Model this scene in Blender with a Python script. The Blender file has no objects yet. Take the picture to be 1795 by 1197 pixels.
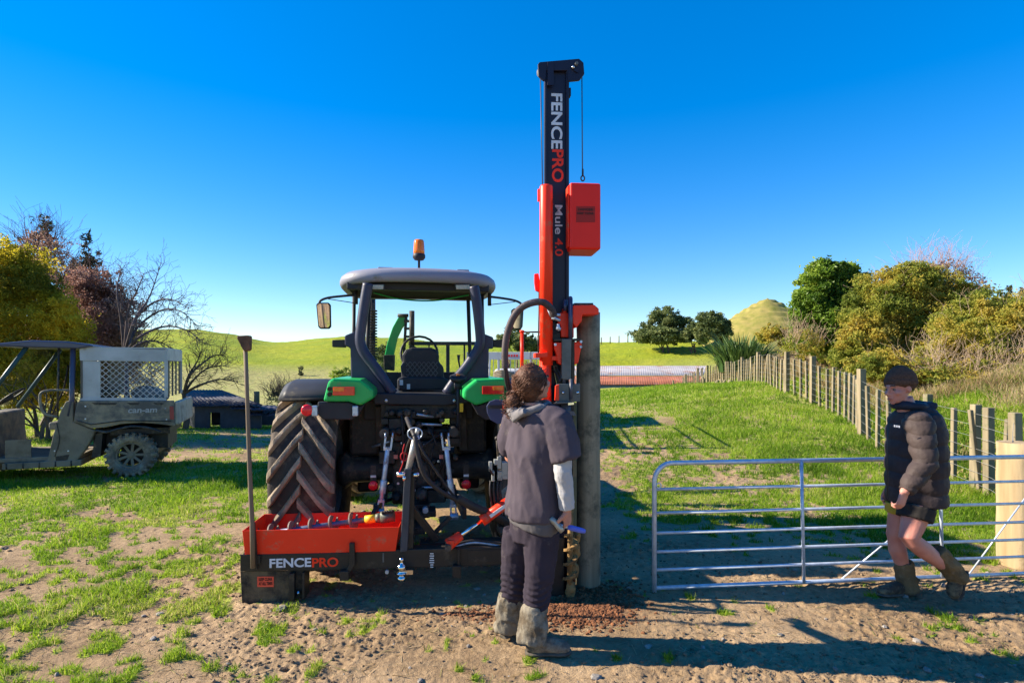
import bpy, bmesh, math, random
import numpy as np
from mathutils import Vector, Matrix, Quaternion

random.seed(7)
RNG = np.random.default_rng(11)
SC = bpy.context.scene
COL = SC.collection
R = math.radians

# ------------------------------------------------------------------ camera, sky, sun, exposure
CAM_H, F, CX, HY = 1.7, 1000.0, 897.5, 640.0
cd = bpy.data.cameras.new('camera'); cam = bpy.data.objects.new('camera', cd); COL.objects.link(cam)
cam.location = (0, 0, CAM_H); cam.rotation_euler = (R(90), 0, 0)
cd.sensor_width = 36; cd.lens = F / 1795 * 36; cd.shift_y = 41.5 / 1795
cd.clip_start = 0.05; cd.clip_end = 3000
SC.camera = cam

SUN_EL, SUN_AZ = R(29), R(-85.5)          # azimuth from +Y, clockwise
S = Vector((math.sin(SUN_AZ) * math.cos(SUN_EL), math.cos(SUN_AZ) * math.cos(SUN_EL), math.sin(SUN_EL)))
w = bpy.data.worlds.new('World'); SC.world = w; w.use_nodes = True
nt = w.node_tree; bg = nt.nodes['Background']
sky = nt.nodes.new('ShaderNodeTexSky'); sky.sky_type = 'NISHITA'; sky.sun_disc = False
sky.sun_elevation = SUN_EL; sky.sun_rotation = SUN_AZ; sky.altitude = 300
sky.air_density = 1.0; sky.dust_density = 0.0; sky.ozone_density = 4.0
hs = nt.nodes.new('ShaderNodeHueSaturation'); hs.inputs['Hue'].default_value = .512; hs.inputs['Saturation'].default_value = 1.68
gm = nt.nodes.new('ShaderNodeGamma'); gm.inputs[1].default_value = .71; nt.links.new(sky.outputs[0], gm.inputs[0]); nt.links.new(gm.outputs[0], hs.inputs['Color']); nt.links.new(hs.outputs[0], bg.inputs['Color'])
bg.inputs['Strength'].default_value = 0.135
sl = bpy.data.lights.new('sun', 'SUN'); so = bpy.data.objects.new('sun', sl); COL.objects.link(so)
sl.energy = 4.8; sl.angle = R(0.55); sl.color = (1, .89, .70)
so.rotation_euler = S.to_track_quat('Z', 'Y').to_euler(); so.location = (-8, 2, 9)
vs = SC.view_settings
SC.display_settings.display_device = 'sRGB'
vs.view_transform = 'Standard'; vs.look = 'None'; vs.gamma = 1; vs.use_curve_mapping = False
vs.exposure = 1.42
SC.render.engine = 'CYCLES'
SC.cycles.max_bounces = 6; SC.cycles.use_denoising = True
SC.cycles.transparent_max_bounces = 8

# ------------------------------------------------------------------ noise
def _h(ix, iy, iz, s):
    n = (ix * 374761393 + iy * 668265263 + iz * 2147483647 * 3 + s * 974711) & 0xffffffff
    n = ((n ^ (n >> 13)) * 1274126177) & 0xffffffff
    return ((n ^ (n >> 16)) & 0xffff) / 65535.0
def vnoise(x, y, z=0.0, s=0):
    x = np.asarray(x, float); y = np.asarray(y, float); z = np.asarray(z, float) + 0 * x
    ix, iy, iz = np.floor(x).astype(np.int64), np.floor(y).astype(np.int64), np.floor(z).astype(np.int64)
    fx, fy, fz = x - ix, y - iy, z - iz
    fx, fy, fz = fx * fx * (3 - 2 * fx), fy * fy * (3 - 2 * fy), fz * fz * (3 - 2 * fz)
    o = 0
    for a in (0, 1):
        for b in (0, 1):
            for c in ((0, 1) if np.any(fz > 0) else (0,)):
                o = o + _h(ix + a, iy + b, iz + c, s) * (fx if a else 1 - fx) * (fy if b else 1 - fy) * (fz if c else 1 - fz)
    return o
def fbm(x, y, z=0.0, s=0, oc=4):
    o, a, t = 0, 1.0, 0
    for i in range(oc):
        o = o + a * vnoise(np.asarray(x) * 2 ** i, np.asarray(y) * 2 ** i, np.asarray(z) * 2 ** i, s + i * 17); t += a; a *= .5
    return o / t
def sst(a, b, x):
    t = np.clip((np.asarray(x, float) - a) / (b - a), 0, 1); return t * t * (3 - 2 * t)

# ------------------------------------------------------------------ materials
MATS = {}
def pm(name, col, rough=.6, metal=0.0, col2=None, scale=6.0, mix=.5, bump=0.0, bscale=40.0, dirt=None, coat=0.0, spec=.28, stretch=None, detail=5, extra=None):
    """procedural Principled: two noise-mixed tones, optional dirt tone with its own patches, noise bump"""
    if name in MATS: return MATS[name]
    m = bpy.data.materials.new(name); m.use_nodes = True; t = m.node_tree; N = t.nodes; L = t.links
    b = N['Principled BSDF']; MATS[name] = m
    tc = N.new('ShaderNodeTexCoord'); mp = N.new('ShaderNodeMapping'); L.new(tc.outputs['Object'], mp.inputs[0])
    if stretch: mp.inputs['Scale'].default_value = stretch
    n1 = N.new('ShaderNodeTexNoise'); n1.inputs['Scale'].default_value = scale; n1.inputs['Detail'].default_value = detail
    L.new(mp.outputs[0], n1.inputs['Vector'])
    rp = N.new('ShaderNodeValToRGB'); L.new(n1.outputs[0], rp.inputs[0])
    c2 = col2 or tuple(c * .78 for c in col)
    rp.color_ramp.elements[0].position = .5 - .22 * mix - .08; rp.color_ramp.elements[1].position = .5 + .22 * mix + .08
    rp.color_ramp.elements[0].color = (*c2, 1); rp.color_ramp.elements[1].color = (*col, 1)
    out = rp.outputs[0]
    b.inputs['Roughness'].default_value = rough; b.inputs['Metallic'].default_value = metal
    b.inputs['Coat Weight'].default_value = coat; b.inputs['Specular IOR Level'].default_value = spec
    if dirt:
        dc, amt, ds = dirt
        n2 = N.new('ShaderNodeTexNoise'); n2.inputs['Scale'].default_value = ds; n2.inputs['Detail'].default_value = 8; n2.inputs['Roughness'].default_value = .7
        L.new(tc.outputs['Object'], n2.inputs['Vector'])
        r2 = N.new('ShaderNodeValToRGB'); L.new(n2.outputs[0], r2.inputs[0])
        p = .72 - .44 * amt
        r2.color_ramp.elements[0].position = p - .06; r2.color_ramp.elements[1].position = p + .09
        mx = N.new('ShaderNodeMix'); mx.data_type = 'RGBA'; L.new(r2.outputs[0], mx.inputs[0]); L.new(out, mx.inputs[6]); mx.inputs[7].default_value = (*dc, 1)
        out = mx.outputs[2]
        mr = N.new('ShaderNodeMapRange'); L.new(r2.outputs[0], mr.inputs[0]); mr.inputs[3].default_value = rough; mr.inputs[4].default_value = .92
        L.new(mr.outputs[0], b.inputs['Roughness'])
        if metal:
            mm = N.new('ShaderNodeMapRange'); L.new(r2.outputs[0], mm.inputs[0]); mm.inputs[3].default_value = metal; mm.inputs[4].default_value = 0
            L.new(mm.outputs[0], b.inputs['Metallic'])
    L.new(out, b.inputs['Base Color'])
    if bump:
        n3 = N.new('ShaderNodeTexNoise'); n3.inputs['Scale'].default_value = bscale; n3.inputs['Detail'].default_value = 6
        L.new(mp.outputs[0], n3.inputs['Vector'])
        bp = N.new('ShaderNodeBump'); bp.inputs['Strength'].default_value = bump; bp.inputs['Distance'].default_value = .01
        L.new(n3.outputs[0], bp.inputs['Height']); L.new(bp.outputs[0], b.inputs['Normal'])
    if extra: extra(m)
    return m
def leafmat(name, cols, trans=.35, rough=.6):
    """leaf / blade colour from a per-leaf random value"""
    m = bpy.data.materials.new(name); m.use_nodes = True; t = m.node_tree; N = t.nodes; L = t.links
    b = N['Principled BSDF']; at = N.new('ShaderNodeAttribute'); at.attribute_name = 'rnd'
    rp = N.new('ShaderNodeValToRGB'); L.new(at.outputs['Fac'], rp.inputs[0]); cr = rp.color_ramp
    while len(cr.elements) < len(cols): cr.elements.new(.5)
    for i, c in enumerate(cols): cr.elements[i].position = i / (len(cols) - 1); cr.elements[i].color = (*c, 1)
    L.new(rp.outputs[0], b.inputs['Base Color']); b.inputs['Roughness'].default_value = rough; b.inputs['Specular IOR Level'].default_value = .25
    tr = N.new('ShaderNodeBsdfTranslucent'); L.new(rp.outputs[0], tr.inputs[0])
    ms = N.new('ShaderNodeMixShader'); ms.inputs[0].default_value = trans
    L.new(b.outputs[0], ms.inputs[1]); L.new(tr.outputs[0], ms.inputs[2]); L.new(ms.outputs[0], N['Material Output'].inputs[0])
    MATS[name] = m; return m

# ------------------------------------------------------------------ objects
def tag(o, label=None, cat=None, group=None, kind=None):
    if label: o['label'] = label
    if cat: o['category'] = cat
    if group: o['group'] = group
    if kind: o['kind'] = kind
    return o
def empty(name, loc=(0, 0, 0), rz=0.0):
    o = bpy.data.objects.new(name, None); COL.objects.link(o); o.location = loc; o.rotation_euler = (0, 0, rz); o.empty_display_size = .2
    return o
def link(name, me, parent=None, mats=None):
    o = bpy.data.objects.new(name, me); COL.objects.link(o)
    if parent: o.parent = parent
    if mats:
        for m in (mats if isinstance(mats, (list, tuple)) else [mats]): me.materials.append(m)
    return o
def copy_tree(o, parent=None):
    c = o.copy(); COL.objects.link(c); c.parent = parent
    for ch in list(o.children): copy_tree(ch, c)
    return c

class MB:
    def __init__(s): s.v = []; s.f = []; s.sm = []; s.mi = []; s.cur = 0
    def add(s, vs, fs, smooth=False):
        b = len(s.v); s.v += [tuple(v) for v in vs]
        for f in fs: s.f.append([b + i for i in f]); s.sm.append(smooth); s.mi.append(s.cur)
        return s
    def box(s, c, d, rz=0.0, rot=None):
        m = rot or Matrix.Rotation(rz, 3, 'Z'); c = Vector(c)
        p = [c + m @ Vector((d[0] * a / 2, d[1] * b / 2, d[2] * e / 2)) for a in (-1, 1) for b in (-1, 1) for e in (-1, 1)]
        return s.add(p, [(0, 1, 3, 2), (4, 6, 7, 5), (0, 4, 5, 1), (2, 3, 7, 6), (0, 2, 6, 4), (1, 5, 7, 3)])
    def bx(s, x0, x1, y0, y1, z0, z1): return s.box(((x0 + x1) / 2, (y0 + y1) / 2, (z0 + z1) / 2), (abs(x1 - x0), abs(y1 - y0), abs(z1 - z0)))
    def bar(s, p0, p1, wd, ht, up=(0, 0, 1)):
        p0, p1 = Vector(p0), Vector(p1); d = (p1 - p0); L = d.length; d.normalize(); up = Vector(up)
        if abs(d.dot(up)) > .95: up = Vector((0, 1, 0))
        x = d.cross(up).normalized(); z = x.cross(d)
        m = Matrix((x, d, z)).transposed()
        return s.box((p0 + p1) / 2, (wd, L, ht), rot=m)
    def tube(s, pts, r, n=10, cap=True, side=None, flat=1.0, smooth=True):
        """r: radius or list; side: fixed side axis, flat: ratio of second radius (or list)"""
        P = [Vector(p) for p in pts]; k = len(P)
        rr = r if isinstance(r, (list, tuple)) else [r] * k
        fl = flat if isinstance(flat, (list, tuple)) else [flat] * k
        vs = []; prev = None
        for i in range(k):
            t = (P[min(i + 1, k - 1)] - P[max(i - 1, 0)]).normalized()
            if side is not None:
                a = Vector(side); a = (a - t * a.dot(t)).normalized()
            elif prev is None:
                a = t.orthogonal().normalized()
            else:
                a = (prev - t * prev.dot(t)).normalized()
            prev = a; b = t.cross(a)
            for j in range(n):
                th = 2 * math.pi * j / n
                vs.append(P[i] + a * (rr[i] * math.cos(th)) + b * (rr[i] * fl[i] * math.sin(th)))
        fs = [(i * n + j, i * n + (j + 1) % n, (i + 1) * n + (j + 1) % n, (i + 1) * n + j) for i in range(k - 1) for j in range(n)]
        b0 = len(s.v); s.add(vs, fs, smooth)
        if cap:
            s.f.append([b0 + j for j in range(n)][::-1]); s.sm.append(False); s.mi.append(s.cur)
            s.f.append([b0 + (k - 1) * n + j for j in range(n)]); s.sm.append(False); s.mi.append(s.cur)
        return s
    def lathe(s, prof, c=(0, 0, 0), axis='Z', n=24, smooth=True, closed=False):
        """prof: list of (radius, height along axis)"""
        c = Vector(c); vs = []
        if isinstance(axis, str): ax = {'X': Vector((1, 0, 0)), 'Y': Vector((0, 1, 0)), 'Z': Vector((0, 0, 1))}[axis]
        else: ax = Vector(axis).normalized()
        a = ax.orthogonal().normalized(); b = ax.cross(a); k = len(prof)
        for (r, h) in prof:
            for j in range(n):
                th = 2 * math.pi * j / n; vs.append(c + ax * h + a * (r * math.cos(th)) + b * (r * math.sin(th)))
        fs = [(i * n + j, i * n + (j + 1) % n, ((i + 1) % k) * n + (j + 1) % n, ((i + 1) % k) * n + j) for i in range(k if closed else k - 1) for j in range(n)]
        b0 = len(s.v); s.add(vs, fs, smooth)
        if not closed:
            if prof[0][0] > 1e-4: s.f.append([b0 + j for j in range(n)][::-1]); s.sm.append(False); s.mi.append(s.cur)
            if prof[-1][0] > 1e-4: s.f.append([b0 + (k - 1) * n + j for j in range(n)]); s.sm.append(False); s.mi.append(s.cur)
        return s
    def ell(s, c, r, n=14, m=10, rot=None):
        c = Vector(c); r = (r, r, r) if not hasattr(r, '__len__') else r; rot = rot or Matrix.Identity(3)
        vs = [c + rot @ Vector((0, 0, -r[2]))]
        for i in range(1, m):
            ph = math.pi * i / m - math.pi / 2
            for j in range(n):
                th = 2 * math.pi * j / n
                vs.append(c + rot @ Vector((r[0] * math.cos(ph) * math.cos(th), r[1] * math.cos(ph) * math.sin(th), r[2] * math.sin(ph))))
        vs.append(c + rot @ Vector((0, 0, r[2]))); e = len(vs) - 1
        fs = [(0, 1 + (j + 1) % n, 1 + j) for j in range(n)] + [(e, 1 + (m - 2) * n + j, 1 + (m - 2) * n + (j + 1) % n) for j in range(n)]
        fs += [(1 + i * n + j, 1 + i * n + (j + 1) % n, 1 + (i + 1) * n + (j + 1) % n, 1 + (i + 1) * n + j) for i in range(m - 2) for j in range(n)]
        return s.add(vs, fs, True)
    def prism(s, poly, depth):
        """poly: 3-D points of a flat outline; depth: extrusion vector"""
        P = [Vector(p) for p in poly]; d = Vector(depth); n = len(P)
        nrm = Vector((0, 0, 0))
        for i in range(n): nrm += P[i].cross(P[(i + 1) % n])
        if nrm.dot(d) > 0: P = P[::-1]
        vs = P + [p + d for p in P]
        return s.add(vs, [tuple(range(n)), tuple(range(2 * n - 1, n - 1, -1))] + [((i + 1) % n, i, n + i, n + (i + 1) % n) for i in range(n)])
    def mesh(s, name='m'):
        me = bpy.data.meshes.new(name); me.from_pydata(s.v, [], s.f)
        me.polygons.foreach_set('use_smooth', s.sm); me.polygons.foreach_set('material_index', s.mi); me.update()
        return me
    def build(s, name, mat, parent=None, bevel=0.0, seg=2, fixn=True):
        me = s.mesh(name)
        if fixn:
            bm = bmesh.new(); bm.from_mesh(me); bmesh.ops.recalc_face_normals(bm, faces=bm.faces); bm.to_mesh(me); bm.free()
        o = link(name, me, parent, mat)
        if bevel:
            b = o.modifiers.new('bevel', 'BEVEL'); b.width = bevel; b.segments = seg; b.limit_method = 'ANGLE'; b.angle_limit = R(40)
        return o

def bez(pts, n=8):
    """Catmull-Rom through points"""
    P = [Vector(p) for p in pts]; P = [2 * P[0] - P[1]] + P + [2 * P[-1] - P[-2]]; out = []
    for i in range(1, len(P) - 2):
        for k in range(n):
            t = k / n; a, b, c, d = P[i - 1], P[i], P[i + 1], P[i + 2]
            out.append(.5 * ((2 * b) + (c - a) * t + (2 * a - 5 * b + 4 * c - d) * t * t + (-a + 3 * b - 3 * c + d) * t ** 3))
    out.append(P[-2]); return out

class Frame:
    """a thing's own frame on the ground; L(px, py, y) gives the local point at local depth y seen near that photo position"""
    def __init__(s, px, Y, yaw=0.0, z=0.0):
        s.ox, s.oy, s.oz, s.yaw = (px - CX) / F * Y, Y, z, yaw; s.c, s.s = math.cos(yaw), math.sin(yaw)
    def loc(s): return (s.ox, s.oy, s.oz)
    def L(s, px, py, y=0.0):
        u = (px - CX) / F
        x = (u * (s.oy + y * s.c) - s.ox + y * s.s) / (s.c - u * s.s)
        return Vector((x, y, CAM_H - (py - HY) / F * (s.oy + x * s.s + y * s.c) - s.oz))
    def poly(s, pts, y): 
        P = [s.L(a, b, y) for a, b in pts]; return P
    def sc(s, px=None, y=0.0):   # metres per photo pixel
        return (s.oy + y * s.c) / F
def W(px, py, Y): return Vector(((px - CX) / F * Y, Y, CAM_H - (py - HY) / F * Y))

def text_part(name, txt, mat, parent, org, xdir, zdir, width=None, height=None, bold=.02, depth=.002):
    """lettering mesh: org = lower-left corner, laid along xdir, upright along zdir"""
    cu = bpy.data.curves.new('t', 'FONT'); cu.body = txt; cu.size = 1; cu.offset = bold; cu.extrude = .001
    o = bpy.data.objects.new('t', cu); COL.objects.link(o); bpy.context.view_layer.update()
    me = bpy.data.meshes.new_from_object(o.evaluated_get(bpy.context.evaluated_depsgraph_get()))
    bpy.data.objects.remove(o); bpy.data.curves.remove(cu)
    n = len(me.vertices); a = np.empty(n * 3); me.vertices.foreach_get('co', a); a = a.reshape(-1, 3)
    lo, hi = a.min(0), a.max(0)
    sx = (width / (hi[0] - lo[0])) if width else None; sy = (height / (hi[1] - lo[1])) if height else None
    sx = sx or sy; sy = sy or sx
    X, Z = Vector(xdir).normalized(), Vector(zdir).normalized(); Nn = X.cross(Z)
    p = np.array(org)[None] + (a[:, :1] - lo[0]) * sx * np.array(X)[None] + (a[:, 1:2] - lo[1]) * sy * np.array(Z)[None] + (a[:, 2:3] / .001 * .5 + .5) * depth * np.array(Nn)[None]
    me.vertices.foreach_set('co', p.ravel()); me.update()
    return link(name, me, parent, mat)

def bake(mb, voxel, smooth=2, fn=None):
    """union of overlapping closed pieces into ONE continuous surface"""
    me = mb.mesh('tmp'); o = bpy.data.objects.new('tmp', me); COL.objects.link(o)
    m = o.modifiers.new('r', 'REMESH'); m.mode = 'VOXEL'; m.voxel_size = voxel
    if smooth:
        q = o.modifiers.new('s', 'SMOOTH'); q.iterations = smooth; q.factor = .5
    bpy.context.view_layer.update()
    r = bpy.data.meshes.new_from_object(o.evaluated_get(bpy.context.evaluated_depsgraph_get()))
    bpy.data.objects.remove(o); bpy.data.meshes.remove(me)
    if fn:
        n = len(r.vertices); co = np.empty(n * 3); r.vertices.foreach_get('co', co); co = co.reshape(-1, 3)
        nn = np.empty(n * 3); r.vertices.foreach_get('normal', nn); nn = nn.reshape(-1, 3)
        co = co + nn * fn(co, nn)[:, None]; r.vertices.foreach_set('co', co.ravel()); r.update()
    r.polygons.foreach_set('use_smooth', [True] * len(r.polygons)); return r

def np_mesh(name, V, Fq, rnd=None, smooth=False):
    me = bpy.data.meshes.new(name); V = np.asarray(V, np.float32); Fq = np.asarray(Fq, np.int32); k = Fq.shape[1]
    me.vertices.add(len(V)); me.vertices.foreach_set('co', V.ravel())
    me.loops.add(Fq.size); me.loops.foreach_set('vertex_index', Fq.ravel())
    me.polygons.add(len(Fq)); me.polygons.foreach_set('loop_start', np.arange(0, Fq.size, k, dtype=np.int32))
    me.polygons.foreach_set('loop_total', np.full(len(Fq), k, np.int32))
    me.polygons.foreach_set('use_smooth', np.full(len(Fq), smooth))
    me.update(calc_edges=True)
    if rnd is not None:
        a = me.attributes.new('rnd', 'FLOAT', 'POINT'); a.data.foreach_set('value', np.asarray(rnd, np.float32))
    return me

def leaf_mesh(name, pts, size, aspect=.5, rnd=None, up=0.0, out=None):
    """one small diamond leaf per point"""
    n = len(pts); g = RNG
    a = g.normal(size=(n, 3)); a[:, 2] += up
    if out is not None: a += out
    a /= np.linalg.norm(a, axis=1)[:, None]
    b = g.normal(size=(n, 3)); b -= (b * a).sum(1)[:, None] * a; b /= np.linalg.norm(b, axis=1)[:, None]
    s = (np.asarray(size) * (.6 + .8 * g.random(n)))[:, None]
    c = np.cross(a, b) * s * .12
    V = np.stack([pts - a * s * .5, pts + b * s * aspect * .5 + c, pts + a * s * .5, pts - b * s * aspect * .5 + c], 1).reshape(-1, 3)
    Fq = np.arange(4 * n).reshape(n, 4)
    if rnd is None: rnd = g.random(n)
    return np_mesh(name, V, Fq, np.repeat(np.clip(rnd, 0, 1), 4))
def blade_mesh(name, pts, h, wd, lean=.5, rnd=None, leandir=None, seg=2):
    """grass blades: bent tapered strips"""
    n = len(pts); g = RNG; th = g.random(n) * 2 * np.pi; h = np.asarray(h) * np.ones(n); wd = np.asarray(wd) * np.ones(n)
    l = g.normal(size=(n, 2)) * lean
    if leandir is not None: l += np.asarray(leandir)[None]
    sx, sy = np.cos(th), np.sin(th); rows = []
    for k in range(seg + 1):
        t = k / seg; wk = wd * (1 - t ** 1.5) * .5
        off = np.stack([l[:, 0] * h * t * t, l[:, 1] * h * t * t, h * (t - .25 * t * t * np.minimum(1, np.hypot(l[:, 0], l[:, 1])))], 1)
        c = pts + off; e = np.stack([sx * wk, sy * wk, 0 * wk], 1)
        if k < seg: rows += [c - e, c + e]
        else: rows += [c]
    m = len(rows); V = np.stack(rows, 1).reshape(-1, 3); base = np.arange(n)[:, None] * m; T = []
    for k in range(seg - 1): T += [base + [2 * k, 2 * k + 1, 2 * k + 3], base + [2 * k, 2 * k + 3, 2 * k + 2]]
    k = seg - 1; T += [base + [2 * k, 2 * k + 1, 2 * k + 2]]
    if rnd is None: rnd = g.random(n)
    return np_mesh(name, V, np.concatenate(T), np.repeat(np.clip(rnd, 0, 1), m))
# ================================================================== THE GROUND
def fenceX(y): return np.interp(y, [0, 4.75, 6.5, 7.5, 9.9, 11, 12.6, 14.3, 17.5, 22, 26, 31, 35, 38, 60], [4.25, 4.25, 5.75, 6.27, 6.4, 6.75, 7.4, 7.9, 8.4, 9.5, 10.5, 11.5, 12, 12.4, 15])
CRP = [-1500, 100, 200, 300, 345, 380, 420, 455, 500, 560, 600, 700, 760, 800, 900, 1050, 1120, 1250, 1400, 1800, 3500]
CRY = [575, 580, 582, 579, 578, 585, 590, 600, 600, 594, 591, 593, 600, 601, 600, 600, 598, 598, 596, 590, 585]
_cx = np.linspace(-1500, 3500, 2501); _cy = np.interp(_cx, CRP, CRY); _k = np.hanning(41); _k /= _k.sum(); _cy = np.convolve(np.pad(_cy, 20, 'edge'), _k, 'valid')
_cd = np.convolve(np.pad(np.interp(_cx, [300, 900, 1250], [135, 115, 88]), 100, 'edge'), np.hanning(201) / np.hanning(201).sum(), 'valid')
def H(x, y, fine=True):
    x = np.asarray(x, float); y = np.asarray(y, float)
    pr = np.interp(y, [0, 6, 7.5, 9.9, 11, 14.3, 17, 20, 22, 26, 31, 38, 45, 60], [0, 0, -.03, .22, .38, .58, .85, 1.0, 1.02, .9, .76, .37, -.5, -1.4])
    pl = np.interp(y, [0, 15, 22, 40, 60, 80], [0, 0, -.6, -.35, .2, 1.0])
    fx = fenceX(y); w_ = np.clip((x + 2) / (fx + 2), 0, 1); w_ = w_ ** .62 * sst(-2, .5, x)
    z = pl * (1 - w_) + pr * w_
    d = np.maximum(0, x - fx - .1)
    z = z + 3.4 * (1 - np.exp(-d / 8.5)) * sst(4.6, 8, y) * (1 - sst(50, 75, y))
    px = CX + F * x / np.maximum(y, 1)
    Yc = np.interp(px, _cx, _cd)
    Zc = CAM_H + (HY - np.interp(px, _cx, _cy)) / F * Yc
    t = sst(0, 1, (y - 52) / (Yc - 52))
    z = z * (1 - t) + Zc * t
    z = z - np.maximum(0, y - Yc) * .11 * sst(0, 30, y - Yc)
    z = z + (fbm(x * .12, y * .12, s=3, oc=3) - .5) * .5 * sst(25, 60, y) + (fbm(x * .5, y * .5, s=5, oc=3) - .5) * .16 * sst(6, 14, y)
    # sheep tracks across the hills
    z = z + (.07 + .05 * sst(950, 1050, px)) * np.sin(z * 7 + 7 * fbm(x * .05, y * .05, s=9)) * sst(60, 75, y)
    if fine:
        m = mud_f(x, y) * (1 - sst(16, 24, y))
        z = z + m
    return z
def grass_amt(x, y):
    """share of grass cover 0..1"""
    n1 = fbm(x * .9, y * .9, s=21, oc=3)
    n2 = fbm(x * 3.3, y * 3.3, s=22, oc=3)
    gl = sst(-.6, -3.4, x) * .50 * (.5 + 1.0 * fbm(x * .6, y * .6, s=26, oc=2)) + sst(5.2, 8, y) * .40 * sst(-1.2, -3, x)
    gl = gl * (1 - .75 * sst(9.8, 10.8, y) * (1 - sst(15.5, 17, y)) * sst(-8.4, -6.5, x))
    rx = sst(.7, 1.9, x + (n1 - .5) * 1.4); ry = sst(5.0, 6.6, y + (n1 - .5) * 1.6 + sst(1.5, 4.0, x) * .75)
    gr = rx * ry * (.20 + .98 * fbm(x * .5, y * .5, s=24, oc=3))
    far = sst(17, 22, y)
    g = np.maximum(np.maximum(gl, gr), far)
    g = g + sst(3.2, 4.6, x) * sst(4.3, 5.2, y) * .5
    g = g + np.where(x > 0, .012, .035) + (n2 - .5) * .22 * (1 - far)
    return np.clip(g, 0, 1)
def _cl(x, y): return .30 * fbm(x * 2.2, y * 2.2, s=31, oc=2) + .70 * fbm(x * 10, y * 10, s=33, oc=2)
_q = np.quantile(_cl(RNG.random(40000) * 30, RNG.random(40000) * 30), np.linspace(0, 1, 101))
def clump(x, y):
    g = grass_amt(x, y); th = np.interp(1 - np.clip(g * .92, 0, .97), np.linspace(0, 1, 101), _q)
    return sst(th - .012, th + .045, _cl(x, y))
def mud_f(x, y):
    n = fbm(x * 6, y * 6, s=41, oc=4); rid = 1 - np.abs(2 * fbm(x * 15, y * 12, s=44, oc=3) - 1)
    hoof = fbm(x * 27, y * 27, s=47, oc=3)
    rough = .35 + .9 * sst(.42, .62, fbm(x * .8, y * .8, s=48, oc=2))
    yy = y + .10 * x + .25 * (fbm(x * .5, y * .5, s=52, oc=2) - .5); rut = 0
    for c_ in (2.55, 3.25, 3.02): rut = rut - .016 * np.exp(-((yy - c_) / .07) ** 2) * sst(.38, .55, fbm(x * .7, y * 2, s=53, oc=2))
    return ((n - .5) * .030 + (rid - .7) * .013 + (hoof - .5) * .022) * rough + rut

ys = np.concatenate([np.linspace(-3, 1.9, 12), np.linspace(2.1, 3.0, 26), 1 / np.linspace(1 / 3.02, 1 / 20, 420), 20 * (420 / 20) ** (np.arange(1, 211) / 210)])
us = np.sign(np.linspace(-1, 1, 980)) * (np.abs(np.linspace(-1, 1, 980)) ** 1.12) * 1.35
Yg = np.repeat(ys[:, None], len(us), 1); Xg = us[None] * (np.maximum(Yg, 2.0) + 1.0 * sst(2.5, 1, Yg))
Zg = H(Xg, Yg)
nr, nc = Yg.shape; idx = np.arange(nr * nc).reshape(nr, nc)
Q = np.stack([idx[:-1, :-1], idx[:-1, 1:], idx[1:, 1:], idx[1:, :-1]], -1).reshape(-1, 4)
me = np_mesh('ground', np.stack([Xg, Yg, Zg], -1).reshape(-1, 3), Q, smooth=True)
def pattr(me, nm, v): me.attributes.new(nm, 'FLOAT', 'POINT').data.foreach_set('value', np.asarray(v, np.float32).ravel())
cl = np.maximum(clump(Xg, Yg) * .85, sst(10, 22, Yg) * grass_amt(Xg, Yg))
pattr(me, 'grass', cl)
red = np.exp(-(((Xg - .44) / .32) ** 2 + ((Yg - 3.93) / .17) ** 2)) + .9 * np.exp(-(((Xg - .62) / .25) ** 2 + ((Yg - 4.2) / .2) ** 2)) + .42 * np.exp(-(((Xg + .15) / .30) ** 2 + ((Yg - 3.87) / .1) ** 2))
pattr(me, 'red', np.clip(red * 1.5 * (.4 + fbm(Xg * 9, Yg * 9, s=60)), 0, 1))
dry = sst(.2, 1.5, Xg - fenceX(Yg)) * sst(5, 9, Yg) * (1 - sst(60, 80, Yg))
pxg = CX + F * Xg / np.maximum(Yg, 1)
dry = np.maximum(dry * sst(8, 14, Yg), sst(19, 26, Yg) * (1 - sst(62, 74, Yg)) * sst(720, 560, pxg))
pattr(me, 'dry', dry); pattr(me, 'far', sst(18, 60, Yg))

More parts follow.
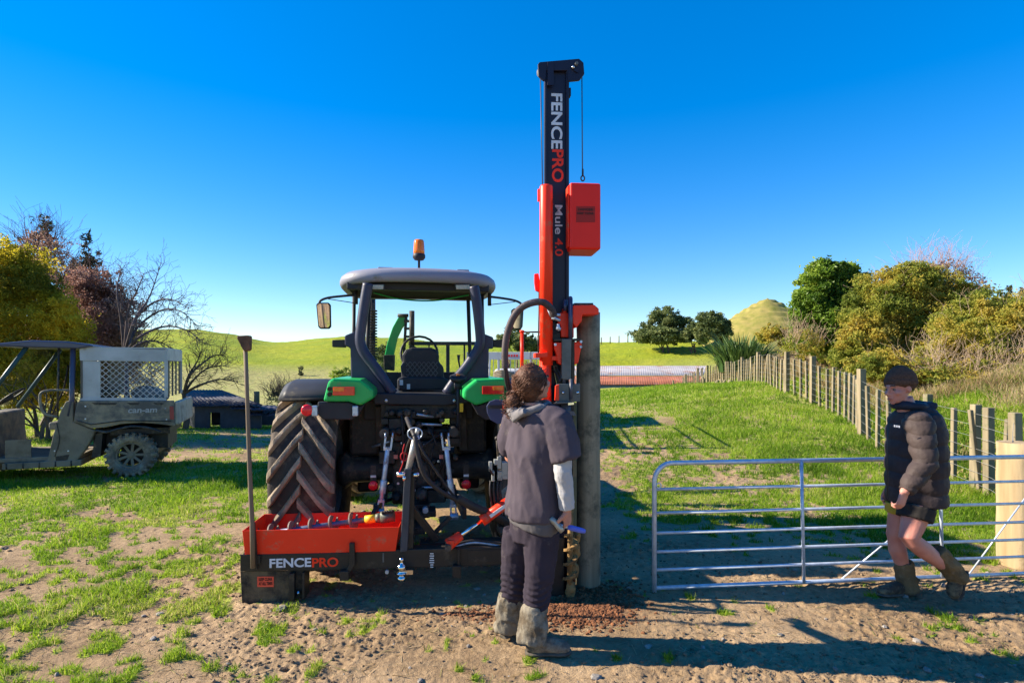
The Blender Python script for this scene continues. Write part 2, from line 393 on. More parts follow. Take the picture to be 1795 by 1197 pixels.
def ground_mat():
    m = bpy.data.materials.new('paddock ground'); m.use_nodes = True; t = m.node_tree; N = t.nodes; L = t.links; b = N['Principled BSDF']
    tc = N.new('ShaderNodeTexCoord')
    def noise(s, d=6, r=.6):
        n = N.new('ShaderNodeTexNoise'); n.inputs['Scale'].default_value = s; n.inputs['Detail'].default_value = d; n.inputs['Roughness'].default_value = r
        L.new(tc.outputs['Object'], n.inputs[0]); return n.outputs[0]
    def ramp(i, els):
        r = N.new('ShaderNodeValToRGB'); L.new(i, r.inputs[0]); c = r.color_ramp
        while len(c.elements) < len(els): c.elements.new(.5)
        for e, (p, col) in zip(c.elements, els): e.position = p; e.color = (*col, 1)
        return r.outputs[0]
    def mix(f, a, c):
        x = N.new('ShaderNodeMix'); x.data_type = 'RGBA'; L.new(f, x.inputs[0]); L.new(a, x.inputs[6]); L.new(c, x.inputs[7]); return x.outputs[2]
    def attr(n):
        a = N.new('ShaderNodeAttribute'); a.attribute_name = n; return a.outputs['Fac']
    dirt = mix(ramp(noise(.9), [(.38, (0, 0, 0)), (.62, (1, 1, 1))]), ramp(noise(14, 8, .7), [(.3, (.14, .088, .048)), (.7, (.34, .23, .128))]), ramp(noise(22, 8, .7), [(.3, (.24, .162, .092)), (.7, (.46, .32, .188))]))
    redc = ramp(noise(60), [(.3, (.09, .034, .016)), (.7, (.24, .10, .045))])
    gr = ramp(noise(7, 9, .75), [(.34, (.14, .12, .05)), (.5, (.26, .32, .035)), (.66, (.38, .34, .12))])
    hill = mix(ramp(noise(.11, 5), [(.4, (0, 0, 0)), (.6, (1, 1, 1))]), ramp(noise(1.1, 8, .7), [(.3, (.17, .22, .010)), (.7, (.36, .36, .02))]), ramp(noise(1.5, 8, .7), [(.3, (.15, .21, .01)), (.7, (.27, .32, .015))]))
    dr = ramp(noise(1.2, 10, .8), [(.36, (.13, .13, .04)), (.5, (.36, .32, .12)), (.64, (.25, .30, .05))])
    g2 = mix(attr('far'), gr, hill); g3 = mix(attr('dry'), g2, dr)
    c = mix(attr('grass'), dirt, g3); c = mix(attr('red'), c, redc)
    L.new(c, b.inputs['Base Color']); b.inputs['Roughness'].default_value = .93; b.inputs['Specular IOR Level'].default_value = .2
    bp = N.new('ShaderNodeBump'); bp.inputs['Strength'].default_value = .8; bp.inputs['Distance'].default_value = .02
    L.new(noise(45, 9, .7), bp.inputs['Height'])
    b2 = N.new('ShaderNodeBump'); b2.inputs['Strength'].default_value = .45; b2.inputs['Distance'].default_value = .5; L.new(noise(1.6, 8, .75), b2.inputs['Height'])
    mf = N.new('ShaderNodeMath'); mf.operation = 'MULTIPLY'; L.new(attr('far'), mf.inputs[0]); mf.inputs[1].default_value = .7; L.new(mf.outputs[0], b2.inputs['Strength'])
    L.new(bp.outputs[0], b2.inputs['Normal']); L.new(b2.outputs[0], b.inputs['Normal'])
    return m
tag(link('ground', me, None, ground_mat()), 'muddy paddock with grass patches running back to green hills', 'ground', kind='structure')

# cone-shaped knoll of dry grass
def knoll():
    cx_, cy_ = (1345 - CX) / F * 84, 84.0; n, k = 96, 60; r_ = np.linspace(0, 1, k); th = np.linspace(0, 2 * np.pi, n, endpoint=False)
    Rr, T = np.meshgrid(r_, th, indexing='ij')
    X = cx_ + Rr * 17 * np.cos(T); Y = cy_ + Rr * 14 * np.sin(T)
    Z = -1.0 + 12.4 * (1 - Rr ** 1.35) ** 1.15 + (fbm(X * .25, Y * .25, s=70) - .5) * .7 + (fbm(X * 1.1, Y * 1.1, s=71) - .5) * .35 + .12 * np.sin(Rr * 95 + 3 * fbm(X * .3, Y * .3, s=72))
    ii = np.arange(k * n).reshape(k, n); Qk = np.stack([ii[:-1], ii[1:], np.roll(ii, -1, 1)[1:], np.roll(ii, -1, 1)[:-1]], -1).reshape(-1, 4)
    m = np_mesh('hill', np.stack([X, Y, Z], -1).reshape(-1, 3), Qk, smooth=True)
    return tag(link('hill', m, None, pm('dry hill grass', (.30, .24, .075), .95, col2=(.17, .17, .035), scale=1.1, mix=.4, bump=1.0, bscale=2.2, detail=9)), 'steep cone shaped knoll of dry yellow grass behind the flax', 'hill', kind='structure')
knoll()

# grass blades ---------------------------------------------------------------
GRM = leafmat('pasture blades', [(.07, .14, .008), (.14, .26, .012), (.23, .36, .02), (.33, .41, .04), (.50, .43, .19)], .55)
def sample(n, y0, y1, p, umax=1.12, power=1.0):
    a = RNG.random(n); e = 1 - p
    Y = (y0 ** e + a * (y1 ** e - y0 ** e)) ** (1 / e)
    X = (RNG.random(n) * 2 - 1) * umax * (Y + .4)
    return X, Y
def scatter_blades(n, y0, y1, p, hfun, wfun, name, keep, label, seg=2, leanv=.55, mat=None, rr=None):
    X, Y = sample(n, y0, y1, p); k = RNG.random(n) < keep(X, Y); X, Y = X[k], Y[k]; Z = H(X, Y) - .006
    hh = hfun(X, Y) * (.5 + .9 * RNG.random(len(X)))
    rn = np.clip(.40 + 1.0 * (fbm(X * 1.3, Y * 1.3, s=80, oc=2) - .5) + RNG.normal(size=len(X)) * .17 + (RNG.random(len(X)) < .07) * .45, 0, 1) if rr is None else rr(X, Y)
    m = blade_mesh(name, np.stack([X, Y, Z], 1), hh, wfun(X, Y), leanv, rn, seg=seg)
    return tag(link(name, m, None, mat or GRM), label, 'grass', kind='stuff')
def near_exclude(X, Y):      # kept clear under the machine, boots and post
    k = np.ones(len(X))
    k[(X > -2.1) & (X < .9) & (Y > 4.0) & (Y < 6.6) & (RNG.random(len(X)) > .12)] = 0
    return k
tuft = lambda X, Y: sst(.45, .75, fbm(X * 2.1, Y * 2.1, s=85, oc=2))
scatter_blades(1000000, 2.2, 30, 1.3, lambda X, Y: (.016 + .026 * clump(X, Y) + .040 * tuft(X, Y) * sst(.25, .6, grass_amt(X, Y)) + .03 * sst(2, 5, X) * sst(5, 8, Y)) * (1 + .02 * Y),
    lambda X, Y: .0028 + .0010 * Y, 'grass', lambda X, Y: np.clip(clump(X, Y) ** 1.5 * 1.0, 0, 1) * near_exclude(X, Y) * np.where(X > 0.8, .9, .75), 'short green pasture grass growing in clumps from the mud')
DRM = leafmat('dry blades', [(.17, .11, .05), (.30, .21, .10), (.42, .31, .17), (.52, .41, .27), (.24, .25, .06)], .4)
def dband(X, Y):
    d = X - fenceX(Y); return sst(.15, .9, d) * (1 - sst(7, 12, d)) * sst(.33, .47, fbm(X * .6, Y * .6, s=90, oc=2)) * sst(6.5, 10.5, Y + (X - 7) * .3)
def dry_keep(X, Y):
    return dband(X, Y)
scatter_blades(300000, 6, 42, 1.1, lambda X, Y: .24 + .42 * sst(13, 20, Y), lambda X, Y: .003 + .00075 * Y, 'dry_grass', dry_keep, 'pale dry seeding grass on the bank behind the batten fence', seg=3, leanv=.42, mat=DRM)
def bank_keep(X, Y):
    d = X - fenceX(Y); return sst(.05, .4, d) * (1 - sst(6, 9, d)) * (1 - .85 * dband(X, Y)) * sst(5, 6, Y) * .6
scatter_blades(150000, 5.5, 24, 1.1, lambda X, Y: .2 + 0 * X, lambda X, Y: .004 + .0010 * Y, 'long_grass', bank_keep, 'long green uncut grass on the bank beside the strainer post', seg=3, leanv=.7)
# clods of earth lying on the mud
def clods(n, name, mat, label, gen, smin, smax):
    X, Y = gen(n); Z = H(X, Y); base = MB().ell((0, 0, 0), 1, 7, 5); bv = np.array(base.v); tri = []
    for f in base.f:
        for i in range(1, len(f) - 1): tri.append((f[0], f[i], f[i + 1]))
    tri = np.array(tri); s_ = smin + (smax - smin) * RNG.random(n) ** 3
    a = RNG.random(n) * 6.28; sh = .6 + .6 * RNG.random((n, 3)); sh[:, 2] *= .6
    jit = 1 + .45 * (RNG.random((n, len(bv), 1)) - .5)
    P = bv[None] * sh[:, None] * s_[:, None, None] * jit
    c, s2 = np.cos(a)[:, None], np.sin(a)[:, None]
    P = np.stack([P[..., 0] * c - P[..., 1] * s2, P[..., 0] * s2 + P[..., 1] * c, P[..., 2]], -1) + np.stack([X, Y, Z + s_ * .2], 1)[:, None]
    Fk = (tri[None] + np.arange(n)[:, None, None] * len(bv)).reshape(-1, 3)
    return tag(link(name, np_mesh(name, P.reshape(-1, 3), Fk, smooth=False), None, mat), label, 'earth', kind='stuff')
def gen_mud(n):
    X, Y = sample(n * 3, 2.4, 9, 1.6); g = clump(X, Y); rg = sst(.45, .6, fbm(X * .8, Y * .8, s=48, oc=2)) + .15
    k = (RNG.random(len(X)) < (1 - g) * rg); return X[k][:n], Y[k][:n]
Xt, Yt = gen_mud(9000)
clods(len(Xt), 'mud_clods', pm('mud clod', (.26, .18, .11), .95, col2=(.11, .072, .045), scale=9, bump=.5), 'small trodden clods of drying brown mud', lambda n: (Xt, Yt), .004, .017)
def gen_red(n):
    a, b_ = RNG.normal(size=n), RNG.normal(size=n); k = RNG.random(n)
    X = np.where(k < .6, .44 + .17 * a, np.where(k < .9, .62 + .16 * a, -.12 + .2 * a)); Y = np.where(k < .6, 3.93 + .11 * b_, np.where(k < .9, 4.2 + .14 * b_, 3.9 + .06 * b_)); return X, Y
clods(5200, 'spoil_crumbs', pm('red spoil', (.24, .10, .045), .95, col2=(.08, .032, .016), scale=14, bump=.5), 'crumbs of red brown clay spoil around the post foot', gen_red, .004, .019)

def straw():
    X, Y = sample(9000, 2.4, 12, 1.5); k = RNG.random(len(X)) < (.35 + .65 * sst(.45, .6, fbm(X * 1.2, Y * 1.2, s=95))); X, Y = X[k], Y[k]; n = len(X); a = RNG.random(n) * 6.28; l = .012 + .035 * RNG.random(n); w_ = .0012 + .0016 * RNG.random(n)
    d = np.stack([np.cos(a), np.sin(a), RNG.normal(size=n) * .15], 1); e = np.stack([-np.sin(a), np.cos(a), 0 * a], 1); P = np.stack([X, Y, H(X, Y) + .004], 1); l, w_ = l[:, None], w_[:, None]
    V = np.stack([P - d * l - e * w_, P + d * l - e * w_, P + d * l + e * w_, P - d * l + e * w_], 1).reshape(-1, 3)
    tag(link('straw', np_mesh('straw', V, np.arange(4 * n).reshape(n, 4), np.repeat(RNG.random(n), 4)), None, DRM), 'short broken bits of dry straw scattered over the mud', 'straw', kind='stuff')
straw()
X_, Y_ = sample(420, 2.4, 10, 1.5)
clods(len(X_), 'stones', pm('stone', (.30, .27, .24), .85, col2=(.15, .13, .11), scale=14, bump=.4), 'scattered small grey stones on the mud', lambda n: (X_, Y_), .006, .030)
# ================================================================== THE TRACTOR
MUD = (.20, .145, .09); DMUD = (.10, .075, .05)
m_navy = pm('cab frame paint', (.045, .048, .085), .42, col2=(.03, .032, .06), scale=5, dirt=((.12, .10, .085), .12, 5), bump=.05)
m_green = pm('tractor green paint', (.02, .42, .10), .3, col2=(.018, .34, .08), scale=3, dirt=((.20, .17, .11), .16, 7))
m_black = pm('oily black iron', (.020, .019, .021), .5, col2=(.036, .032, .030), scale=7, dirt=((.13, .10, .072), .34, 9), bump=.3)
m_plast = pm('black plastic', (.028, .029, .036), .55, col2=(.02, .02, .026), scale=6, dirt=((.10, .085, .065), .15, 8))
m_roof = pm('roof plastic', (.27, .265, .32), .45, col2=(.22, .215, .265), scale=3, dirt=((.2, .17, .13), .12, 6))
m_rubber = pm('tyre rubber', (.034, .028, .028), .85, col2=(.06, .046, .038), scale=6, dirt=((.14, .105, .08), .40, 5), bump=.4, bscale=70)
m_lug = pm('worn tyre lug', (.27, .205, .145), .9, col2=(.13, .10, .075), scale=7, dirt=((.36, .28, .20), .50, 5), bump=.5, bscale=70)
m_rim = pm('rim paint', (.20, .22, .26), .5, metal=.3, dirt=((.16, .13, .09), .4, 4))
m_silver = pm('zinc plated steel', (.50, .58, .70), .35, metal=.55, col2=(.30, .36, .46), scale=20, dirt=((.16, .12, .08), .22, 14))
m_chrome = pm('chrome', (.75, .76, .78), .14, metal=1.0, mix=.2)
m_dark = pm('head lining', (.05, .045, .035), .9, col2=(.035, .03, .025))
m_amber = pm('amber lens', (.85, .22, .01), .15, col2=(.65, .12, .01), scale=50, coat=.5)
m_redlens = pm('red lens', (.75, .015, .01), .2, col2=(.5, .01, .01), scale=50, coat=.6)
m_refl = pm('red reflector', (.85, .02, .03), .25, col2=(.65, .01, .02), scale=90, coat=.4)
m_clear = pm('lamp glass', (.55, .50, .36), .2, col2=(.35, .32, .24), scale=60)
m_white = pm('white label', (.7, .7, .7), .6, mix=.2)
m_orange = pm('machine orange red paint', (.95, .042, .012), .4, col2=(.85, .034, .009), scale=3, dirt=((.36, .17, .09), .22, 6))
m_hose = pm('hydraulic hose', (.02, .018, .02), .55, col2=(.035, .03, .03), scale=12, bump=.3)
m_glass = bpy.data.materials.new('cab glass'); m_glass.use_nodes = True
_g = m_glass.node_tree; _t = _g.nodes.new('ShaderNodeBsdfTransparent'); _t.inputs[0].default_value = (.93, .96, .95, 1)
_gl = _g.nodes.new('ShaderNodeBsdfGlossy'); _gl.inputs['Roughness'].default_value = .03; _lw = _g.nodes.new('ShaderNodeFresnel'); _lw.inputs[0].default_value = 1.25
_m = _g.nodes.new('ShaderNodeMixShader'); _g.links.new(_lw.outputs[0], _m.inputs[0]); _g.links.new(_t.outputs[0], _m.inputs[1]); _g.links.new(_gl.outputs[0], _m.inputs[2]); _g.links.new(_m.outputs[0], _g.nodes['Material Output'].inputs[0])

TF = Frame(735, 5.33, R(9.23))
T = tag(empty('tractor', TF.loc(), TF.yaw), 'green farm tractor seen from behind with lavender grey cab roof and amber beacon', 'tractor')
L = TF.L
def tprism(pts, y, dy, name, mat, bevel=.006, parent=None):
    return MB().prism(TF.poly(pts, y), (0, dy, 0)).build(name, mat, parent or T, bevel=bevel)

def ag_wheel(name, cx, cy, Rr, wd, rimr, nl, side, parent):
    """big bar-lug wheel; axle along x; side = +1 when its outer face looks to +x"""
    hub = bpy.data.objects.new(name, None)
    c = Vector((cx, cy, Rr)); h = wd / 2
    prof = [(rimr, -h * .80), (rimr + .05, -h * .95), (Rr * .80, -h * 1.05), (Rr - .09, -h * .99), (Rr - .066, -h * .86), (Rr - .055, -h * .4), (Rr - .052, 0), (Rr - .055, h * .4), (Rr - .066, h * .86), (Rr - .09, h * .99), (Rr * .80, h * 1.05), (rimr + .05, h * .95), (rimr, h * .80)]
    t = MB(); t.lathe(prof, c, 'X', n=72, closed=True)
    tyre = t.build('tyre', m_rubber, None)
    lg = MB(); xs = [0.02, .25, .55, .82, .96, 1.03]; rt = [Rr, Rr, Rr - .002, Rr - .012, Rr - .035, Rr - .10]; rb = [Rr - .06, Rr - .06, Rr - .065, Rr - .075, Rr - .095, Rr - .14]
    for sd in (-1, 1):
        for i in range(nl):
            a0 = (i + (.5 if sd > 0 else 0)) * 2 * math.pi / nl; vs = []
            for k, u in enumerate(xs):
                ac = a0 - .53 * (max(0, u) ** .85); wa = (.060 if u < .6 else .072) / Rr * (1.15 if k == 0 else 1)
                for (rr_, f) in ((rb[k], 1.25), (rt[k], .72)):
                    for q in (-1, 1):
                        a = ac + q * wa / 2 * f * 1.25
                        # angle measured so that the rear face runs upward toward the centre
                        vs.append(c + Vector((sd * (u * h if k else -.012), -rr_ * math.cos(a), rr_ * math.sin(a))))
            fs = [(0, 1, 3, 2)]
            for k in range(len(xs) - 1):
                b, d = 4 * k, 4 * k + 4
                fs += [(b + 2, b + 3, d + 3, d + 2), (b, b + 2, d + 2, d), (b + 3, b + 1, d + 1, d + 3)]
            e = 4 * (len(xs) - 1); fs.append((e, e + 2, e + 3, e + 1)); lg.add(vs, fs)
    lugs = lg.build('lugs', m_lug, None, bevel=.006, seg=2)
    r = MB(); q = side
    r.lathe([(rimr + .02, -h * .84), (rimr - .005, -h * .78), (rimr - .03, -h * .5), (rimr - .035, h * .5), (rimr - .005, h * .78), (rimr + .02, h * .84), (rimr + .03, h * .84), (rimr + .03, -h * .84)], c, 'X', n=48, closed=True)
    r.lathe([(rimr - .03, .06 * q), (rimr * .72, .10 * q), (rimr * .55, .02 * q), (.16, .0), (.13, .05 * q), (.0001, .06 * q), (.0001, .02 * q), (.12, 0), (.16, -.03 * q), (rimr * .6, -.0 * q), (rimr - .03, .03 * q)], c, 'X', n=48)
    for i in range(8): r.lathe([(.016, 0), (.016, .03)], c + Vector((0, .10 * math.cos(i * .785), .10 * math.sin(i * .785))), 'X', n=6)
    rim = r.build('rim', m_rim, None)
    tyre.name = name; tyre.parent = parent; rim.parent = tyre; lugs.parent = tyre; bpy.data.objects.remove(hub)
    return tyre
for sd in (-1, 1):
    ag_wheel('rear_wheel', sd * .935, 0, .745, .50, .40, 20, sd, T)
    ag_wheel('front_wheel', sd * .86, 2.25, .53, .34, .28, 16, sd, T)

# running gear: axle, gearbox, frame rails, engine and bonnet
b = MB(); b.lathe([(.13, -.72), (.17, -.66), (.12, -.6), (.11, -.3), (.19, -.2), (.19, .2), (.11, .3), (.12, .6), (.17, .66), (.13, .72)], (0, 0, .745), 'X', n=24)
b.build('rear_axle', m_black, T)
b = MB(); b.bx(-.24, .24, -.22, .5, .46, 1.02); b.bx(-.19, .19, .5, 1.5, .5, .95); b.bx(-.17, .17, 1.5, 2.9, .45, .85); b.bx(-.3, .3, -.16, .3, 1.02, 1.12)
b.lathe([(.15, 0), (.15, -.05), (.07, -.08)], (0, -.22, .72), 'Y', n=20)
b.build('gearbox', m_black, T, bevel=.02)
b = MB()
rr = random.Random(5)
for i in range(46):     # castings, valves, couplings and bolts on the back of the gearbox
    x, z = rr.uniform(-.3, .34), rr.uniform(.5, 1.32); sz = rr.uniform(.02, .075)
    if rr.random() < .5: b.bx(x - sz, x + sz, -.24 - rr.uniform(0, .08), -.2, z - sz * rr.uniform(.4, 1), z + sz * .6)
    else: b.lathe([(sz * .6, 0), (sz * .6, -.07), (sz * .3, -.10)], (x, -.22, z), 'Y', n=12)
b.bx(-.30, .38, -.20, -.05, 1.22, 1.34); b.bx(-.34, -.25, -.18, .0, .95, 1.42); b.bx(.28, .38, -.14, .02, .95, 1.4)
for x in (-.24, -.1, .05, .2): b.lathe([(.03, 0), (.03, -.10), (.018, -.12)], (x, -.2, 1.28), 'Y', n=10)
b.build('rear_castings', m_black, T, bevel=.004)
for i in range(9): MB().lathe([(.011, 0), (.011, -.022)], (rr.uniform(-.2, .25), -.27 - rr.uniform(0, .03), rr.uniform(.6, 1.28)), 'Y', n=8).build('fitting', m_silver, T)
for (a_, c_) in (((.12, -.28, 1.24), (-.02, -.34, 1.27)), ((.20, -.3, 1.17), (.02, -.3, 1.18)), ((.02, -.3, .62), (.16, -.3, .62)), ((-.42, -.1, .96), (-.26, -.2, 1.02))): MB().tube([a_, c_], .011, 8).build('pin', m_silver, T)
for sd in (-1, 1):
    b = MB(); b.bx(sd * .36, sd * .64, .02, 1.1, .86, 1.38); b.bx(sd * .40, sd * .60, .35, 1.3, .45, .86); b.build('fuel_tank', m_black, T, bevel=.03)
b = MB()
for k in range(11):
    x0, x1 = rr.uniform(-.3, .3), rr.uniform(-.3, .3); z0, z1 = rr.uniform(.85, 1.3), rr.uniform(.5, 1.2)
    b.tube(bez([(x0, -.22, z0), ((x0 * 2 + x1) / 3, -.34, z0 - .05), ((x0 + 2 * x1) / 3, -.36, (z0 + z1) / 2), (x1, -.23, z1)], 6), rr.uniform(.006, .011), 6)
b.build('pipes', m_hose, T)
b = MB(); b.bx(-.27, .27, 1.55, 3.2, .85, 1.42); b.bx(-.25, .25, 1.0, 1.56, .9, 1.3); b.build('bonnet', m_green, T, bevel=.06, seg=4)
b = MB(); b.lathe([(.08, -.8), (.08, .8)], (0, 2.25, .53), 'X', n=14); b.bx(-.22, .22, 3.2, 3.35, .5, 1.3); b.build('front_axle', m_black, T, bevel=.01)
# mudguards: curved black shell over the tyre and green wing with its lamp cluster
for sd in (-1, 1):
    b = MB(); vs = []; n = 14
    for k in range(n + 1):
        a = R(56 + k * 8.6)
        for rr_, x in ((.815, .62), (.83, .70), (.83, 1.10), (.80, 1.16), (.785, 1.12), (.79, .64)):
            vs.append((sd * x, -rr_ * math.cos(a) * 1.0 + .03, .745 + rr_ * math.sin(a)))
    b.add(vs, [(6 * k + q, 6 * k + (q + 1) % 6, 6 * k + 6 + (q + 1) % 6, 6 * k + 6 + q) for k in range(n) for q in range(6)] + [tuple(range(6)), tuple(range(6 * n + 5, 6 * n - 1, -1))], True)
    b.build('mudguard', m_plast, T)
gl = [(566, 704), (575, 668), (584, 663), (632, 665), (654, 683), (655, 698), (632, 711), (611, 704)]
mir = lambda pts, ax=735.5: [(2 * ax - x, y) for x, y in pts][::-1]
for pts, sd in ((gl, -1), (mir(gl, 733.5), 1)):
    w_ = tprism(pts, -.62, .95, 'wing', m_green, .022)
    P = (lambda x: x) if sd < 0 else (lambda x: 1467 - x)
    MB().bx(L(P(584), 0, -.63).x, L(P(622), 0, -.63).x, -.65, -.61, L(584, 693, -.63).z, L(584, 678, -.63).z).build('tail_lamp', m_redlens, w_, bevel=.004)
    MB().bx(L(P(585), 0, -.655).x, L(P(603), 0, -.655).x, -.662, -.648, L(584, 686, -.655).z, L(584, 679, -.655).z).build('indicator', m_amber, w_, bevel=.002)
    b = MB()
    for yy in (681.5, 691): b.lathe([(.018, 0), (.018, -.02), (.010, -.012)], L(P(578), yy, -.62), 'Y', n=12)
    b.build('round_lamp', m_dark, w_)
lp = [(557, 704), (611, 705), (632, 712), (641, 706), (629, 727), (616, 736), (566, 735), (556, 726)]
tprism(lp, -.58, .05, 'wing_panel', m_plast, .01); 
tprism(mir(lp, 733.5), -.58, .05, 'wing_panel', m_plast, .01)
for px_ in (552, 623):
    p = L(px_, 720, -.6); MB().box(p, (.045, .05, .085)).build('marker_lamp', m_silver, T, bevel=.008)
p = L(538, 719, -.62); MB().lathe([(.046, .02), (.046, 0), (.038, -.006), (.0001, -.008)], p, 'Y', n=24).build('reflector', m_refl, T)
for px_, py_ in ((654, 851), (817.5, 849)):
    p = L(px_, py_, -.45); rf = MB().lathe([(.04, .02), (.04, 0), (.034, -.006), (.0001, -.008)], p, 'Y', n=24).build('reflector', m_refl, T)
    MB().bar(p + Vector((0, .03, -.03)), p + Vector((0, .03, .17)), .05, .012, (0, 1, 0)).build('bracket', m_black, rf, bevel=.003)
    MB().box(p + Vector((0, .018, .075)), (.045, .01, .018)).build('label_plate', m_white, rf)
tprism([(690, 797), (697, 797), (697, 804), (690, 804)], -.5, .01, 'marker', pm('pink label', (.6, .2, .15), .6), .001)
tprism([(770, 797), (777, 797), (777, 804), (770, 804)], -.5, .01, 'marker', MATS['pink label'], .001)

# cab ----------------------------------------------------------------------
CY = -.18
postL = [(645, 497), (641, 520), (636.5, 550), (631.5, 588), (633, 606), (641, 622), (657, 643), (672, 664), (689, 690)]
postR = [(831, 502), (834, 520), (838, 550), (842, 590), (841, 604), (833, 620), (816, 645), (800, 664), (782, 690)]
for pp in (postL, postR):
    MB().tube(bez([L(x, y, CY) for x, y in pp], 5), .046, 14, side=(0, 1, 0), flat=1.0).build('cab_post', m_navy, T)
bl = [(604, 588), (622, 581), (627, 600), (634, 618), (650, 641), (668, 664), (688, 692), (655, 692), (651, 683), (632, 668), (615, 662), (614, 610), (604, 606)]
tprism(bl, CY + .03, .10, 'cab_side', m_navy, .012)
br = [(865, 591), (849, 585), (846, 602), (838, 620), (820, 646), (802, 666), (784, 692), (812, 692), (817, 683), (840, 668), (857, 662), (857, 611), (865, 611)]
tprism(br[::-1], CY + .03, .10, 'cab_side', m_navy, .012)
for (a_, c_) in ((582, 604), (865, 882)): tprism([(a_, 596), (c_, 595), (c_, 609), (a_, 608)], CY + .06, .12, 'work_lamp', m_black, .006)
tprism([(654, 689), (822, 691), (822, 706), (780, 711), (655, 709)], CY - .06, .12, 'cross_member', m_plast, .012)
for px_ in (677, 796): MB().lathe([(.013, 0), (.013, -.012), (.0001, -.018)], L(px_, 702, CY - .06), 'Y', n=12).build('bolt', m_white, T)
b = MB(); b.bx(-.62, .62, -.1, 1.25, 1.38, 1.44); b.bx(-.50, .50, -.05, 1.2, 1.2, 1.38); b.build('cab_floor', m_plast, T, bevel=.01)
for sd in (-1, 1):
    MB().tube([(sd * .60, 1.28, 1.42), (sd * .56, 1.22, 2.46)], .022, 8).build('front_post', m_plast, T)
    MB().tube([(sd * .66, .55, 1.42), (sd * .65, .55, 2.44)], .018, 8).build('door_post', m_plast, T)
MB().bx(-.56, .56, 1.27, 1.30, 1.40, 1.62).build('dashboard', m_plast, T, bevel=.01)
g_ = MB().add([(-.58, 1.275, 1.62), (.58, 1.275, 1.62), (.56, 1.22, 2.42), (-.56, 1.22, 2.42)], [(0, 1, 2, 3)]).build('windscreen', m_glass, T)
# roof: rounded shell, hollow underneath
def roof():
    ns = 64; y0, y1 = -.13, 1.36; cy_, hy, hx = (y0 + y1) / 2, (y1 - y0) / 2, .765
    rows = [(.90, 2.468), (.955, 2.462), (.985, 2.475), (1.0, 2.50), (1.0, 2.525), (.985, 2.560), (.94, 2.588), (.85, 2.604), (.6, 2.613), (.3, 2.616), (.001, 2.616)]
    vs = []
    for (k, z) in rows:
        for j in range(ns):
            th = 2 * math.pi * j / ns; c, s_ = math.cos(th), math.sin(th); e = .50
            x = math.copysign(abs(c) ** e, c); y = math.copysign(abs(s_) ** e, s_)
            droop = -.028 * (x * k) ** 2
            vs.append((hx * k * x, cy_ + hy * k * y * (1 - .03 * x * x), z + droop))
    fs = [(i * ns + j, i * ns + (j + 1) % ns, (i + 1) * ns + (j + 1) % ns, (i + 1) * ns + j) for i in range(len(rows) - 1) for j in range(ns)]
    r_ = MB().add(vs, fs, True).build('roof', m_roof, T)
    vs = []; 
    for (k, z) in [(.905, 2.475), (.87, 2.50), (.80, 2.515), (.4, 2.52), (.001, 2.52)]:
        for j in range(ns):
            th = 2 * math.pi * j / ns; c, s_ = math.cos(th), math.sin(th); e = .50
            x = math.copysign(abs(c) ** e, c); y = math.copysign(abs(s_) ** e, s_)
            vs.append((hx * k * x, cy_ + hy * k * y, z - .028 * (x * k) ** 2))
    fs = [(i * ns + j, (i + 1) * ns + j, (i + 1) * ns + (j + 1) % ns, i * ns + (j + 1) % ns) for i in range(4) for j in range(ns)]
    MB().add(vs, fs, True).build('roof_lining', m_dark, r_)
    b = MB(); b.box((-.32, .2, 2.62), (.14, .08, .03)); b.box((.42, .2, 2.62), (.12, .08, .025)); b.build('roof_vent', m_roof, r_, bevel=.008)
    return r_
rf = roof()
MB().bx(-.66, .66, .02, .10, 2.40, 2.47).build('roof_rail', m_plast, T, bevel=.01)
MB().tube(bez([L(655, 513, .6), L(700, 524, .6), L(760, 527, .6), L(822, 517, .6)], 6), .008, 6).build('trim_strip', m_green, rf)
for a_ in (646, 797): 
    l_ = tprism([(a_, 498), (a_ + 28, 498), (a_ + 28, 508), (a_ + 2, 508)], -.10, .06, 'rear_work_lamp', m_plast, .005)
    tprism([(a_ + 2, 499.5), (a_ + 26, 499.5), (a_ + 26, 507), (a_ + 3, 507)], -.105, .01, 'lamp_lens', m_clear, .002, parent=l_)
# beacon
bp_ = L(734.5, 470, .35); zs = lambda py: L(734.5, py, .35).z
bc = MB().lathe([(.012, zs(472)), (.012, zs(457)), (.045, zs(456)), (.062, zs(452)), (.062, zs(447)), (.05, zs(444)), (.0001, zs(444))], (bp_.x, bp_.y, 0), 'Z', n=24).build('beacon', m_plast, T)
MB().lathe([(.055, zs(447)), (.056, zs(440)), (.050, zs(424)), (.044, zs(421)), (.0001, zs(420.5))], (bp_.x, bp_.y, 0), 'Z', n=24).build('beacon_lens', m_amber, bc)
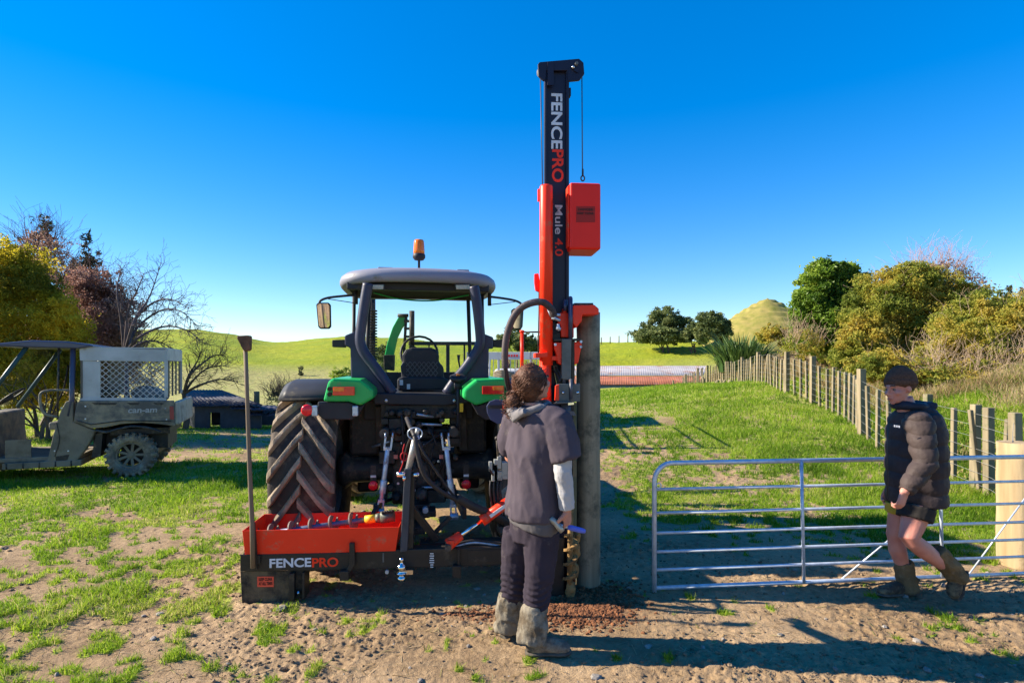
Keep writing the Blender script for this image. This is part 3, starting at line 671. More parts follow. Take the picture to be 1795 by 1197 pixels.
# mirrors
for sd, arm, mr in ((-1, [(624, 517), (600, 519), (575, 522), (562, 527), (560, 533)], (555, 580, 531, 576)), (1, [(858, 520), (882, 523), (903, 527), (914, 533), (915, 541)], (896, 917, 541, 577))):
    a_ = MB().tube(bez([L(x, y, .45) for x, y in arm], 5), .012, 8)
    q = L(arm[0][0], arm[0][1] + 4, .45); a_.tube([q + Vector((0, 0, .07)), q - Vector((0, 0, .07))], .02, 10)
    a_.tube([L(arm[2][0], arm[2][1] + 2, .45), q - Vector((0, 0, .06))], .004, 6)
    a_ = a_.build('mirror_arm', m_plast, T)
    x0, x1, y0_, y1_ = mr; P4 = [(x0, y0_ + 3), (x0 + 4, y0_), (x1 - 3, y0_), (x1, y0_ + 4), (x1 - .5, y1_ - 4), (x1 - 4, y1_), (x0 + 5, y1_), (x0 + 2, y1_ - 4)]
    tilt = lambda P, y: [Vector((p.x, y + (L(0, (y0_ + y1_) / 2, .43).z - p.z) * .22, p.z)) for p in TF.poly(P, y)]
    mo = MB().prism(tilt(P4, .43), (0, .05, 0)).build('mirror', m_plast, T, bevel=.008)
    cxm, cym = (x0 + x1) / 2, (y0_ + y1_) / 2
    MB().prism(tilt([(cxm + (x - cxm) * .84, cym + (y - cym) * .9) for x, y in P4], .424), (0, .004, 0)).build('mirror_glass', pm('mirror', (.9, .9, .9), .02, metal=1, mix=0, col2=(.88, .88, .88)), mo)
# exhaust with guard, loader arm, front frame
e = L(652, 600, 1.75); zt, zm, zb = L(652, 519, 1.75).z, L(652, 545, 1.75).z, 1.35
MB().lathe([(.042, zb), (.042, zt), (.034, zt), (.034, zb)], (e.x, e.y, 0), 'Z', n=16, closed=True).build('exhaust_pipe', m_black, T)
b = MB()
for i in range(30):
    z = zb + (zm - zb) * i / 29; b.lathe([(.060, z - .009), (.068, z), (.060, z + .009)], (e.x, e.y, 0), 'Z', n=16)
b.build('exhaust_guard', m_plast, T)
ga = [(674, 624), (679, 600), (688, 574), (698, 556), (712, 555), (716, 562), (705, 575), (697, 592), (690, 624)]
arm = tprism(ga, 1.95, .12, 'loader_arm', m_green, .01)
tprism([(672, 622), (692, 622), (691, 650), (673, 648)], 1.9, .16, 'arm_pivot', m_black, .01, parent=arm)
b = MB(); b.tube([L(722, 612, 1.9), L(722, 545, 1.9)], .034, 12); b.tube([L(707, 640, 1.95), L(712, 556, 1.95)], .018, 10); b.tube([L(697, 553, 1.95), L(716, 553, 1.95)], .022, 10); b.bar(L(718, 606, 1.85), L(729, 612, 1.85), .05, .05)
for yy in (563, 576, 590): b.bar(L(708, yy, 1.92), L(724, yy, 1.92), .02, .03)
b.build('loader_ram', m_black, arm)
b = MB(); b.bar(L(716, 602, 2.6), L(838, 602, 2.6), .05, .05); b.bar(L(785, 602, 2.6), L(785, 654, 2.6), .05, .04, (0, 1, 0)); b.bar(L(814, 604, 2.6), L(814, 650, 2.6), .025, .02, (0, 1, 0)); b.bar(L(722, 604, 2.6), L(722, 640, 2.6), .03, .03, (0, 1, 0))
b.bar(L(752, 604, 2.6), L(752, 612, 2.6), .02, .02, (0, 1, 0)); b.bar(L(712, 655, 2.6), L(840, 655, 2.6), .04, .05)
b.build('loader_frame', m_plast, T, bevel=.004)
# seat
sY = .30
sp = [(704, 668), (702, 642), (706, 634), (705, 622), (711, 613), (722, 609), (756, 609), (767, 614), (770, 624), (769, 634), (778, 643), (779, 668)]
st = tprism(sp, sY, .11, 'seat_back', m_plast, .025)
q = [(696, 664), (706, 660), (776, 661), (786, 665), (785, 684), (697, 685)]; tprism(q, sY - .07, .30, 'seat_base', m_plast, .02)
b = MB(); P0, P1 = L(712, 634, sY - .012), L(768, 672, sY - .012)
for k in range(-7, 12):
    for sg in (-1, 1):
        xa = P0.x + k * .045; pts = []
        for t in (0, 1):
            pts.append([xa + sg * t * (P0.z - P1.z) * .8, sY - .012, P1.z + (P0.z - P1.z) * t])
        if sg < 0: pts = [[p_[0] + .12, p_[1], p_[2]] for p_ in pts]
        (x0, y0, z0), (x1, y1, z1) = pts
        def cl_(x, z, xo, zo):
            for lim, s_ in ((P0.x, 1), (P1.x, -1)):
                if s_ * (x - lim) < 0:
                    t = (lim - x) / (xo - x) if xo != x else 0; z = z + (zo - z) * t; x = lim
            return x, z
        if max(x0, x1) < P0.x or min(x0, x1) > P1.x: continue
        a1 = cl_(x0, z0, x1, z1); a2 = cl_(x1, z1, x0, z0)
        if abs(a1[1] - a2[1]) > .01: b.bar((a1[0], y0, a1[1]), (a2[0], y0, a2[1]), .010, .008)
b.build('seat_mesh', pm('seat mesh cord', (.10, .10, .11), .6), st)
for px_, yy in ((700.5, 666), (713, 673)): tprism([(px_, yy), (px_ + 6, yy), (px_ + 6, yy + 9), (px_, yy + 9)], sY - .075, .003, 'seat_label', m_white, 0, parent=st)
# steering wheel and console with round joystick
s_ = MB(); cc = Vector((0, .98, 1.83)); s_.tube([cc + Vector((.2 * math.cos(a / 20 * 6.2832), .07 * math.sin(a / 20 * 6.2832), .19 * math.sin(a / 20 * 6.2832))) for a in range(21)], .014, 8, cap=False); s_.tube([cc, (0, 1.2, 1.45)], .03, 10)
s_.build('steering_wheel', m_plast, T)
j = L(803, 661, -.32)
b = MB(); b.lathe([(.02, -.05), (.06, -.035), (.074, -.01), (.074, .005), (.062, .014), (.02, .016), (.0001, .016)], j, (0, -.35, 1), n=28); b.lathe([(.035, -.11), (.035, -.03)], j, 'Z', n=14)
b = b.build('control_head', m_plast, T); MB().ell(j + Vector((0, -.01, .02)), (.018, .018, .01)).build('button', m_amber, b)
MB().tube(bez([j + Vector((0, 0, -.08)), L(803, 690, -.36), L(803, 715, -.36), L(803, 740, -.33), L(800, 760, -.28)], 5), .013, 8).build('control_stalk', m_plast, b)
MB().tube([L(807, 650, .2), L(804, 632, .2), L(804, 622, .2)], [.006, .01, .016], 8).build('gear_lever', m_plast, T)
tprism([(806, 707), (812, 707), (812, 722), (806, 722)], -.38, .02, 'yellow_decal', pm('yellow', (.8, .5, .03), .5), .001)
tprism([(682, 708), (700, 708), (700, 722), (690, 724), (682, 720)], -.16, .05, 'red_bracket', pm('dull red', (.4, .05, .03), .5), .004)
tprism([(717, 707), (727, 707), (725, 722), (716, 722)], -.18, .05, 'red_bracket', MATS['dull red'], .004)
# side struts of cab mounts
tprism([(657, 712), (674, 712), (676, 778), (659, 780)], -.12, .08, 'cab_mount', pm('muddy steel', (.08, .065, .05), .8, col2=(.04, .035, .03), dirt=(MUD, .3, 6)), .01)
tprism([(803, 716), (817, 716), (820, 790), (805, 790)], -.12, .08, 'cab_mount', MATS['muddy steel'], .01)
# three-point linkage: forked adjustable lift rods and lower arms
for (t0, t1) in (((682, 765), (666, 897)), ((780, 765), (796, 905))):
    b = MB(); y_ = -.55; A, B_ = L(*t0, y_), L(*t1, y_ - .03); d = (B_ - A).normalized()
    for q in (-1, 1): b.bar(A + Vector((q * .027, 0, .0)), A + d * .10 + Vector((q * .027, 0, 0)), .016, .035); b.bar(B_ + Vector((q * .022, 0, 0)), B_ - d * .09 + Vector((q * .020, 0, 0)), .014, .03)
    b.bar(A + d * .10 - Vector((.033, 0, 0)), A + d * .10 + Vector((.033, 0, 0)), .03, .03); b.bar(B_ - d * .09 - Vector((.026, 0, 0)), B_ - d * .09 + Vector((.026, 0, 0)), .03, .025)
    b.tube([A + d * .11, B_ - d * .1], .021, 12); b.tube([A + d * .36, B_ - d * .15], .029, 12)
    for q in (-1, 1): b.lathe([(.026, 0), (.026, .012)], A + Vector((q * .03 - .006, 0, .008)), 'X', n=14)
    b.lathe([(.03, -.035), (.03, .035)], B_, 'X', n=14)
    b.build('lift_rod', m_silver, T, bevel=.003)
for sd in (-1, 1):
    b = MB(); b.bar((sd * .30, .05, .55), (sd * .36, -.80, .50), .035, .085);  b.bar((sd * .2, -.05, .5), (sd * .37, -.5, .52), .03, .03)
    b.build('link_arm', m_black, T, bevel=.006); MB().tube([(sd * .30, -.05, 1.12), (sd * .29, -.55, 1.13)], .04, 10).build('lift_arm', m_black, T)
# PTO and drawbar
b = MB(); b.bx(-.09, .09, -.42, -.2, .38, .5); b.lathe([(.05, 0), (.05, -.12), (.03, -.16)], (0.02, -.4, .60), 'Y', n=14); b.bx(-.05, .05, -.62, -.2, .30, .36)
b.bx(.0, .14, -.55, -.35, .42, .47); b.build('drawbar', m_black, T, bevel=.008)
b = MB(); b.lathe([(.024, 0), (.024, -.08)], (.05, -.56, .50), 'Y', n=10); b.tube([(.03, -.5, .42), (.03, -.5, .28)], .018, 8); b.tube(bez([(-.04, -.45, .5), (0, -.5, .42), (.02, -.47, .33)], 5), .005, 6); b.build('drawbar_pin', m_silver, T)
# ================================================================== THE POST DRIVER
m_beam = pm('satin black beam paint', (.022, .019, .017), .45, col2=(.035, .028, .022), scale=6, dirt=((.11, .08, .05), .26, 5), bump=.15)
m_mast = pm('navy black mast paint', (.018, .018, .04), .42, col2=(.014, .014, .03), scale=4, mix=.4, dirt=((.08, .07, .07), .05, 5))
m_lett = pm('pale lettering', (.74, .74, .80), .55, mix=.2)
m_rust = pm('rusty iron', (.17, .085, .05), .85, col2=(.08, .045, .03), scale=18, bump=.5)
m_wood = pm('grey wooden handle', (.21, .15, .10), .8, col2=(.12, .09, .065), scale=12, stretch=(1, 1, .1), bump=.2)
m_grey = pm('worn grey steel', (.16, .165, .16), .55, metal=.3, col2=(.08, .085, .08), scale=9, dirt=((.16, .11, .07), .26, 9))
DF = Frame(620, 4.12, R(5))
D = tag(empty('post_driver', DF.loc(), DF.yaw), 'orange red and black post driving machine with tall mast mounted behind the tractor', 'post driver')
def dprism(pts, y, dy, name, mat, bevel=.004, parent=None): return MB().prism(DF.poly(pts, y), (0, dy, 0)).build(name, mat, parent or D, bevel=bevel)
LD = DF.L
# beam
bm_ = dprism([(421, 972), (620, 968), (620, 997), (421, 1001)], 0, .012, 'beam_plate', m_beam, .003)
x0, x1 = LD(421, 985, .012).x, LD(1000, 985, .012).x; zt, zb = LD(600, 966, .0).z, LD(600, 1000, 0).z
b = MB(); b.bx(LD(505, 985, .02).x, x1, .014, .12, zb, zt - .004); b.build('beam', m_beam, D, bevel=.006)
b = MB(); b.bx(LD(735, 950, .30).x, x1, .30, .42, LD(735, 967, .30).z, LD(735, 952, .30).z); b.build('rear_beam', m_beam, D, bevel=.005)
dprism([(421, 1001), (505, 1000), (535, 999), (535, 1047), (512, 1050), (505, 1057), (424, 1058)], .016, .012, 'foot_plate', pm('muddy foot plate', (.03, .024, .018), .8, col2=(.02, .016, .013), dirt=((.13, .095, .055), .45, 4), bump=.4), .003)
b = MB(); b.bx(LD(508, 0, -.01).x, LD(517, 0, -.01).x, -.03, .12, LD(510, 1050, -.01).z, zb); b.bx(LD(531, 0, 0).x, LD(535, 0, 0).x, -.02, .12, LD(510, 1050, -.01).z, zb); b.bx(LD(424, 0, 0).x, LD(430, 0, 0).x, .02, .45, LD(428, 1057, 0).z, zt); b.build('leg', m_beam, D, bevel=.003)
MB().lathe([(.017, 0), (.017, -.01), (.0001, -.02)], LD(523, 1038, -.0), 'Y', n=14).build('bolt_head', m_chrome, D)
lab = dprism([(451, 1010), (480, 1010), (480, 1028), (451, 1028)], .014, -.002, 'warning_label', pm('orange label', (.85, .10, .05), .5, mix=.2), 0)
m_ink = pm('label ink', (.10, .02, .015), .6, mix=.2)
for row, tx in ((1018, 'KEEP CLEAR'), (1025.5, 'AT ALL TIMES')):
    text_part('lettering', tx, m_ink, lab, LD(453.5, row, .0115), (1, 0, 0), (0, 0, 1), width=(LD(477.5, row, 0) - LD(453.5, row, 0)).x, height=.022, bold=.03, depth=.0015)
o_ = LD(472.5, 995, -.001)
text_part('lettering', 'FENCE', m_lett, bm_, o_, (1, 0, 0), (0, 0, 1), width=LD(545.5, 995, 0).x - LD(472.5, 995, 0).x, height=.066, bold=.026, depth=.002)
text_part('lettering', 'PRO', m_orange, bm_, LD(547, 994, -.001), (1, 0, 0), (0, 0, 1), width=LD(593, 995, 0).x - LD(547, 995, 0).x, height=.068, bold=.026, depth=.002)
# plates, brackets and small writing on the beam
dprism([(670.5, 969), (673, 969), (673, 985), (670.5, 985)], .010, .004, 'rib', m_grey, 0)
b = MB()
b.prism(DF.poly([(612, 952), (621, 952), (622, 984), (622, 990), (611, 1008), (606, 1008), (606, 1000), (612, 990)], -.03), (0, .028, 0)); b.prism(DF.poly([(595, 1001), (611, 1001), (611, 1018), (595, 1018)], -.05), (0, .06, 0)); b.build('side_bracket', m_beam, D, bevel=.004)
b = MB(); b.prism(DF.poly([(802, 962), (806, 962), (806, 992), (802, 992)], -.02), (0, .03, 0)); b.prism(DF.poly([(793, 992), (808, 992), (808, 1014), (793, 1012)], -.04), (0, .05, 0)); b.build('side_bracket', m_beam, D, bevel=.004)
b = MB(); rr = random.Random(3)
for i in range(7):
    yy = 969 + i * 3.9; wq = rr.uniform(5, 10); b.prism(DF.poly([(757 - wq / 2, yy), (757 + wq / 2, yy), (757 + wq / 2, yy + 1.7), (757 - wq / 2, yy + 1.7)], .012), (0, -.002, 0))
b.build('small_print', m_white, D)
dprism([(712, 957), (770, 956), (768, 963), (712, 964)], .10, .03, 'red_strip', m_orange, .003)
dprism([(820, 964), (890, 962), (890, 984), (820, 985)], .012, -.004, 'side_plate', m_beam, .001)
# tool tray
def tray():
    z0, z1 = LD(560, 970, .0).z + .002, LD(560, 926.5, -.0).z; xa, xb = LD(424.5, 926, .0).x, LD(700, 926, .0).x; y0, y1 = .00, .46; tk = .006; b = MB()
    O = [(xa, y0), (xb, y0), (xb, y1), (xa, y1)]; ins = .028; Bt = [(xa + ins * .6, y0 + .004), (xb - ins, y0 + .004), (xb - ins, y1 - .02), (xa + ins * .6, y1 - .02)]
    vo = [(x, y, z0) for x, y in Bt] + [(x, y, z1) for x, y in O]; vi = [(x + (tk if i in (0, 3) else -tk), y + (tk if i < 2 else -tk), z0 + tk) for i, (x, y) in enumerate(Bt)] + [(x + (tk if i in (0, 3) else -tk), y + (tk if i < 2 else -tk), z1) for i, (x, y) in enumerate(O)]
    V = vo + vi; fs = [(3, 2, 1, 0)] + [(i, (i + 1) % 4, 4 + (i + 1) % 4, 4 + i) for i in range(4)] + [(8, 9, 10, 11)] + [(8 + (i + 1) % 4, 8 + i, 12 + i, 12 + (i + 1) % 4) for i in range(4)] + [(4 + i, 4 + (i + 1) % 4, 12 + (i + 1) % 4, 12 + i) for i in range(4)]
    return b.add(V, fs).build('tool_tray', m_orange, D, bevel=.004)
tray()
# A-frame upright with hitch, braces
dprism([(709, 822), (721, 820), (714, 966), (701, 968)], -.01, .05, 'upright', pm('upright steel', (.055, .06, .075), .45, col2=(.035, .038, .05), dirt=(MUD, .12, 8)), .006)
b = MB(); b.bar(LD(722, 828, .06), LD(719, 968, .06), .045, .06, (0, 1, 0)); b.bar(LD(722, 890, .15), LD(765, 946, .2), .05, .05, (0, 1, 0)); b.bar(LD(715, 826, .05), LD(716, 830, .35), .05, .05); b.bar(LD(718, 838, .05), LD(705, 936, .40), .05, .03, (1, 0, 0)); b.bar(LD(740, 956, .36), LD(790, 905, .42), .03, .05, (0, 1, 0)); b.build('brace', m_beam, D, bevel=.004)
b = MB(); p0, p1 = LD(715, 827, .03), LD(730, 762, -.02); b.tube([p0, p1], .024, 12); b.tube([p1, p1 + (p1 - p0).normalized() * .05], .016, 10)
b.build('hose_pole', pm('galvanised tube', (.5, .5, .5), .45, metal=.5), D)
c_ = LD(727.5, 760, -.05); b = MB(); b.tube([c_ + Vector((.052 * math.cos(a * .2618), 0, .043 * math.sin(a * .2618))) for a in range(25)], .0045, 8, cap=False); b.build('hose_ring', m_silver, D)
b = MB(); b.lathe([(.02, -.03), (.02, .03)], LD(703, 831, -.02), 'X', n=10); b.lathe([(.014, 0), (.02, .012), (.014, .024)], LD(706, 838, -.03), 'X', n=10); b.lathe([(.018, -.02), (.018, .02)], LD(730, 832, .0), 'X', n=10); b.build('hitch_pin', m_chrome, D)
b = MB(); c_ = LD(708, 800, -.03); b.tube([c_ + Vector((.024 * math.cos(a * .5236), 0, .030 * math.sin(a * .5236))) for a in range(13)], .004, 6, cap=False); b.tube(bez([LD(709, 778, -.03), LD(706, 790, -.03), LD(708, 795, -.03), LD(706, 812, -.03), LD(700, 828, -.03)], 4), .004, 6); b.build('red_cord', pm('red cord', (.45, .01, .015), .7), D)
# tow ball
c_ = LD(704, 996, -.06); b = MB().lathe([(.03, -.085), (.03, -.06), (.02, -.055), (.02, -.04), (.038, -.036), (.038, -.028), (.018, -.02), (.027, -.01), (.033, .006), (.03, .022), (.018, .032), (.012, .036), (.012, .055), (.018, .06), (.012, .075), (.0001, .078)], c_, 'Z', n=20); b.box(c_ + Vector((.05, .02, -.03)), (.06, .04, .03)); b.build('tow_ball', m_chrome, D)
MB().bx(c_.x - .05, c_.x + .05, -.05, .02, c_.z - .07, c_.z - .045).build('tow_plate', m_beam, D, bevel=.003)
MB().lathe([(.014, 0), (.014, -.03)], LD(679, 1000, .01), 'Y', n=8).build('bolt_head', m_silver, D)
# orange hydraulic ram slanting up to the mast
b = MB(); A, B_, C_ = LD(797, 946, .02), LD(845, 912, .05), LD(900, 873, .10); d = (C_ - A).normalized(); b.tube([B_, C_], .040, 18); b.tube([B_ - d * .004, B_ + d * .05], .043, 18); rm = b.build('ram', m_orange, D)
b = MB(); b.tube([A, B_], .016, 12); b.build('ram_rod', m_chrome, rm)
b = MB(); b.tube([A - d * .06, A + d * .06], [.05, .035], 8, flat=.7); b.box(A - d * .03, (.05, .08, .05)); b.build('ram_clevis', m_orange, rm, bevel=.006)
b = MB(); b.lathe([(.024, -.06), (.024, .05)], A - d * .055 + Vector((0, 0, -.01)), 'Y', n=14); b.build('ram_pin', m_black, rm)
q0, q1 = B_ + d * .07, B_ + d * .22; b = MB(); b.bar(q0 + Vector((0, -.043, 0)), q1 + Vector((0, -.043, 0)), .004, .024, (0, 0, 1)); b.build('ram_label', m_white, rm)
# hoses: bundle from the linkage down to the mast, tubes lying on the beam, sleeved arc
def hose(pts, r, name='hose', mat=m_hose, par=D, n=9): return MB().tube(bez(pts, 7), r, n).build(name, mat, par)
hose([LD(713, 733, .35), LD(719, 748, .12), LD(727, 766, -.05), LD(733, 800, -.08), LD(746, 835, -.08), LD(775, 862, -.05), LD(806, 878, 0), LD(840, 893, .05), LD(885, 912, .2)], .017)
hose([LD(730, 765, -.03), LD(741, 790, -.05), LD(765, 826, -.05), LD(790, 862, 0), LD(815, 882, .03), LD(862, 904, .1), LD(900, 930, .2)], .009)
hose([LD(722, 765, -.02), LD(716, 778, .1), LD(710, 800, .35)], .012)
hose([LD(735, 775, -.03), LD(742, 800, .05), LD(754, 815, .2), LD(758, 840, .4)], .007)
b = MB(); pts = bez([LD(800, 872, 0), LD(830, 888, .04), LD(865, 903, .1), LD(890, 916, .2)], 10)
b.tube(pts, [.030 + .003 * (i % 2) for i in range(len(pts))], 12); b.build('hose_sleeve', m_hose, D)
for k, (ya, yb) in enumerate(((948, 952), (952, 958), (955, 962))): hose([LD(795, ya + 6, .06), LD(825, ya - 1, .06), LD(850, ya, .06), LD(885, yb, .06), LD(940, yb + 3, .08)], .009, mat=m_silver if k == 1 else m_hose)
arc = bez([LD(971, 553, -.18), LD(966, 541, -.2), LD(952, 530, -.22), LD(932, 531, -.22), LD(912, 541, -.2), LD(898, 560, -.18), LD(888, 590, -.15), LD(885, 622, -.12), LD(886, 645, -.1)], 9)
b = MB(); b.tube(arc, .017, 10)
for i in range(len(arc) - 1):          # spiral guard rings
    for f in (0., .5):
        c = arc[i].lerp(arc[i + 1], f); t = (arc[i + 1] - arc[i]).normalized(); b.lathe([(.017, -.008), (.0255, -.004), (.0255, .004), (.017, .008)], c, t, n=10)
b.build('spiral_hose', pm('spiral guard', (.10, .075, .08), .5, col2=(.06, .045, .05)), D)
hose([LD(885, 640, -.1), LD(887, 665, -.08), LD(893, 690, 0), LD(902, 720, .1)], .013); hose([LD(887, 642, -.08), LD(891, 665, -.06), LD(898, 690, 0), LD(907, 715, .1)], .010)
# mast -----------------------------------------------------------------------
MY = .02; zg = lambda px, py, y=MY: LD(px, py, y).z
mx0, mx1 = LD(958, 300, MY).x, LD(993, 300, MY).x; ztop = zg(976, 118); 
b = MB(); b.bx(mx0, mx1, MY, MY + .15, .02, ztop); mast = b.build('mast', m_mast, D, bevel=.004)
b = MB()
for x in (mx0 - .008, mx1 + .002): b.bx(x - .008, x + .010, MY - .022, MY + .03, .02, ztop + .02)
b.build('mast_flange', m_mast, mast, bevel=.003)
b = MB(); b.bx(mx1 + .010, mx1 + .028, MY + .04, MY + .12, .02, ztop); b.build('mast_rail', pm('dull mast rail', (.04, .045, .06), .4, metal=.3), mast, bevel=.003)
zu = Vector((0, 0, -1))
def vtext(tx, pxr, y0, y1, hpx, mat, bold):
    hgt = hpx * .00418; x = LD(pxr, 0, MY - .003).x   # glyph tops point to +x, reading downwards
    text_part('lettering', tx, mat, mast, (x - hgt, MY - .001, zg(pxr, y0)), (0, 0, -1), (1, 0, 0), width=zg(pxr, y0) - zg(pxr, y1), height=hgt, bold=bold)
vtext('FENCE', 986, 165, 262, 20.5, m_lett, .026); vtext('PRO', 988, 263, 320, 21, m_orange, .026)
vtext('Mule', 986, 360, 411, 13.5, m_lett, .012); vtext('4.0', 987, 418, 449, 14.5, m_orange, .012)
head = [(943, 113), (946, 109), (1015, 103), (1023, 110), (1024.5, 130), (1016, 141), (996, 143), (994, 124), (958, 124), (957, 139), (953, 142), (944, 134)]
hd = dprism(head, MY - .03, .02, 'mast_head', m_mast, .004)
MB().prism(DF.poly(head, MY + .13), (0, .02, 0)).build('mast_head', m_mast, D, bevel=.004)
b = MB(); b.lathe([(.062, -.03), (.05, -.01), (.05, .01), (.062, .03)], LD(1006, 124, MY + .06), 'Y', n=24); b.lathe([(.05, -.03), (.04, -.01), (.04, .01), (.05, .03)], LD(953, 125, MY + .06), 'Y', n=24); b.lathe([(.012, -.11), (.012, .1)], LD(1006, 124, MY + .06), 'Y', n=12); b.build('sheave', m_grey, hd)
MB().lathe([(.011, 0), (.011, -.02), (.0001, -.024)], LD(1004, 120, MY - .03), 'Y', n=14).build('bolt_head', m_chrome, hd)
MB().bar(LD(1007, 122, MY - .035), LD(1014, 126, MY - .035), .025, .012, (0, 1, 0)).build('head_plate', m_mast, hd); b = MB(); b.bar(LD(965, 110, MY - .035), LD(965, 150, MY - .035), .045, .012, (0, 1, 0)); b.build('head_plate', m_mast, hd)
dprism([(994, 154), (1001, 154), (1001, 168), (994, 168)], MY + .03, .05, 'mast_lug', m_mast, .002)
# lifting cables
m_cable = pm('wire cable', (.10, .09, .09), .5, metal=.4)
b = MB(); b.tube([LD(1020, 128, MY + .05), LD(1021, 302, MY + .0)], .004, 6); b.tube([LD(947.5, 132, MY + .05), LD(951, 330, MY + .0)], .004, 6); b.tube([LD(945, 500, MY + .05), LD(944, 622, MY)], .006, 6); b.build('lifting_cable', m_cable, D)
# weight box
WP = [(993, 323), (999, 320), (1054, 321), (1055, 436), (1051, 444), (998, 445), (993, 439)]
wz0, wz1 = LD(1020, 437, -.12).z, LD(1020, 320, -.12).z; wx0, wx1 = LD(999, 380, -.12).x, LD(1053.5, 380, -.12).x
b = MB(); b.bx(wx0, wx1, -.12, .16, wz0, wz1); wb = b.build('drop_weight', pm('weight red paint', (.88, .020, .008), .42, col2=(.78, .016, .007), scale=3, mix=.4, dirt=((.3, .06, .03), .10, 6)), D, bevel=.016, seg=3)
b = MB(); b.bx(wx0 - .012, wx0 - .001, -.10, -.02, wz0 + .02, wz1 - .02); b.build('weight_guide', m_orange, wb, bevel=.006)
dprism([(1010, 362), (1043, 362), (1043, 390), (1010, 390)], -.121, -.0015, 'warning_label', pm('label dark red', (.42, .02, .012), .5), 0, parent=wb)
text_part('lettering', 'DANGER', m_ink, wb, LD(1013, 369.5, -.1226), (1, 0, 0), (0, 0, 1), width=.115, height=.019, bold=.05)
text_part('lettering', 'KEEP CLEAR', m_ink, wb, LD(1012, 376, -.1226), (1, 0, 0), (0, 0, 1), width=.122, height=.017, bold=.05)
c_ = LD(1021.5, 313, 0); b = MB(); b.tube([c_ + Vector((.014 * math.cos(a * .5236), 0, .019 * math.sin(a * .5236))) for a in range(13)], .005, 6, cap=False); b.tube([c_ + Vector((0, 0, .018)), c_ + Vector((0, 0, .07))], .007, 6); b.build('shackle', m_black, wb)
# orange tube in front-left of the mast
tx = LD(957.5, 400, -.05); zt_, zb_ = LD(957, 326, -.05).z, LD(957, 640, -.05).z
b = MB(); b.lathe([(.048, zb_), (.048, zt_ - .01), (.044, zt_), (.0001, zt_)], (tx.x, -.05, 0), 'Z', n=28); cyl = b.build('lift_cylinder', m_orange, D)
tx2 = LD(956, 660, -.05).x; b = MB(); b.lathe([(.044, LD(0, 745, -.05).z), (.044, LD(0, 622, -.05).z)], (tx2, -.05, 0), 'Z', n=20); b.build('lower_cylinder', m_orange, D)
b = MB(); b.prism(DF.poly([(938, 619), (960, 617), (960, 626), (938, 627)], -.11), (0, .10, 0)); b.prism(DF.poly([(958, 624), (984, 624), (984, 632), (958, 631)], -.08), (0, .10, 0)); b.build('cylinder_clamp', m_orange, cyl, bevel=.004)
MB().prism(DF.poly([(937, 480), (944, 479), (947, 496), (945, 512), (939, 509), (937, 495)], .0), (0, .03, 0)).build('side_hook', pm('weight red paint'  , (0, 0, 0)), cyl, bevel=.003); MB().prism(DF.poly([(943, 331), (947, 331), (947, 352), (943, 352)], -.02), (0, .03, 0)).build('side_hook', m_orange, cyl, bevel=.003)
b = MB(); b.tube([LD(944.5, 588, 0), LD(944.5, 606, 0)], .012, 8); b.build('adjuster', m_black, cyl)
# thin orange handle tube with cross rod
b = MB(); b.tube([LD(915, 655, .10), LD(915, 583, .10)], .0135, 14); b.tube([LD(915, 583, .10), LD(915, 579, .10)], .017, 14); hb = b.build('guard_tube', m_orange, D)
b = MB(); b.tube([LD(916, 582, .10), LD(946, 582, .06)], .006, 8); b.build('cross_rod', m_black, hb)
# rock spike, slides, clamps in front of the mast
fy = -.06
b = MB(); b.tube([LD(1000, 594, fy - .03), LD(1000, 523, fy - .03)], .0165, 14); b.ell(LD(1000, 523, fy - .03), .0165, 12, 8); b.tube([LD(991, 545, fy), LD(991, 528, fy)], .016, 12); b.ell(LD(991, 528, fy), .016, 10, 8); b.build('guide_rod', pm('blue black rod', (.07, .08, .14), .35, metal=.4), D)
b = MB(); b.prism(DF.poly([(985, 594), (1002, 594), (1001, 664), (997, 666), (985, 664)], fy - .05), (0, .05, 0)); b.build('slide_column', m_grey, D, bevel=.004)
b = MB(); b.prism(DF.poly([(1002, 598), (1008, 598), (1007, 720), (1001, 720)], fy - .02), (0, .05, 0)); b.prism(DF.poly([(971, 594), (1018, 593), (1018, 597), (971, 598)], fy - .04), (0, .10, 0)); b.build('slide_rail', m_beam, D, bevel=.003)
b = MB(); b.prism(DF.poly([(982, 548), (1006, 549), (1006, 592), (984, 591), (983, 570), (978, 566), (978, 552)], fy + .02), (0, .12, 0)); b.prism(DF.poly([(987, 540), (993, 540), (993, 549), (987, 549)], fy + .02), (0, .1, 0)); b.build('cap_bracket', m_orange, D, bevel=.005)
b = MB(); b.prism(DF.poly([(971, 600), (986, 600), (986, 623), (984, 640), (978, 636), (975, 620), (972, 612)], fy - .03), (0, .09, 0)); b.prism(DF.poly([(1005, 600), (1019, 597), (1020, 606), (1016, 624), (1014, 636), (1006, 640), (1006, 620)], fy - .02), (0, .10, 0)); b.build('slide_bracket', m_orange, D, bevel=.005)
b = MB()
for (x, y) in ((973, 604), (1018, 599), (1018, 608)): b.lathe([(.010, 0), (.010, -.015)], LD(x, y, fy - .035), 'Y', n=8)
b.build('bolt_head', m_silver, D)
b = MB(); b.prism(DF.poly([(976, 673), (998, 672), (998, 704), (976, 704)], fy - .06), (0, .05, 0)); b.prism(DF.poly([(998, 674), (1017, 672), (1017, 704), (998, 704)], fy - .03), (0, .03, 0)); b.prism(DF.poly([(978, 704), (1004, 704), (1004, 707), (972, 708)], fy - .09), (0, .09, 0)); b.build('clamp_plate', m_grey, D, bevel=.004)
b = MB(); b.prism(DF.poly([(974, 676), (980, 674), (980, 702), (973, 702)], fy - .07), (0, .03, 0)); b.build('clamp_edge', m_orange, D, bevel=.002)
b = MB()
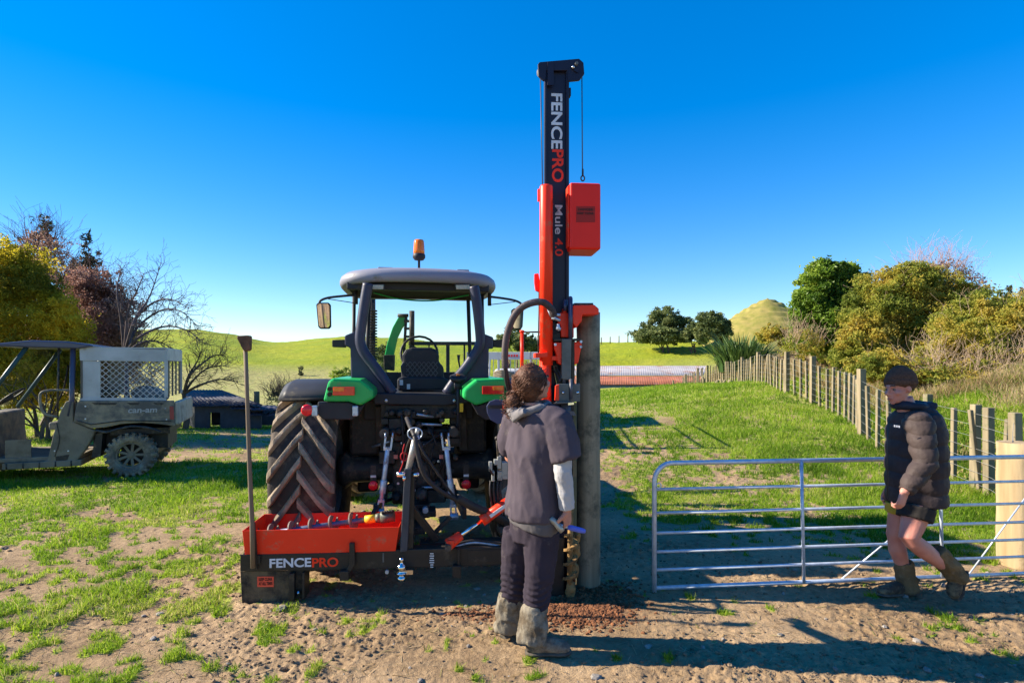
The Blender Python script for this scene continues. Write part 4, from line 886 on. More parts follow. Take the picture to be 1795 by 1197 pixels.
for (x, y) in ((987, 688), (1012, 688)): b.lathe([(.011, 0), (.011, -.015), (.0001, -.02)], LD(x, y, fy - .06), 'Y', n=12)
b.prism(DF.poly([(996, 706), (1006, 705), (1006, 709), (996, 710)], fy - .09), (0, .03, 0)); b.build('clamp_bolt', m_chrome, D)
b = MB(); b.tube([LD(1001, 700, fy - .06), LD(1001, 664, fy - .06)], .012, 12); b.tube([LD(989, 672, fy - .03), LD(989, 655, fy - .03)], .014, 10); b.tube([LD(993, 708, fy), LD(993, 735, fy)], .045, 18, flat=.8); b.prism(DF.poly([(984, 729), (1010, 728), (1006, 721), (990, 719)], fy - .08), (0, .08, 0)); b.build('motor_housing', pm('painted motor', (.09, .095, .12), .4, metal=.2, dirt=(MUD, .15, 9)), D)
b = MB(); b.prism(DF.poly([(1004, 706), (1011, 706), (1011, 940), (1004, 940)], .02), (0, .05, 0)); b.prism(DF.poly([(969, 640), (977, 640), (985, 672), (976, 674)], -.02), (0, .04, 0)); b.build('lower_rail', pm('green grey rail', (.10, .11, .07), .6, metal=.2, dirt=(MUD, .3, 9)), D, bevel=.003)
for (a_, b__) in (((965, 645), (982, 670)), ((971, 640), (984, 668))): hose([LD(*a_, 0), LD((a_[0] + b__[0]) / 2 + 4, (a_[1] + b__[1]) / 2, -.06), LD(*b__, -.08)], .008)
b = MB()   # bright hose fittings at the end of the arc
for (a_, c_) in (((962, 541), (967, 556)), ((967, 556), (982, 562)), ((970, 552), (982, 552)), ((975, 575), (983, 577)), ((978, 568), (980, 580))): b.tube([LD(*a_, -.1), LD(*c_, -.1)], [.014, .011], 8)
b.build('hose_fitting', m_silver, D)
b = MB(); b.prism(DF.poly([(968, 585), (982, 583), (982, 597), (968, 598)], -.03), (0, .08, 0)); b.build('valve_block', m_black, D, bevel=.003)
# bank of control valves left of the worker
vb = MB()
for (x, y, w__, h__) in ((857, 810, 6, 16), (866, 806, 8, 9), (872, 800, 7, 22), (862, 826, 5, 18), (872, 826, 8, 16), (880, 810, 10, 30)): vb.prism(DF.poly([(x, y), (x + w__, y), (x + w__, y + h__), (x, y + h__)], .12), (0, .06, 0))
vb.build('control_valve', pm('cast aluminium', (.42, .43, .42), .45, metal=.5, dirt=(DMUD, .3, 12)), D, bevel=.004)
for k, x in enumerate((860, 866, 873, 878)): hose([LD(x, 842, .14), LD(x - 1, 860, .12), LD(x + 2, 885, .14), LD(x + 9, 920, .2)], .008)
b = MB(); b.tube([LD(873, 800, .14), LD(871, 770, .12)], .008, 8); b.ell(LD(871, 768, .12), .017, 10, 8); b.tube([LD(864, 832, .12), LD(858, 822, .02)], .008, 8); b.build('control_lever', m_black, D)
# blue-grey shield over right wheel with red label
dprism([(853, 712), (858, 704), (868, 700), (896, 702), (896, 744), (872, 743), (860, 736), (854, 724)], .16, .02, 'side_shield', pm('shield blue', (.05, .06, .13), .45), .004)
dprism([(856, 710), (896, 709), (896, 716), (855, 716)], .155, -.004, 'shield_stripe', m_black, 0); dprism([(881, 709.5), (896, 709.5), (896, 716.5), (881, 716.5)], .150, -.003, 'shield_stripe', m_orange, 0)
# post cap
cap = MB(); cap.prism(DF.poly([(1004, 535), (1042, 534), (1050, 541), (1050, 551), (1021, 552), (1020, 563), (1010, 575), (1004, 566)], -.09), (0, .26, 0)); cp = cap.build('post_cap', m_orange, D, bevel=.006)
b = MB(); b.prism(DF.poly([(1007, 531), (1040, 531), (1040, 535), (1007, 535)], -.06), (0, .2, 0)); b.build('cap_pad', m_black, cp)
# digging auger beside the post, caked with clay
def auger(mbf, A, B_, r0, pitch, turns, th=.006, rs=.018, taper=None):
    A, B_ = Vector(A), Vector(B_); d = (B_ - A).normalized(); a = d.orthogonal().normalized(); b__ = d.cross(a); n = int(turns * 32); vs = []
    for i in range(n + 1):
        ph = i / 32 * 2 * math.pi; h = pitch * i / 32; rad = r0 * (1 if not taper else taper(i / n)); u = a * math.cos(ph) + b__ * math.sin(ph)
        for (r_, dz) in ((rs * .8, 0), (rad, 0), (rad, th), (rs * .8, th)): vs.append(A + d * (h + dz) + u * r_)
    mbf.add(vs, [(4 * i + q, 4 * i + (q + 1) % 4, 4 * i + 4 + (q + 1) % 4, 4 * i + 4 + q) for i in range(n) for q in range(4)] + [(3, 2, 1, 0), (4 * n, 4 * n + 1, 4 * n + 2, 4 * n + 3)], False); return mbf
m_clay = pm('yellow clay', (.32, .19, .07), .9, col2=(.12, .07, .03), scale=14, bump=1.0, bscale=60)
ag = MB(); A, B_ = LD(1001, 945, -.07), LD(998, 1052, -.07); ag.tube([A + Vector((0, 0, .35)), B_], .02, 12); ag = auger(ag, A + Vector((0, 0, .05)), B_, .052, .105, 4.1, .02, taper=lambda t: 1 if t < .8 else 1 - (t - .8) * 2.4); au = ag.build('digging_auger', m_clay, D)
def lump(co, nn): return (fbm(co[:, 0] * 30, co[:, 1] * 30, co[:, 2] * 30, s=4, oc=3) - .5) * .022
b = MB(); b.ell(LD(1000, 1035, -.07), (.038, .038, .07), 14, 12); b.ell(LD(1005, 1000, -.04), (.045, .04, .06)); b.ell(LD(1008, 965, -.03), (.04, .03, .08)); b.ell(LD(1012, 940, .0), (.025, .03, .05))
link('clay_lumps', bake(b, .008, 1, lump), au, m_clay)
MB().lathe([(.014, 0), (.014, -.015), (.0001, -.02)], LD(963, 1056, -.06), 'Y', n=12).build('bolt_head', m_chrome, D)
MB().bx(LD(963, 0, 0).x, LD(988, 0, 0).x, -.03, .10, LD(970, 1062, 0).z, LD(970, 940, 0).z).build('mast_foot', m_beam, D, bevel=.006)

# spare auger lying in the tray -----------------------------------------------------
SA = tag(empty('spare_auger', DF.loc(), DF.yaw), 'blue grey spare auger with yellow collar lying in the orange red tray', 'auger')
A, B_ = LD(432, 940, .24), LD(645, 910, .20)
b = MB(); b.tube([A, B_], .020, 12); b.build('shaft', pm('auger shaft', (.12, .15, .24), .45, metal=.4, dirt=(MUD, .1, 9)), SA)
b = MB(); d = (B_ - A).normalized()
for k in range(6):      # worn flights, each about one turn
    c = A + d * (.03 + .150 * k); ax = (d + Vector((.10, -.16, .05))).normalized(); u = ax.orthogonal().normalized(); v_ = ax.cross(u); vs = []
    for i in range(33):
        ph = i / 32 * 2 * math.pi * .97; o_ = ax * .03 * i / 32; e_ = u * math.cos(ph) + v_ * math.sin(ph); vs += [c + o_ + e_ * .02, c + o_ + e_ * .068, c + o_ + ax * .010 + e_ * .068, c + o_ + ax * .010 + e_ * .02]
    MB().add(vs, [(4 * i + q, 4 * i + (q + 1) % 4, 4 * i + 4 + (q + 1) % 4, 4 * i + 4 + q) for i in range(32) for q in range(4)] + [(3, 2, 1, 0), (128, 129, 130, 131)]).build('flight', pm('auger flight', (.22, .19, .17), .6, metal=.3, dirt=(MUD, .35, 9)), SA)
d = (B_ - A).normalized(); b = MB(); b.tube([B_ - d * .02, B_ + d * .06], .031, 16); b.build('collar', pm('yellow', (.8, .5, .03), .5), SA)
b = MB(); b.tube([B_ + d * .06, B_ + d * .10], [.032, .042], 16); b.tube([B_ + d * .10, B_ + d * .20], .044, 18); b.build('hub', pm('dull hub', (.10, .11, .09), .5, metal=.3, dirt=(MUD, .2, 12)), SA)
b = MB()
for k in range(5): b.bar(B_ + d * (.11 + .0 * k) + Vector((0, -.03, .034)), B_ + d * .19 + Vector((0, -.03, .034)), .012, .01); b.lathe([(.012, 0), (.012, .012)], B_ + d * (.115 + .018 * k) + Vector((0, -.02, .038)), 'Z', n=8)
b.build('hub_bolt', m_black, SA)
# tamping bar standing in its socket on the beam end
TB = tag(empty('tamping_bar', DF.loc(), DF.yaw), 'long wooden handled tamping tool with rusty flared head standing on the beam end', 'tool')
b = MB(); b.tube([LD(430, 606, -.045), LD(433.5, 700, -.045), LD(437.5, 820, -.045), LD(442, 920, -.045), LD(443.5, 995, -.045)], [.0145, .0135, .015, .0165, .0165], 12); b.build('handle', m_wood, TB)
b = MB(); b.prism(DF.poly([(415, 588.5), (435, 587.5), (437, 590), (436.5, 612), (434, 615), (427, 615), (424, 611), (415, 593)], -.075), (0, .06, 0)); b.build('head', m_rust, TB, bevel=.006)
b = MB(); b.prism(DF.poly([(437, 917), (446, 916), (449, 960), (451, 998), (441, 1000), (438, 960)], -.022), (0, .020, 0)); b.prism(DF.poly([(447, 973), (456, 973), (456, 988), (447, 989)], -.02), (0, .02, 0)); b.build('bar_socket', m_beam, D, bevel=.003)
# ================================================================== PEOPLE
m_skin = pm('skin', (.50, .235, .165), .55, col2=(.40, .165, .115), scale=14, spec=.35)
m_skin.node_tree.nodes['Principled BSDF'].inputs['Subsurface Weight'].default_value = .08
m_skin.node_tree.nodes['Principled BSDF'].inputs['Subsurface Radius'].default_value = (.02, .008, .005)
def rotm(f, up=(0, 0, 1)):
    f = Vector(f).normalized(); up = Vector(up); r = f.cross(up).normalized(); u = r.cross(f); return Matrix((r, f, u)).transposed()   # columns: right, forward, up
def head(mb, c, f, up=(0, 0, 1), s=1.0, neck=None):
    M = rotm(f, up); q = lambda x, y, z: Vector(c) + M @ Vector((x, y, z)) * s
    E = lambda x, y, z, a, b_, c_: mb.ell(q(x, y, z), (a * s, b_ * s, c_ * s), 16, 12, rot=M)
    E(0, -.012, .028, .074, .094, .088); E(0, .018, -.02, .064, .070, .088); E(0, .035, -.065, .046, .050, .040); E(0, .074, -.090, .021, .016, .016)
    E(0, .078, .028, .050, .016, .014); E(0, .090, -.053, .024, .014, .0075); E(0, .088, -.067, .021, .013, .008)
    mb.tube([q(0, .082, .018), q(0, .103, -.008), q(0, .121, -.028)], [.010 * s, .012 * s, .013 * s], 10); E(-.011, .098, -.032, .009, .011, .008); E(.011, .098, -.032, .009, .011, .008)
    for e in (-1, 1): E(e * .04, .062, -.020, .024, .022, .020); E(e * .076, -.008, -.002, .010, .020, .032)
    return q
def eyes(q, M, s, parent):
    for e in (-1, 1):
        b = MB().ell(q(e * .031, .0745, .006),   .0098 * s, 12, 10); o = b.build('eye', pm('eye white', (.20, .15, .13), .8, mix=.1), parent)
        MB().ell(q(e * .031, .0822, .006), .0052 * s, 10, 8).build('iris', pm('iris', (.06, .05, .04), .2), o)
        MB().tube([q(e * .012, .088, .031), q(e * .031, .092, .036), q(e * .050, .080, .032)], [.003, .0045, .003], 6).build('eyebrow', pm('brow hair', (.10, .055, .03), .8), parent)
def hand(mb, w, d, n, curl=(35, 45, 35), side=1, s=1.0, spread=0.0):
    d = Vector(d).normalized(); n = Vector(n); n = (n - d * n.dot(d)).normalized(); a = d.cross(n).normalized() * side; w = Vector(w)
    mb.tube([w - d * .02, w + d * .03 * s, w + d * .07 * s, w + d * .092 * s], [.028 * s, .038 * s, .042 * s, .036 * s], 14, side=a, flat=[.75, .45, .36, .3])
    for i, (ln, off) in enumerate(((.9, .0), (1.0, .006), (.95, .003), (.76, -.006))):
        p = w + d * (.084 + off) * s + a * ((1.5 - i) * .0195) * s; ang = 0; pts = [p - d * .015]; dd = d
        for k, sg in enumerate((.043, .027, .021)):
            ang += R(curl[k] + i * 2); dd = d * math.cos(ang) + n * math.sin(ang) + a * spread * (1.5 - i) * .1; pts.append(p); p = p + dd * sg * ln * s
        pts.append(p); r_ = .0098 * s; mb.tube(pts, [r_, r_ * 1.02, r_ * .95, r_ * .88, r_ * .7][:len(pts)], 9); mb.ell(p, r_ * .72, 8, 6)
    p = w + d * .022 * s + a * .026 * s; t1 = (d * .55 + a * .6 + n * .45).normalized(); t2 = (d * .75 + a * .1 + n * .65).normalized()
    mb.tube([p - t1 * .01, p + t1 * .035 * s, p + t1 * .04 * s + t2 * .028 * s, p + t1 * .042 * s + t2 * .052 * s], [.016 * s, .013 * s, .0115 * s, .0085 * s], 9)
def boot_part(parent, heel, toe, ankle, mat, msole, z0, upright=True, name='boot'):
    """heel and toe on the sole line; ankle joint above"""
    h, t, a = Vector(heel), Vector(toe), Vector(ankle); d = (t - h).normalized(); ln = (t - h).length; u = (a - h) - d * (a - h).dot(d); u.normalize(); s_ = d.cross(u).normalized(); b = MB()
    f = lambda k, z: h + d * ln * k + u * z
    b.tube([f(-.03, .045), f(.1, .052), f(.3, .058), f(.5, .052), f(.72, .045), f(.9, .037), f(1.0, .030)], [.030, .044, .046, .045, .050, .045, .026], 16, side=s_, flat=[.95, 1.05, 1.15, 1.05, .80, .70, .75])
    b.tube([f(.22, .05), a.lerp(f(.22, .05), .4), a, a + (a - f(.22, .05)).normalized() * .06], [.05, .052, .052, .052], 14)
    me = bake(b, .006, 2, lambda co, nn: (fbm(co[:, 0] * 40, co[:, 1] * 40, co[:, 2] * 40, s=9) - .5) * .008)
    o = link(name, me, parent, mat)
    b = MB(); b.tube([f(-.05, .012), f(.1, .012), f(.35, .012), f(.5, .012), f(.75, .012), f(.95, .012), f(1.05, .014)], [.03, .045, .044, .044, .053, .046, .022], 16, side=s_, flat=.32)
    b.build('sole', msole, o); return o
def folds(sc=(9, 9, 4), amp=.016, seed=0, ring=None, rz=None):
    def fn(co, nn):
        d = (1 - np.abs(2 * fbm(co[:, 0] * sc[0] + .7 * co[:, 2] * sc[2], co[:, 1] * sc[1], co[:, 2] * sc[2], s=seed, oc=3) - 1) - .75) * amp
        d = d + (fbm(co[:, 0] * 45, co[:, 1] * 45, co[:, 2] * 45, s=seed + 5, oc=2) - .5) * .003
        if ring is not None:
            a, lo, hi, fr = ring; z = co[:, 2] + .05 * (fbm(co[:, 0] * 12, co[:, 1] * 12, co[:, 2] * 3, s=seed + 3) - .5) + .02 * np.sin(np.arctan2(co[:, 1], co[:, 0]) * 3)
            d = d + a * np.sin(z * fr) * sst(hi, lo, co[:, 2])
        return d
    return fn

# ---- worker in front, back to the camera ------------------------------------
Y1 = 3.45; B1 = Vector(((930 - CX) / F * Y1, Y1, 0))
P1 = tag(empty('person', B1), 'person with curly tied back hair in dark short sleeved hoodie and gaiters holding a hammer', 'person')
def A1(px, py, dy=0.0): return W(px, py, Y1 + dy) - B1
f1 = Vector((math.sin(R(52)), math.cos(R(52)), 0)); r1 = Vector((f1.y, -f1.x, 0))      # forward, his right
def ringc(px, py): return A1(px, py, 0)
b = MB()
# continuous body
hc = A1(936, 673, .02); uph = (Vector((0, 0, 1)) - f1 * .22 + r1 * .08).normalized(); fh = (f1 + Vector((0, 0, .22))).normalized()
qh = head(b, hc, fh, uph, 1.0)
b.tube([A1(933, 705), A1(933, 735)], [.056, .065], 14); b.tube([A1(933, 725), A1(934, 780), A1(936, 850), A1(936, 900), A1(934, 945)], [.10, .155, .135, .125, .105], 18, side=r1, flat=.62)
shR, elR, wrR = A1(976, 738, -.12), A1(987, 826, -.17), A1(994, 893, -.15)
shL, elL, wrL = A1(902, 738, .12), A1(896, 800, .16), A1(905, 815, .42)
b.tube([A1(950, 732, -.05), shR, shR.lerp(elR, .5), elR, wrR], [.06, .062, .052, .043, .029], 12); b.tube([A1(915, 730, .05), shL, shL.lerp(elL, .5), elL, wrL], [.06, .062, .052, .043, .029], 12)
hand(b, wrR, Vector((.05, .1, -1)), Vector((-.75, .55, 0)), (48, 62, 50), side=-1, s=1.0)
hand(b, wrL, f1, Vector((0, 0, -1)), (30, 30, 20), side=1)
hipR, knR, anR = A1(950, 935, -.05), A1(945, 1008, -.08), A1(936, 1100, -.10)
hipL, knL, anL = A1(912, 935, .06), A1(902, 1010, .08), A1(890, 1090, .10)
for hp, kn, an in ((hipR, knR, anR), (hipL, knL, anL)): b.tube([hp + Vector((0, 0, .03)), hp, hp.lerp(kn, .5), kn, kn.lerp(an, .4), an], [.07, .078, .070, .055, .054, .036], 14)
body1 = link('body', bake(b, .0065, 2), P1, m_skin)
eyes(qh, None, 1.0, body1)
m_hood = pm('dark hoodie cotton', spec=.1, col=(.080, .064, .080), rough=.9, col2=(.062, .05, .064), scale=5, dirt=((.12, .105, .10), .16, 9), bump=.3, bscale=260)
m_hoodg = pm('grey hood lining', spec=.1, col=(.20, .185, .19), rough=.9, col2=(.16, .148, .155), scale=8, bump=.25, bscale=240)
m_trk = pm('dark track pants', spec=.1, col=(.040, .031, .043), rough=.9, col2=(.030, .024, .034), scale=6, dirt=((.10, .085, .08), .12, 8), bump=.25, bscale=240)
m_tee = pm('charcoal t-shirt', spec=.1, col=(.11, .10, .105), rough=.92, col2=(.085, .078, .082), scale=6, bump=.2, bscale=200)
m_therm = pm('pale grey thermal', spec=.1, col=(.42, .41, .42), rough=.9, col2=(.34, .33, .35), scale=6, bump=.2, bscale=200)
m_gait = pm('muddy canvas gaiter', spec=.1, col=(.25, .22, .17), rough=.92, col2=(.16, .14, .11), scale=7, dirt=((.10, .078, .055), .50, 9), bump=.4, bscale=150)
m_boot = pm('muddy leather boot', (.14, .11, .085), .85, col2=(.06, .05, .04), scale=13, dirt=((.27, .215, .15), .42, 10), bump=.6)
m_sole = pm('boot sole', (.12, .10, .08), .9, col2=(.04, .035, .03), scale=20, bump=.5)
b = MB(); b.tube([A1(936, 712, .0), A1(936, 724), A1(935, 745), A1(934, 790), A1(934, 850), A1(935, 905)], [.085, .15, .190, .195, .190, .194], 24, side=r1, flat=[.75, .62, .60, .66, .70, .74])
slv = (A1(994, 806, -.16)); b.tube([A1(958, 735, -.05), A1(976, 742, -.11), A1(986, 775, -.14), slv], [.095, .092, .088, .088], 16)
b.tube([A1(914, 733, .05), A1(903, 740, .12), A1(895, 768, .15), A1(892, 790, .19)], [.09, .082, .074, .070], 16)
sh = link('hoodie', bake(b, .0085, 3, folds((5.5, 5.5, 2.0), .050, 11)), P1, m_hood)
b = MB()   # grey hood: thick roll round the neck falling to a point at the back
cn = A1(934, 716, 0); ring = []
for a in range(0, 25):
    t = a / 24 * 2 * math.pi; back = max(0, -math.cos(t)); ring.append(cn + f1 * (.088 * math.cos(t) - .02 * back) + r1 * (.098 * math.sin(t)) + Vector((0, 0, .012 - .035 * back ** 2 + .015 * max(0, math.cos(t)))))
b.tube(ring, .024, 10, cap=False); kb = cn - f1 * .125
b.tube([kb + r1 * .08 + Vector((0, 0, .0)), kb - f1 * .012 + Vector((0, 0, -.052)), kb - r1 * .075 + Vector((0, 0, .0))], [.026, .028, .026], 12, flat=.7)
b.tube([kb + r1 * .05 + Vector((0, 0, -.0)), kb + Vector((0, 0, -.03)), kb - r1 * .05], [.032, .036, .032], 12, flat=.7)
link('hood', bake(b, .007, 3, folds((11, 11, 9), .012, 23)), sh, m_hoodg)
b = MB(); b.tube([A1(935, 895), A1(935, 910), A1(932, 922)], [.182, .186, .178], 24, side=r1, flat=.74)
link('undershirt', bake(b, .008, 2, folds((10, 10, 4), .016, 31)), P1, m_tee)
b = MB(); b.tube([A1(984, 780, -.14), elR, elR.lerp(wrR, .6), wrR + Vector((0, 0, .004))], [.058, .054, .047, .044], 14); th_ = link('sleeve', bake(b, .006, 2, folds((16, 16, 12), .012, 37)), P1, m_therm)
b = MB(); b.tube([A1(933, 890), A1(932, 915), A1(932, 945)], [.135, .150, .152], 22, side=r1, flat=.76)
for hp, kn, lo_, rr_ in ((hipR, knR, A1(939, 1066, -.09), 0), (hipL, knL, A1(897, 1052, .09), 0)): b.tube([hp + Vector((0, 0, .02)), hp.lerp(kn, .35), kn, kn.lerp(lo_, .6), lo_], [.106, .102, .088, .078, .064], 16)
link('trousers', bake(b, .0075, 2, folds((10, 10, 6), .019, 41, ring=(.0055, .30, .52, 175))), P1, m_trk)
for nm, tp, an, r_ in (('gaiter', A1(938, 1062, -.09), A1(932, 1126, -.12), 0), ('gaiter', A1(894, 1046, .09), A1(889, 1102, .10), 0)):
    b = MB(); b.tube([tp + Vector((0, 0, .01)), tp.lerp(an, .12), tp.lerp(an, .5), tp.lerp(an, .85), an], [.068, .078, .082, .088, .092], 18, side=(1, 0, 0), flat=[1, 1, 1, .9, .8])
    link('gaiter', bake(b, .0065, 1, folds((13, 13, 9), .034, 51)), P1, m_gait)
zt = lambda v: Vector((v.x, v.y, 0))
boot_part(P1, zt(A1(924, 1130, -.11)) + Vector((0, 0, .01)), zt(A1(998, 1130, -.10)) + Vector((0, 0, .01)), A1(932, 1108, -.11), m_boot, m_sole, 0)
hl = zt(A1(884, 1110, .08)); boot_part(P1, hl + Vector((0, 0, .012)), hl + Vector((.14, .21, .012)), A1(890, 1090, .11), m_boot, m_sole, 0)
# hair: skull cap plus swirls, and a curly ponytail hanging to his left
m_hair = pm('auburn curly hair', (.15, .058, .030), .6, col2=(.045, .018, .011), scale=30, mix=.9, bump=.6, bscale=90)
b = MB(); Mh = rotm(fh, uph); cq = lambda x, y, z: hc + Mh @ Vector((x, y, z))
b.ell(cq(0, -.024, .040), (.087, .098, .092), 20, 16, rot=Mh); b.ell(cq(0, -.045, -.01), (.078, .078, .085), 18, 14, rot=Mh); b.ell(cq(0, -.05, -.06), (.055, .05, .05), 16, 12, rot=Mh)
tie = cq(-.050, -.118, -.045); b.ell(tie, .035); b.ell(tie + Vector((-.012, -.018, -.035)), (.044, .04, .048)); b.ell(tie + Vector((-.008, -.018, -.07)), (.036, .034, .034))
hr = link('hair', bake(b, .006, 1, lambda co, nn: (fbm(co[:, 0] * 60, co[:, 1] * 60, co[:, 2] * 60, s=3, oc=3) - .5) * .007), P1, m_hair)
rg = random.Random(2); b = MB()
for i in range(560):   # strands swept back to the tie, waving
    th, ph = rg.uniform(-2.5, 2.5), rg.uniform(-.1, 1.45); x, z = math.sin(th) * math.cos(ph), math.sin(ph); y = math.cos(th) * math.cos(ph)
    p0 = cq(x * .090, -.024 + y * .096, .030 + z * .096); m1 = p0.lerp(tie, .5); cc_ = cq(0, -.024, .02); m1 = cc_ + (m1 - cc_).normalized() * .108; pts = []
    ph0, am = rg.uniform(0, 6), rg.uniform(.002, .006)
    for k in range(9):
        t = k / 8; q_ = p0.lerp(m1, min(1, t * 2)) if t < .5 else m1.lerp(tie, (t - .5) * 2); o_ = (q_ - cc_).normalized(); rad = max((q_ - cc_).length, .096 if t < .8 else 0); q_ = cc_ + o_ * rad
        pts.append(q_ + o_ * am * math.sin(ph0 + t * 14) + Vector((am * math.cos(ph0 + t * 17), 0, am * math.sin(ph0 * 2 + t * 13))))
    b.tube(pts, [.0028] * 8 + [.0014], 4)
for i in range(300):   # ponytail curls
    c0 = tie + Vector((rg.gauss(-.010, .022), rg.gauss(-.018, .018), rg.uniform(-.10, .03))); ax = Vector((rg.gauss(0, .5), rg.gauss(0, .5), -1)).normalized(); a = ax.orthogonal().normalized(); a2 = ax.cross(a); r_ = rg.uniform(.006, .013); ln = rg.uniform(.03, .06); ph0 = rg.uniform(0, 6)
    b.tube([c0 + ax * ln * k / 12 + a * r_ * math.cos(ph0 + k * .95) + a2 * r_ * math.sin(ph0 + k * .95) for k in range(13)], [.0017] * 12 + [.001], 4)
for i in range(110):   # flyaways
    th, ph = rg.uniform(-3.1, 3.1), rg.uniform(.1, 1.5); d = Mh @ Vector((math.sin(th) * math.cos(ph), math.cos(th) * math.cos(ph), math.sin(ph))); p = cq(0, -.024, .03) + d * .096; tt = Vector((rg.gauss(0, 1), rg.gauss(0, 1), rg.gauss(0, 1)))
    b.tube([p, p + d * .01 + tt * .004, p + d * .018 + tt * .012, p + d * .016 + tt * .02], [.001, .001, .0008, .0005], 3)
b.build('curls', m_hair, hr, fixn=False)
# hammer held in the right hand
HM = tag(empty('hammer', B1), 'hammer with pale steel head and blue grip held in the worker\'s right hand', 'hammer')
hp_ = wrR + Vector((.015, .03, -.075)); hx = (A1(1031, 933, -.12) - A1(972, 918, -.16)); hd_ = hx.normalized(); h0 = A1(974, 918, -.16)
b = MB(); b.tube([h0, h0 + hd_ * .10], .011, 12); b.build('shaft', m_silver, HM)
b = MB(); b.tube([h0 + hd_ * .075, h0 + hd_ * .10, h0 + hd_ * .165, h0 + hd_ * .185], [.014, .0165, .0155, .012], 14); b.build('grip', pm('blue rubber grip', (.10, .14, .60), .55), HM)
b = MB(); ha, hb_ = A1(965, 907, -.16), A1(986, 931, -.17); b.tube([ha, ha.lerp(hb_, .3), ha.lerp(hb_, .45), ha.lerp(hb_, .75), hb_], [.016, .018, .015, .018, .017], 14); b.build('hammer_head', pm('worn hammer steel', (.42, .40, .34), .4, metal=.5, col2=(.28, .27, .24), scale=30), HM)

# ---- walker on the right ------------------------------------------------------
Y2 = 4.12; B2 = Vector(((1605 - CX) / F * Y2, Y2, 0))
P2 = tag(empty('person', B2), 'person in brown beanie, puffer jacket and short shorts striding left past the gate', 'person')
def A2(px, py, dy=0.0): return W(px, py, Y2 + dy) - B2
f2 = Vector((-.97, -.22, 0)).normalized(); l2 = Vector((f2.y * -1, f2.x, 0)); l2 = Vector((-f2.y, f2.x, 0))   # his left, toward the camera
sl2 = l2
b = MB(); hc2 = A2(1576, 681, 0); fh2 = (f2 + Vector((0, 0, -.16))).normalized(); up2 = Vector((-.12, 0, 1)); qh2 = head(b, hc2, fh2, up2, .98)
b.tube([A2(1583, 698), A2(1592, 722)], [.058, .066], 14); b.tube([A2(1597, 725), A2(1606, 770), A2(1604, 830), A2(1598, 885)], [.10, .135, .13, .135], 18, side=sl2, flat=.62)
shN, elN, wrN = A2(1612, 738, -.19), A2(1622, 812, -.25), A2(1584, 864, -.28)
shF, elF, wrF = A2(1602, 738, .19), A2(1590, 805, .24), A2(1560, 856, .16)
b.tube([A2(1603, 742, -.08), shN + Vector((0, 0, -.03)), shN.lerp(elN, .5), elN, wrN], [.05, .05, .046, .040, .029], 12); b.tube([A2(1600, 742, .08), shF + Vector((0, 0, -.03)), shF.lerp(elF, .5), elF, wrF], [.05, .05, .046, .040, .029], 12)
hand(b, wrN, Vector((-.25, .0, -1)), Vector((-.3, 1, 0)), (38, 52, 40), side=1, s=.92); hand(b, wrF, Vector((-.45, .0, -1)), Vector((-.2, -1, 0)), (30, 42, 30), side=-1, s=.98)
hN, kN, cN, aN = A2(1607, 896, -.09), A2(1593, 943, -.14), A2(1617, 962, -.12), A2(1665, 998, -.05)
hF, kF, cF, aF = A2(1582, 894, .08), A2(1570, 938, .09), A2(1573, 962, .09), A2(1588, 1010, .10)
b.tube([hN + Vector((0, 0, .06)), hN, hN.lerp(kN, .6), kN, kN.lerp(cN, .25), cN, aN.lerp(cN, .3), aN], [.086, .090, .074, .063, .058, .062, .045, .036], 16)
b.tube([hF + Vector((0, 0, .06)), hF, hF.lerp(kF, .6), kF, kF.lerp(cF, .3), cF, aF.lerp(cF, .4), aF], [.088, .092, .074, .062, .056, .060, .045, .036], 16)
body2 = link('body', bake(b, .0065, 2), P2, pm('pink skin', (.56, .25, .19), .55, col2=(.46, .17, .13), scale=9, spec=.35)); eyes(qh2, None, .98, body2)
MATS['pink skin'].node_tree.nodes['Principled BSDF'].inputs['Subsurface Weight'].default_value = .08; MATS['pink skin'].node_tree.nodes['Principled BSDF'].inputs['Subsurface Radius'].default_value = (.02, .008, .005)
b = MB(); b.tube([qh2(-.02, .100, -.062), qh2(0, .103, -.0625), qh2(.02, .100, -.062)], [.003, .0045, .003], 6, flat=.6); b.build('lips', pm('lips', (.36, .10, .09), .5), body2)
m_puf = pm('brown black puffer nylon', spec=.1, col=(.055, .042, .044), rough=.58, col2=(.036, .028, .030), scale=6, bump=.5, bscale=26)
m_slv_lit = pm('sunlit puffer sleeve', spec=.1, col=(.068, .050, .047), rough=.6, col2=(.046, .035, .034), scale=6, bump=.5, bscale=26)  # same jacket fabric, sunlight on the sleeves painted in as a lighter brown
def quilt(per, amp, seed):
    def fn(co, nn):
        z = co[:, 2] + .05 * (fbm(co[:, 0] * 6, co[:, 1] * 6, 0, s=seed) - .5)
        return amp * (np.abs(np.sin(z * math.pi / per)) ** .45 - .6) + (fbm(co[:, 0] * 16, co[:, 1] * 16, co[:, 2] * 26, s=seed + 2, oc=4) - .5) * .013
    return fn
b = MB(); b.tube([A2(1592, 714), A2(1600, 728), A2(1605, 748), A2(1606, 800), A2(1605, 850), A2(1606, 880)], [.095, .180, .208, .214, .210, .204], 26, side=sl2, flat=[.8, .70, .70, .75, .77, .79])
jk = link('jacket', bake(b, .0085, 2, quilt(.115, .014, 61)), P2, m_puf)
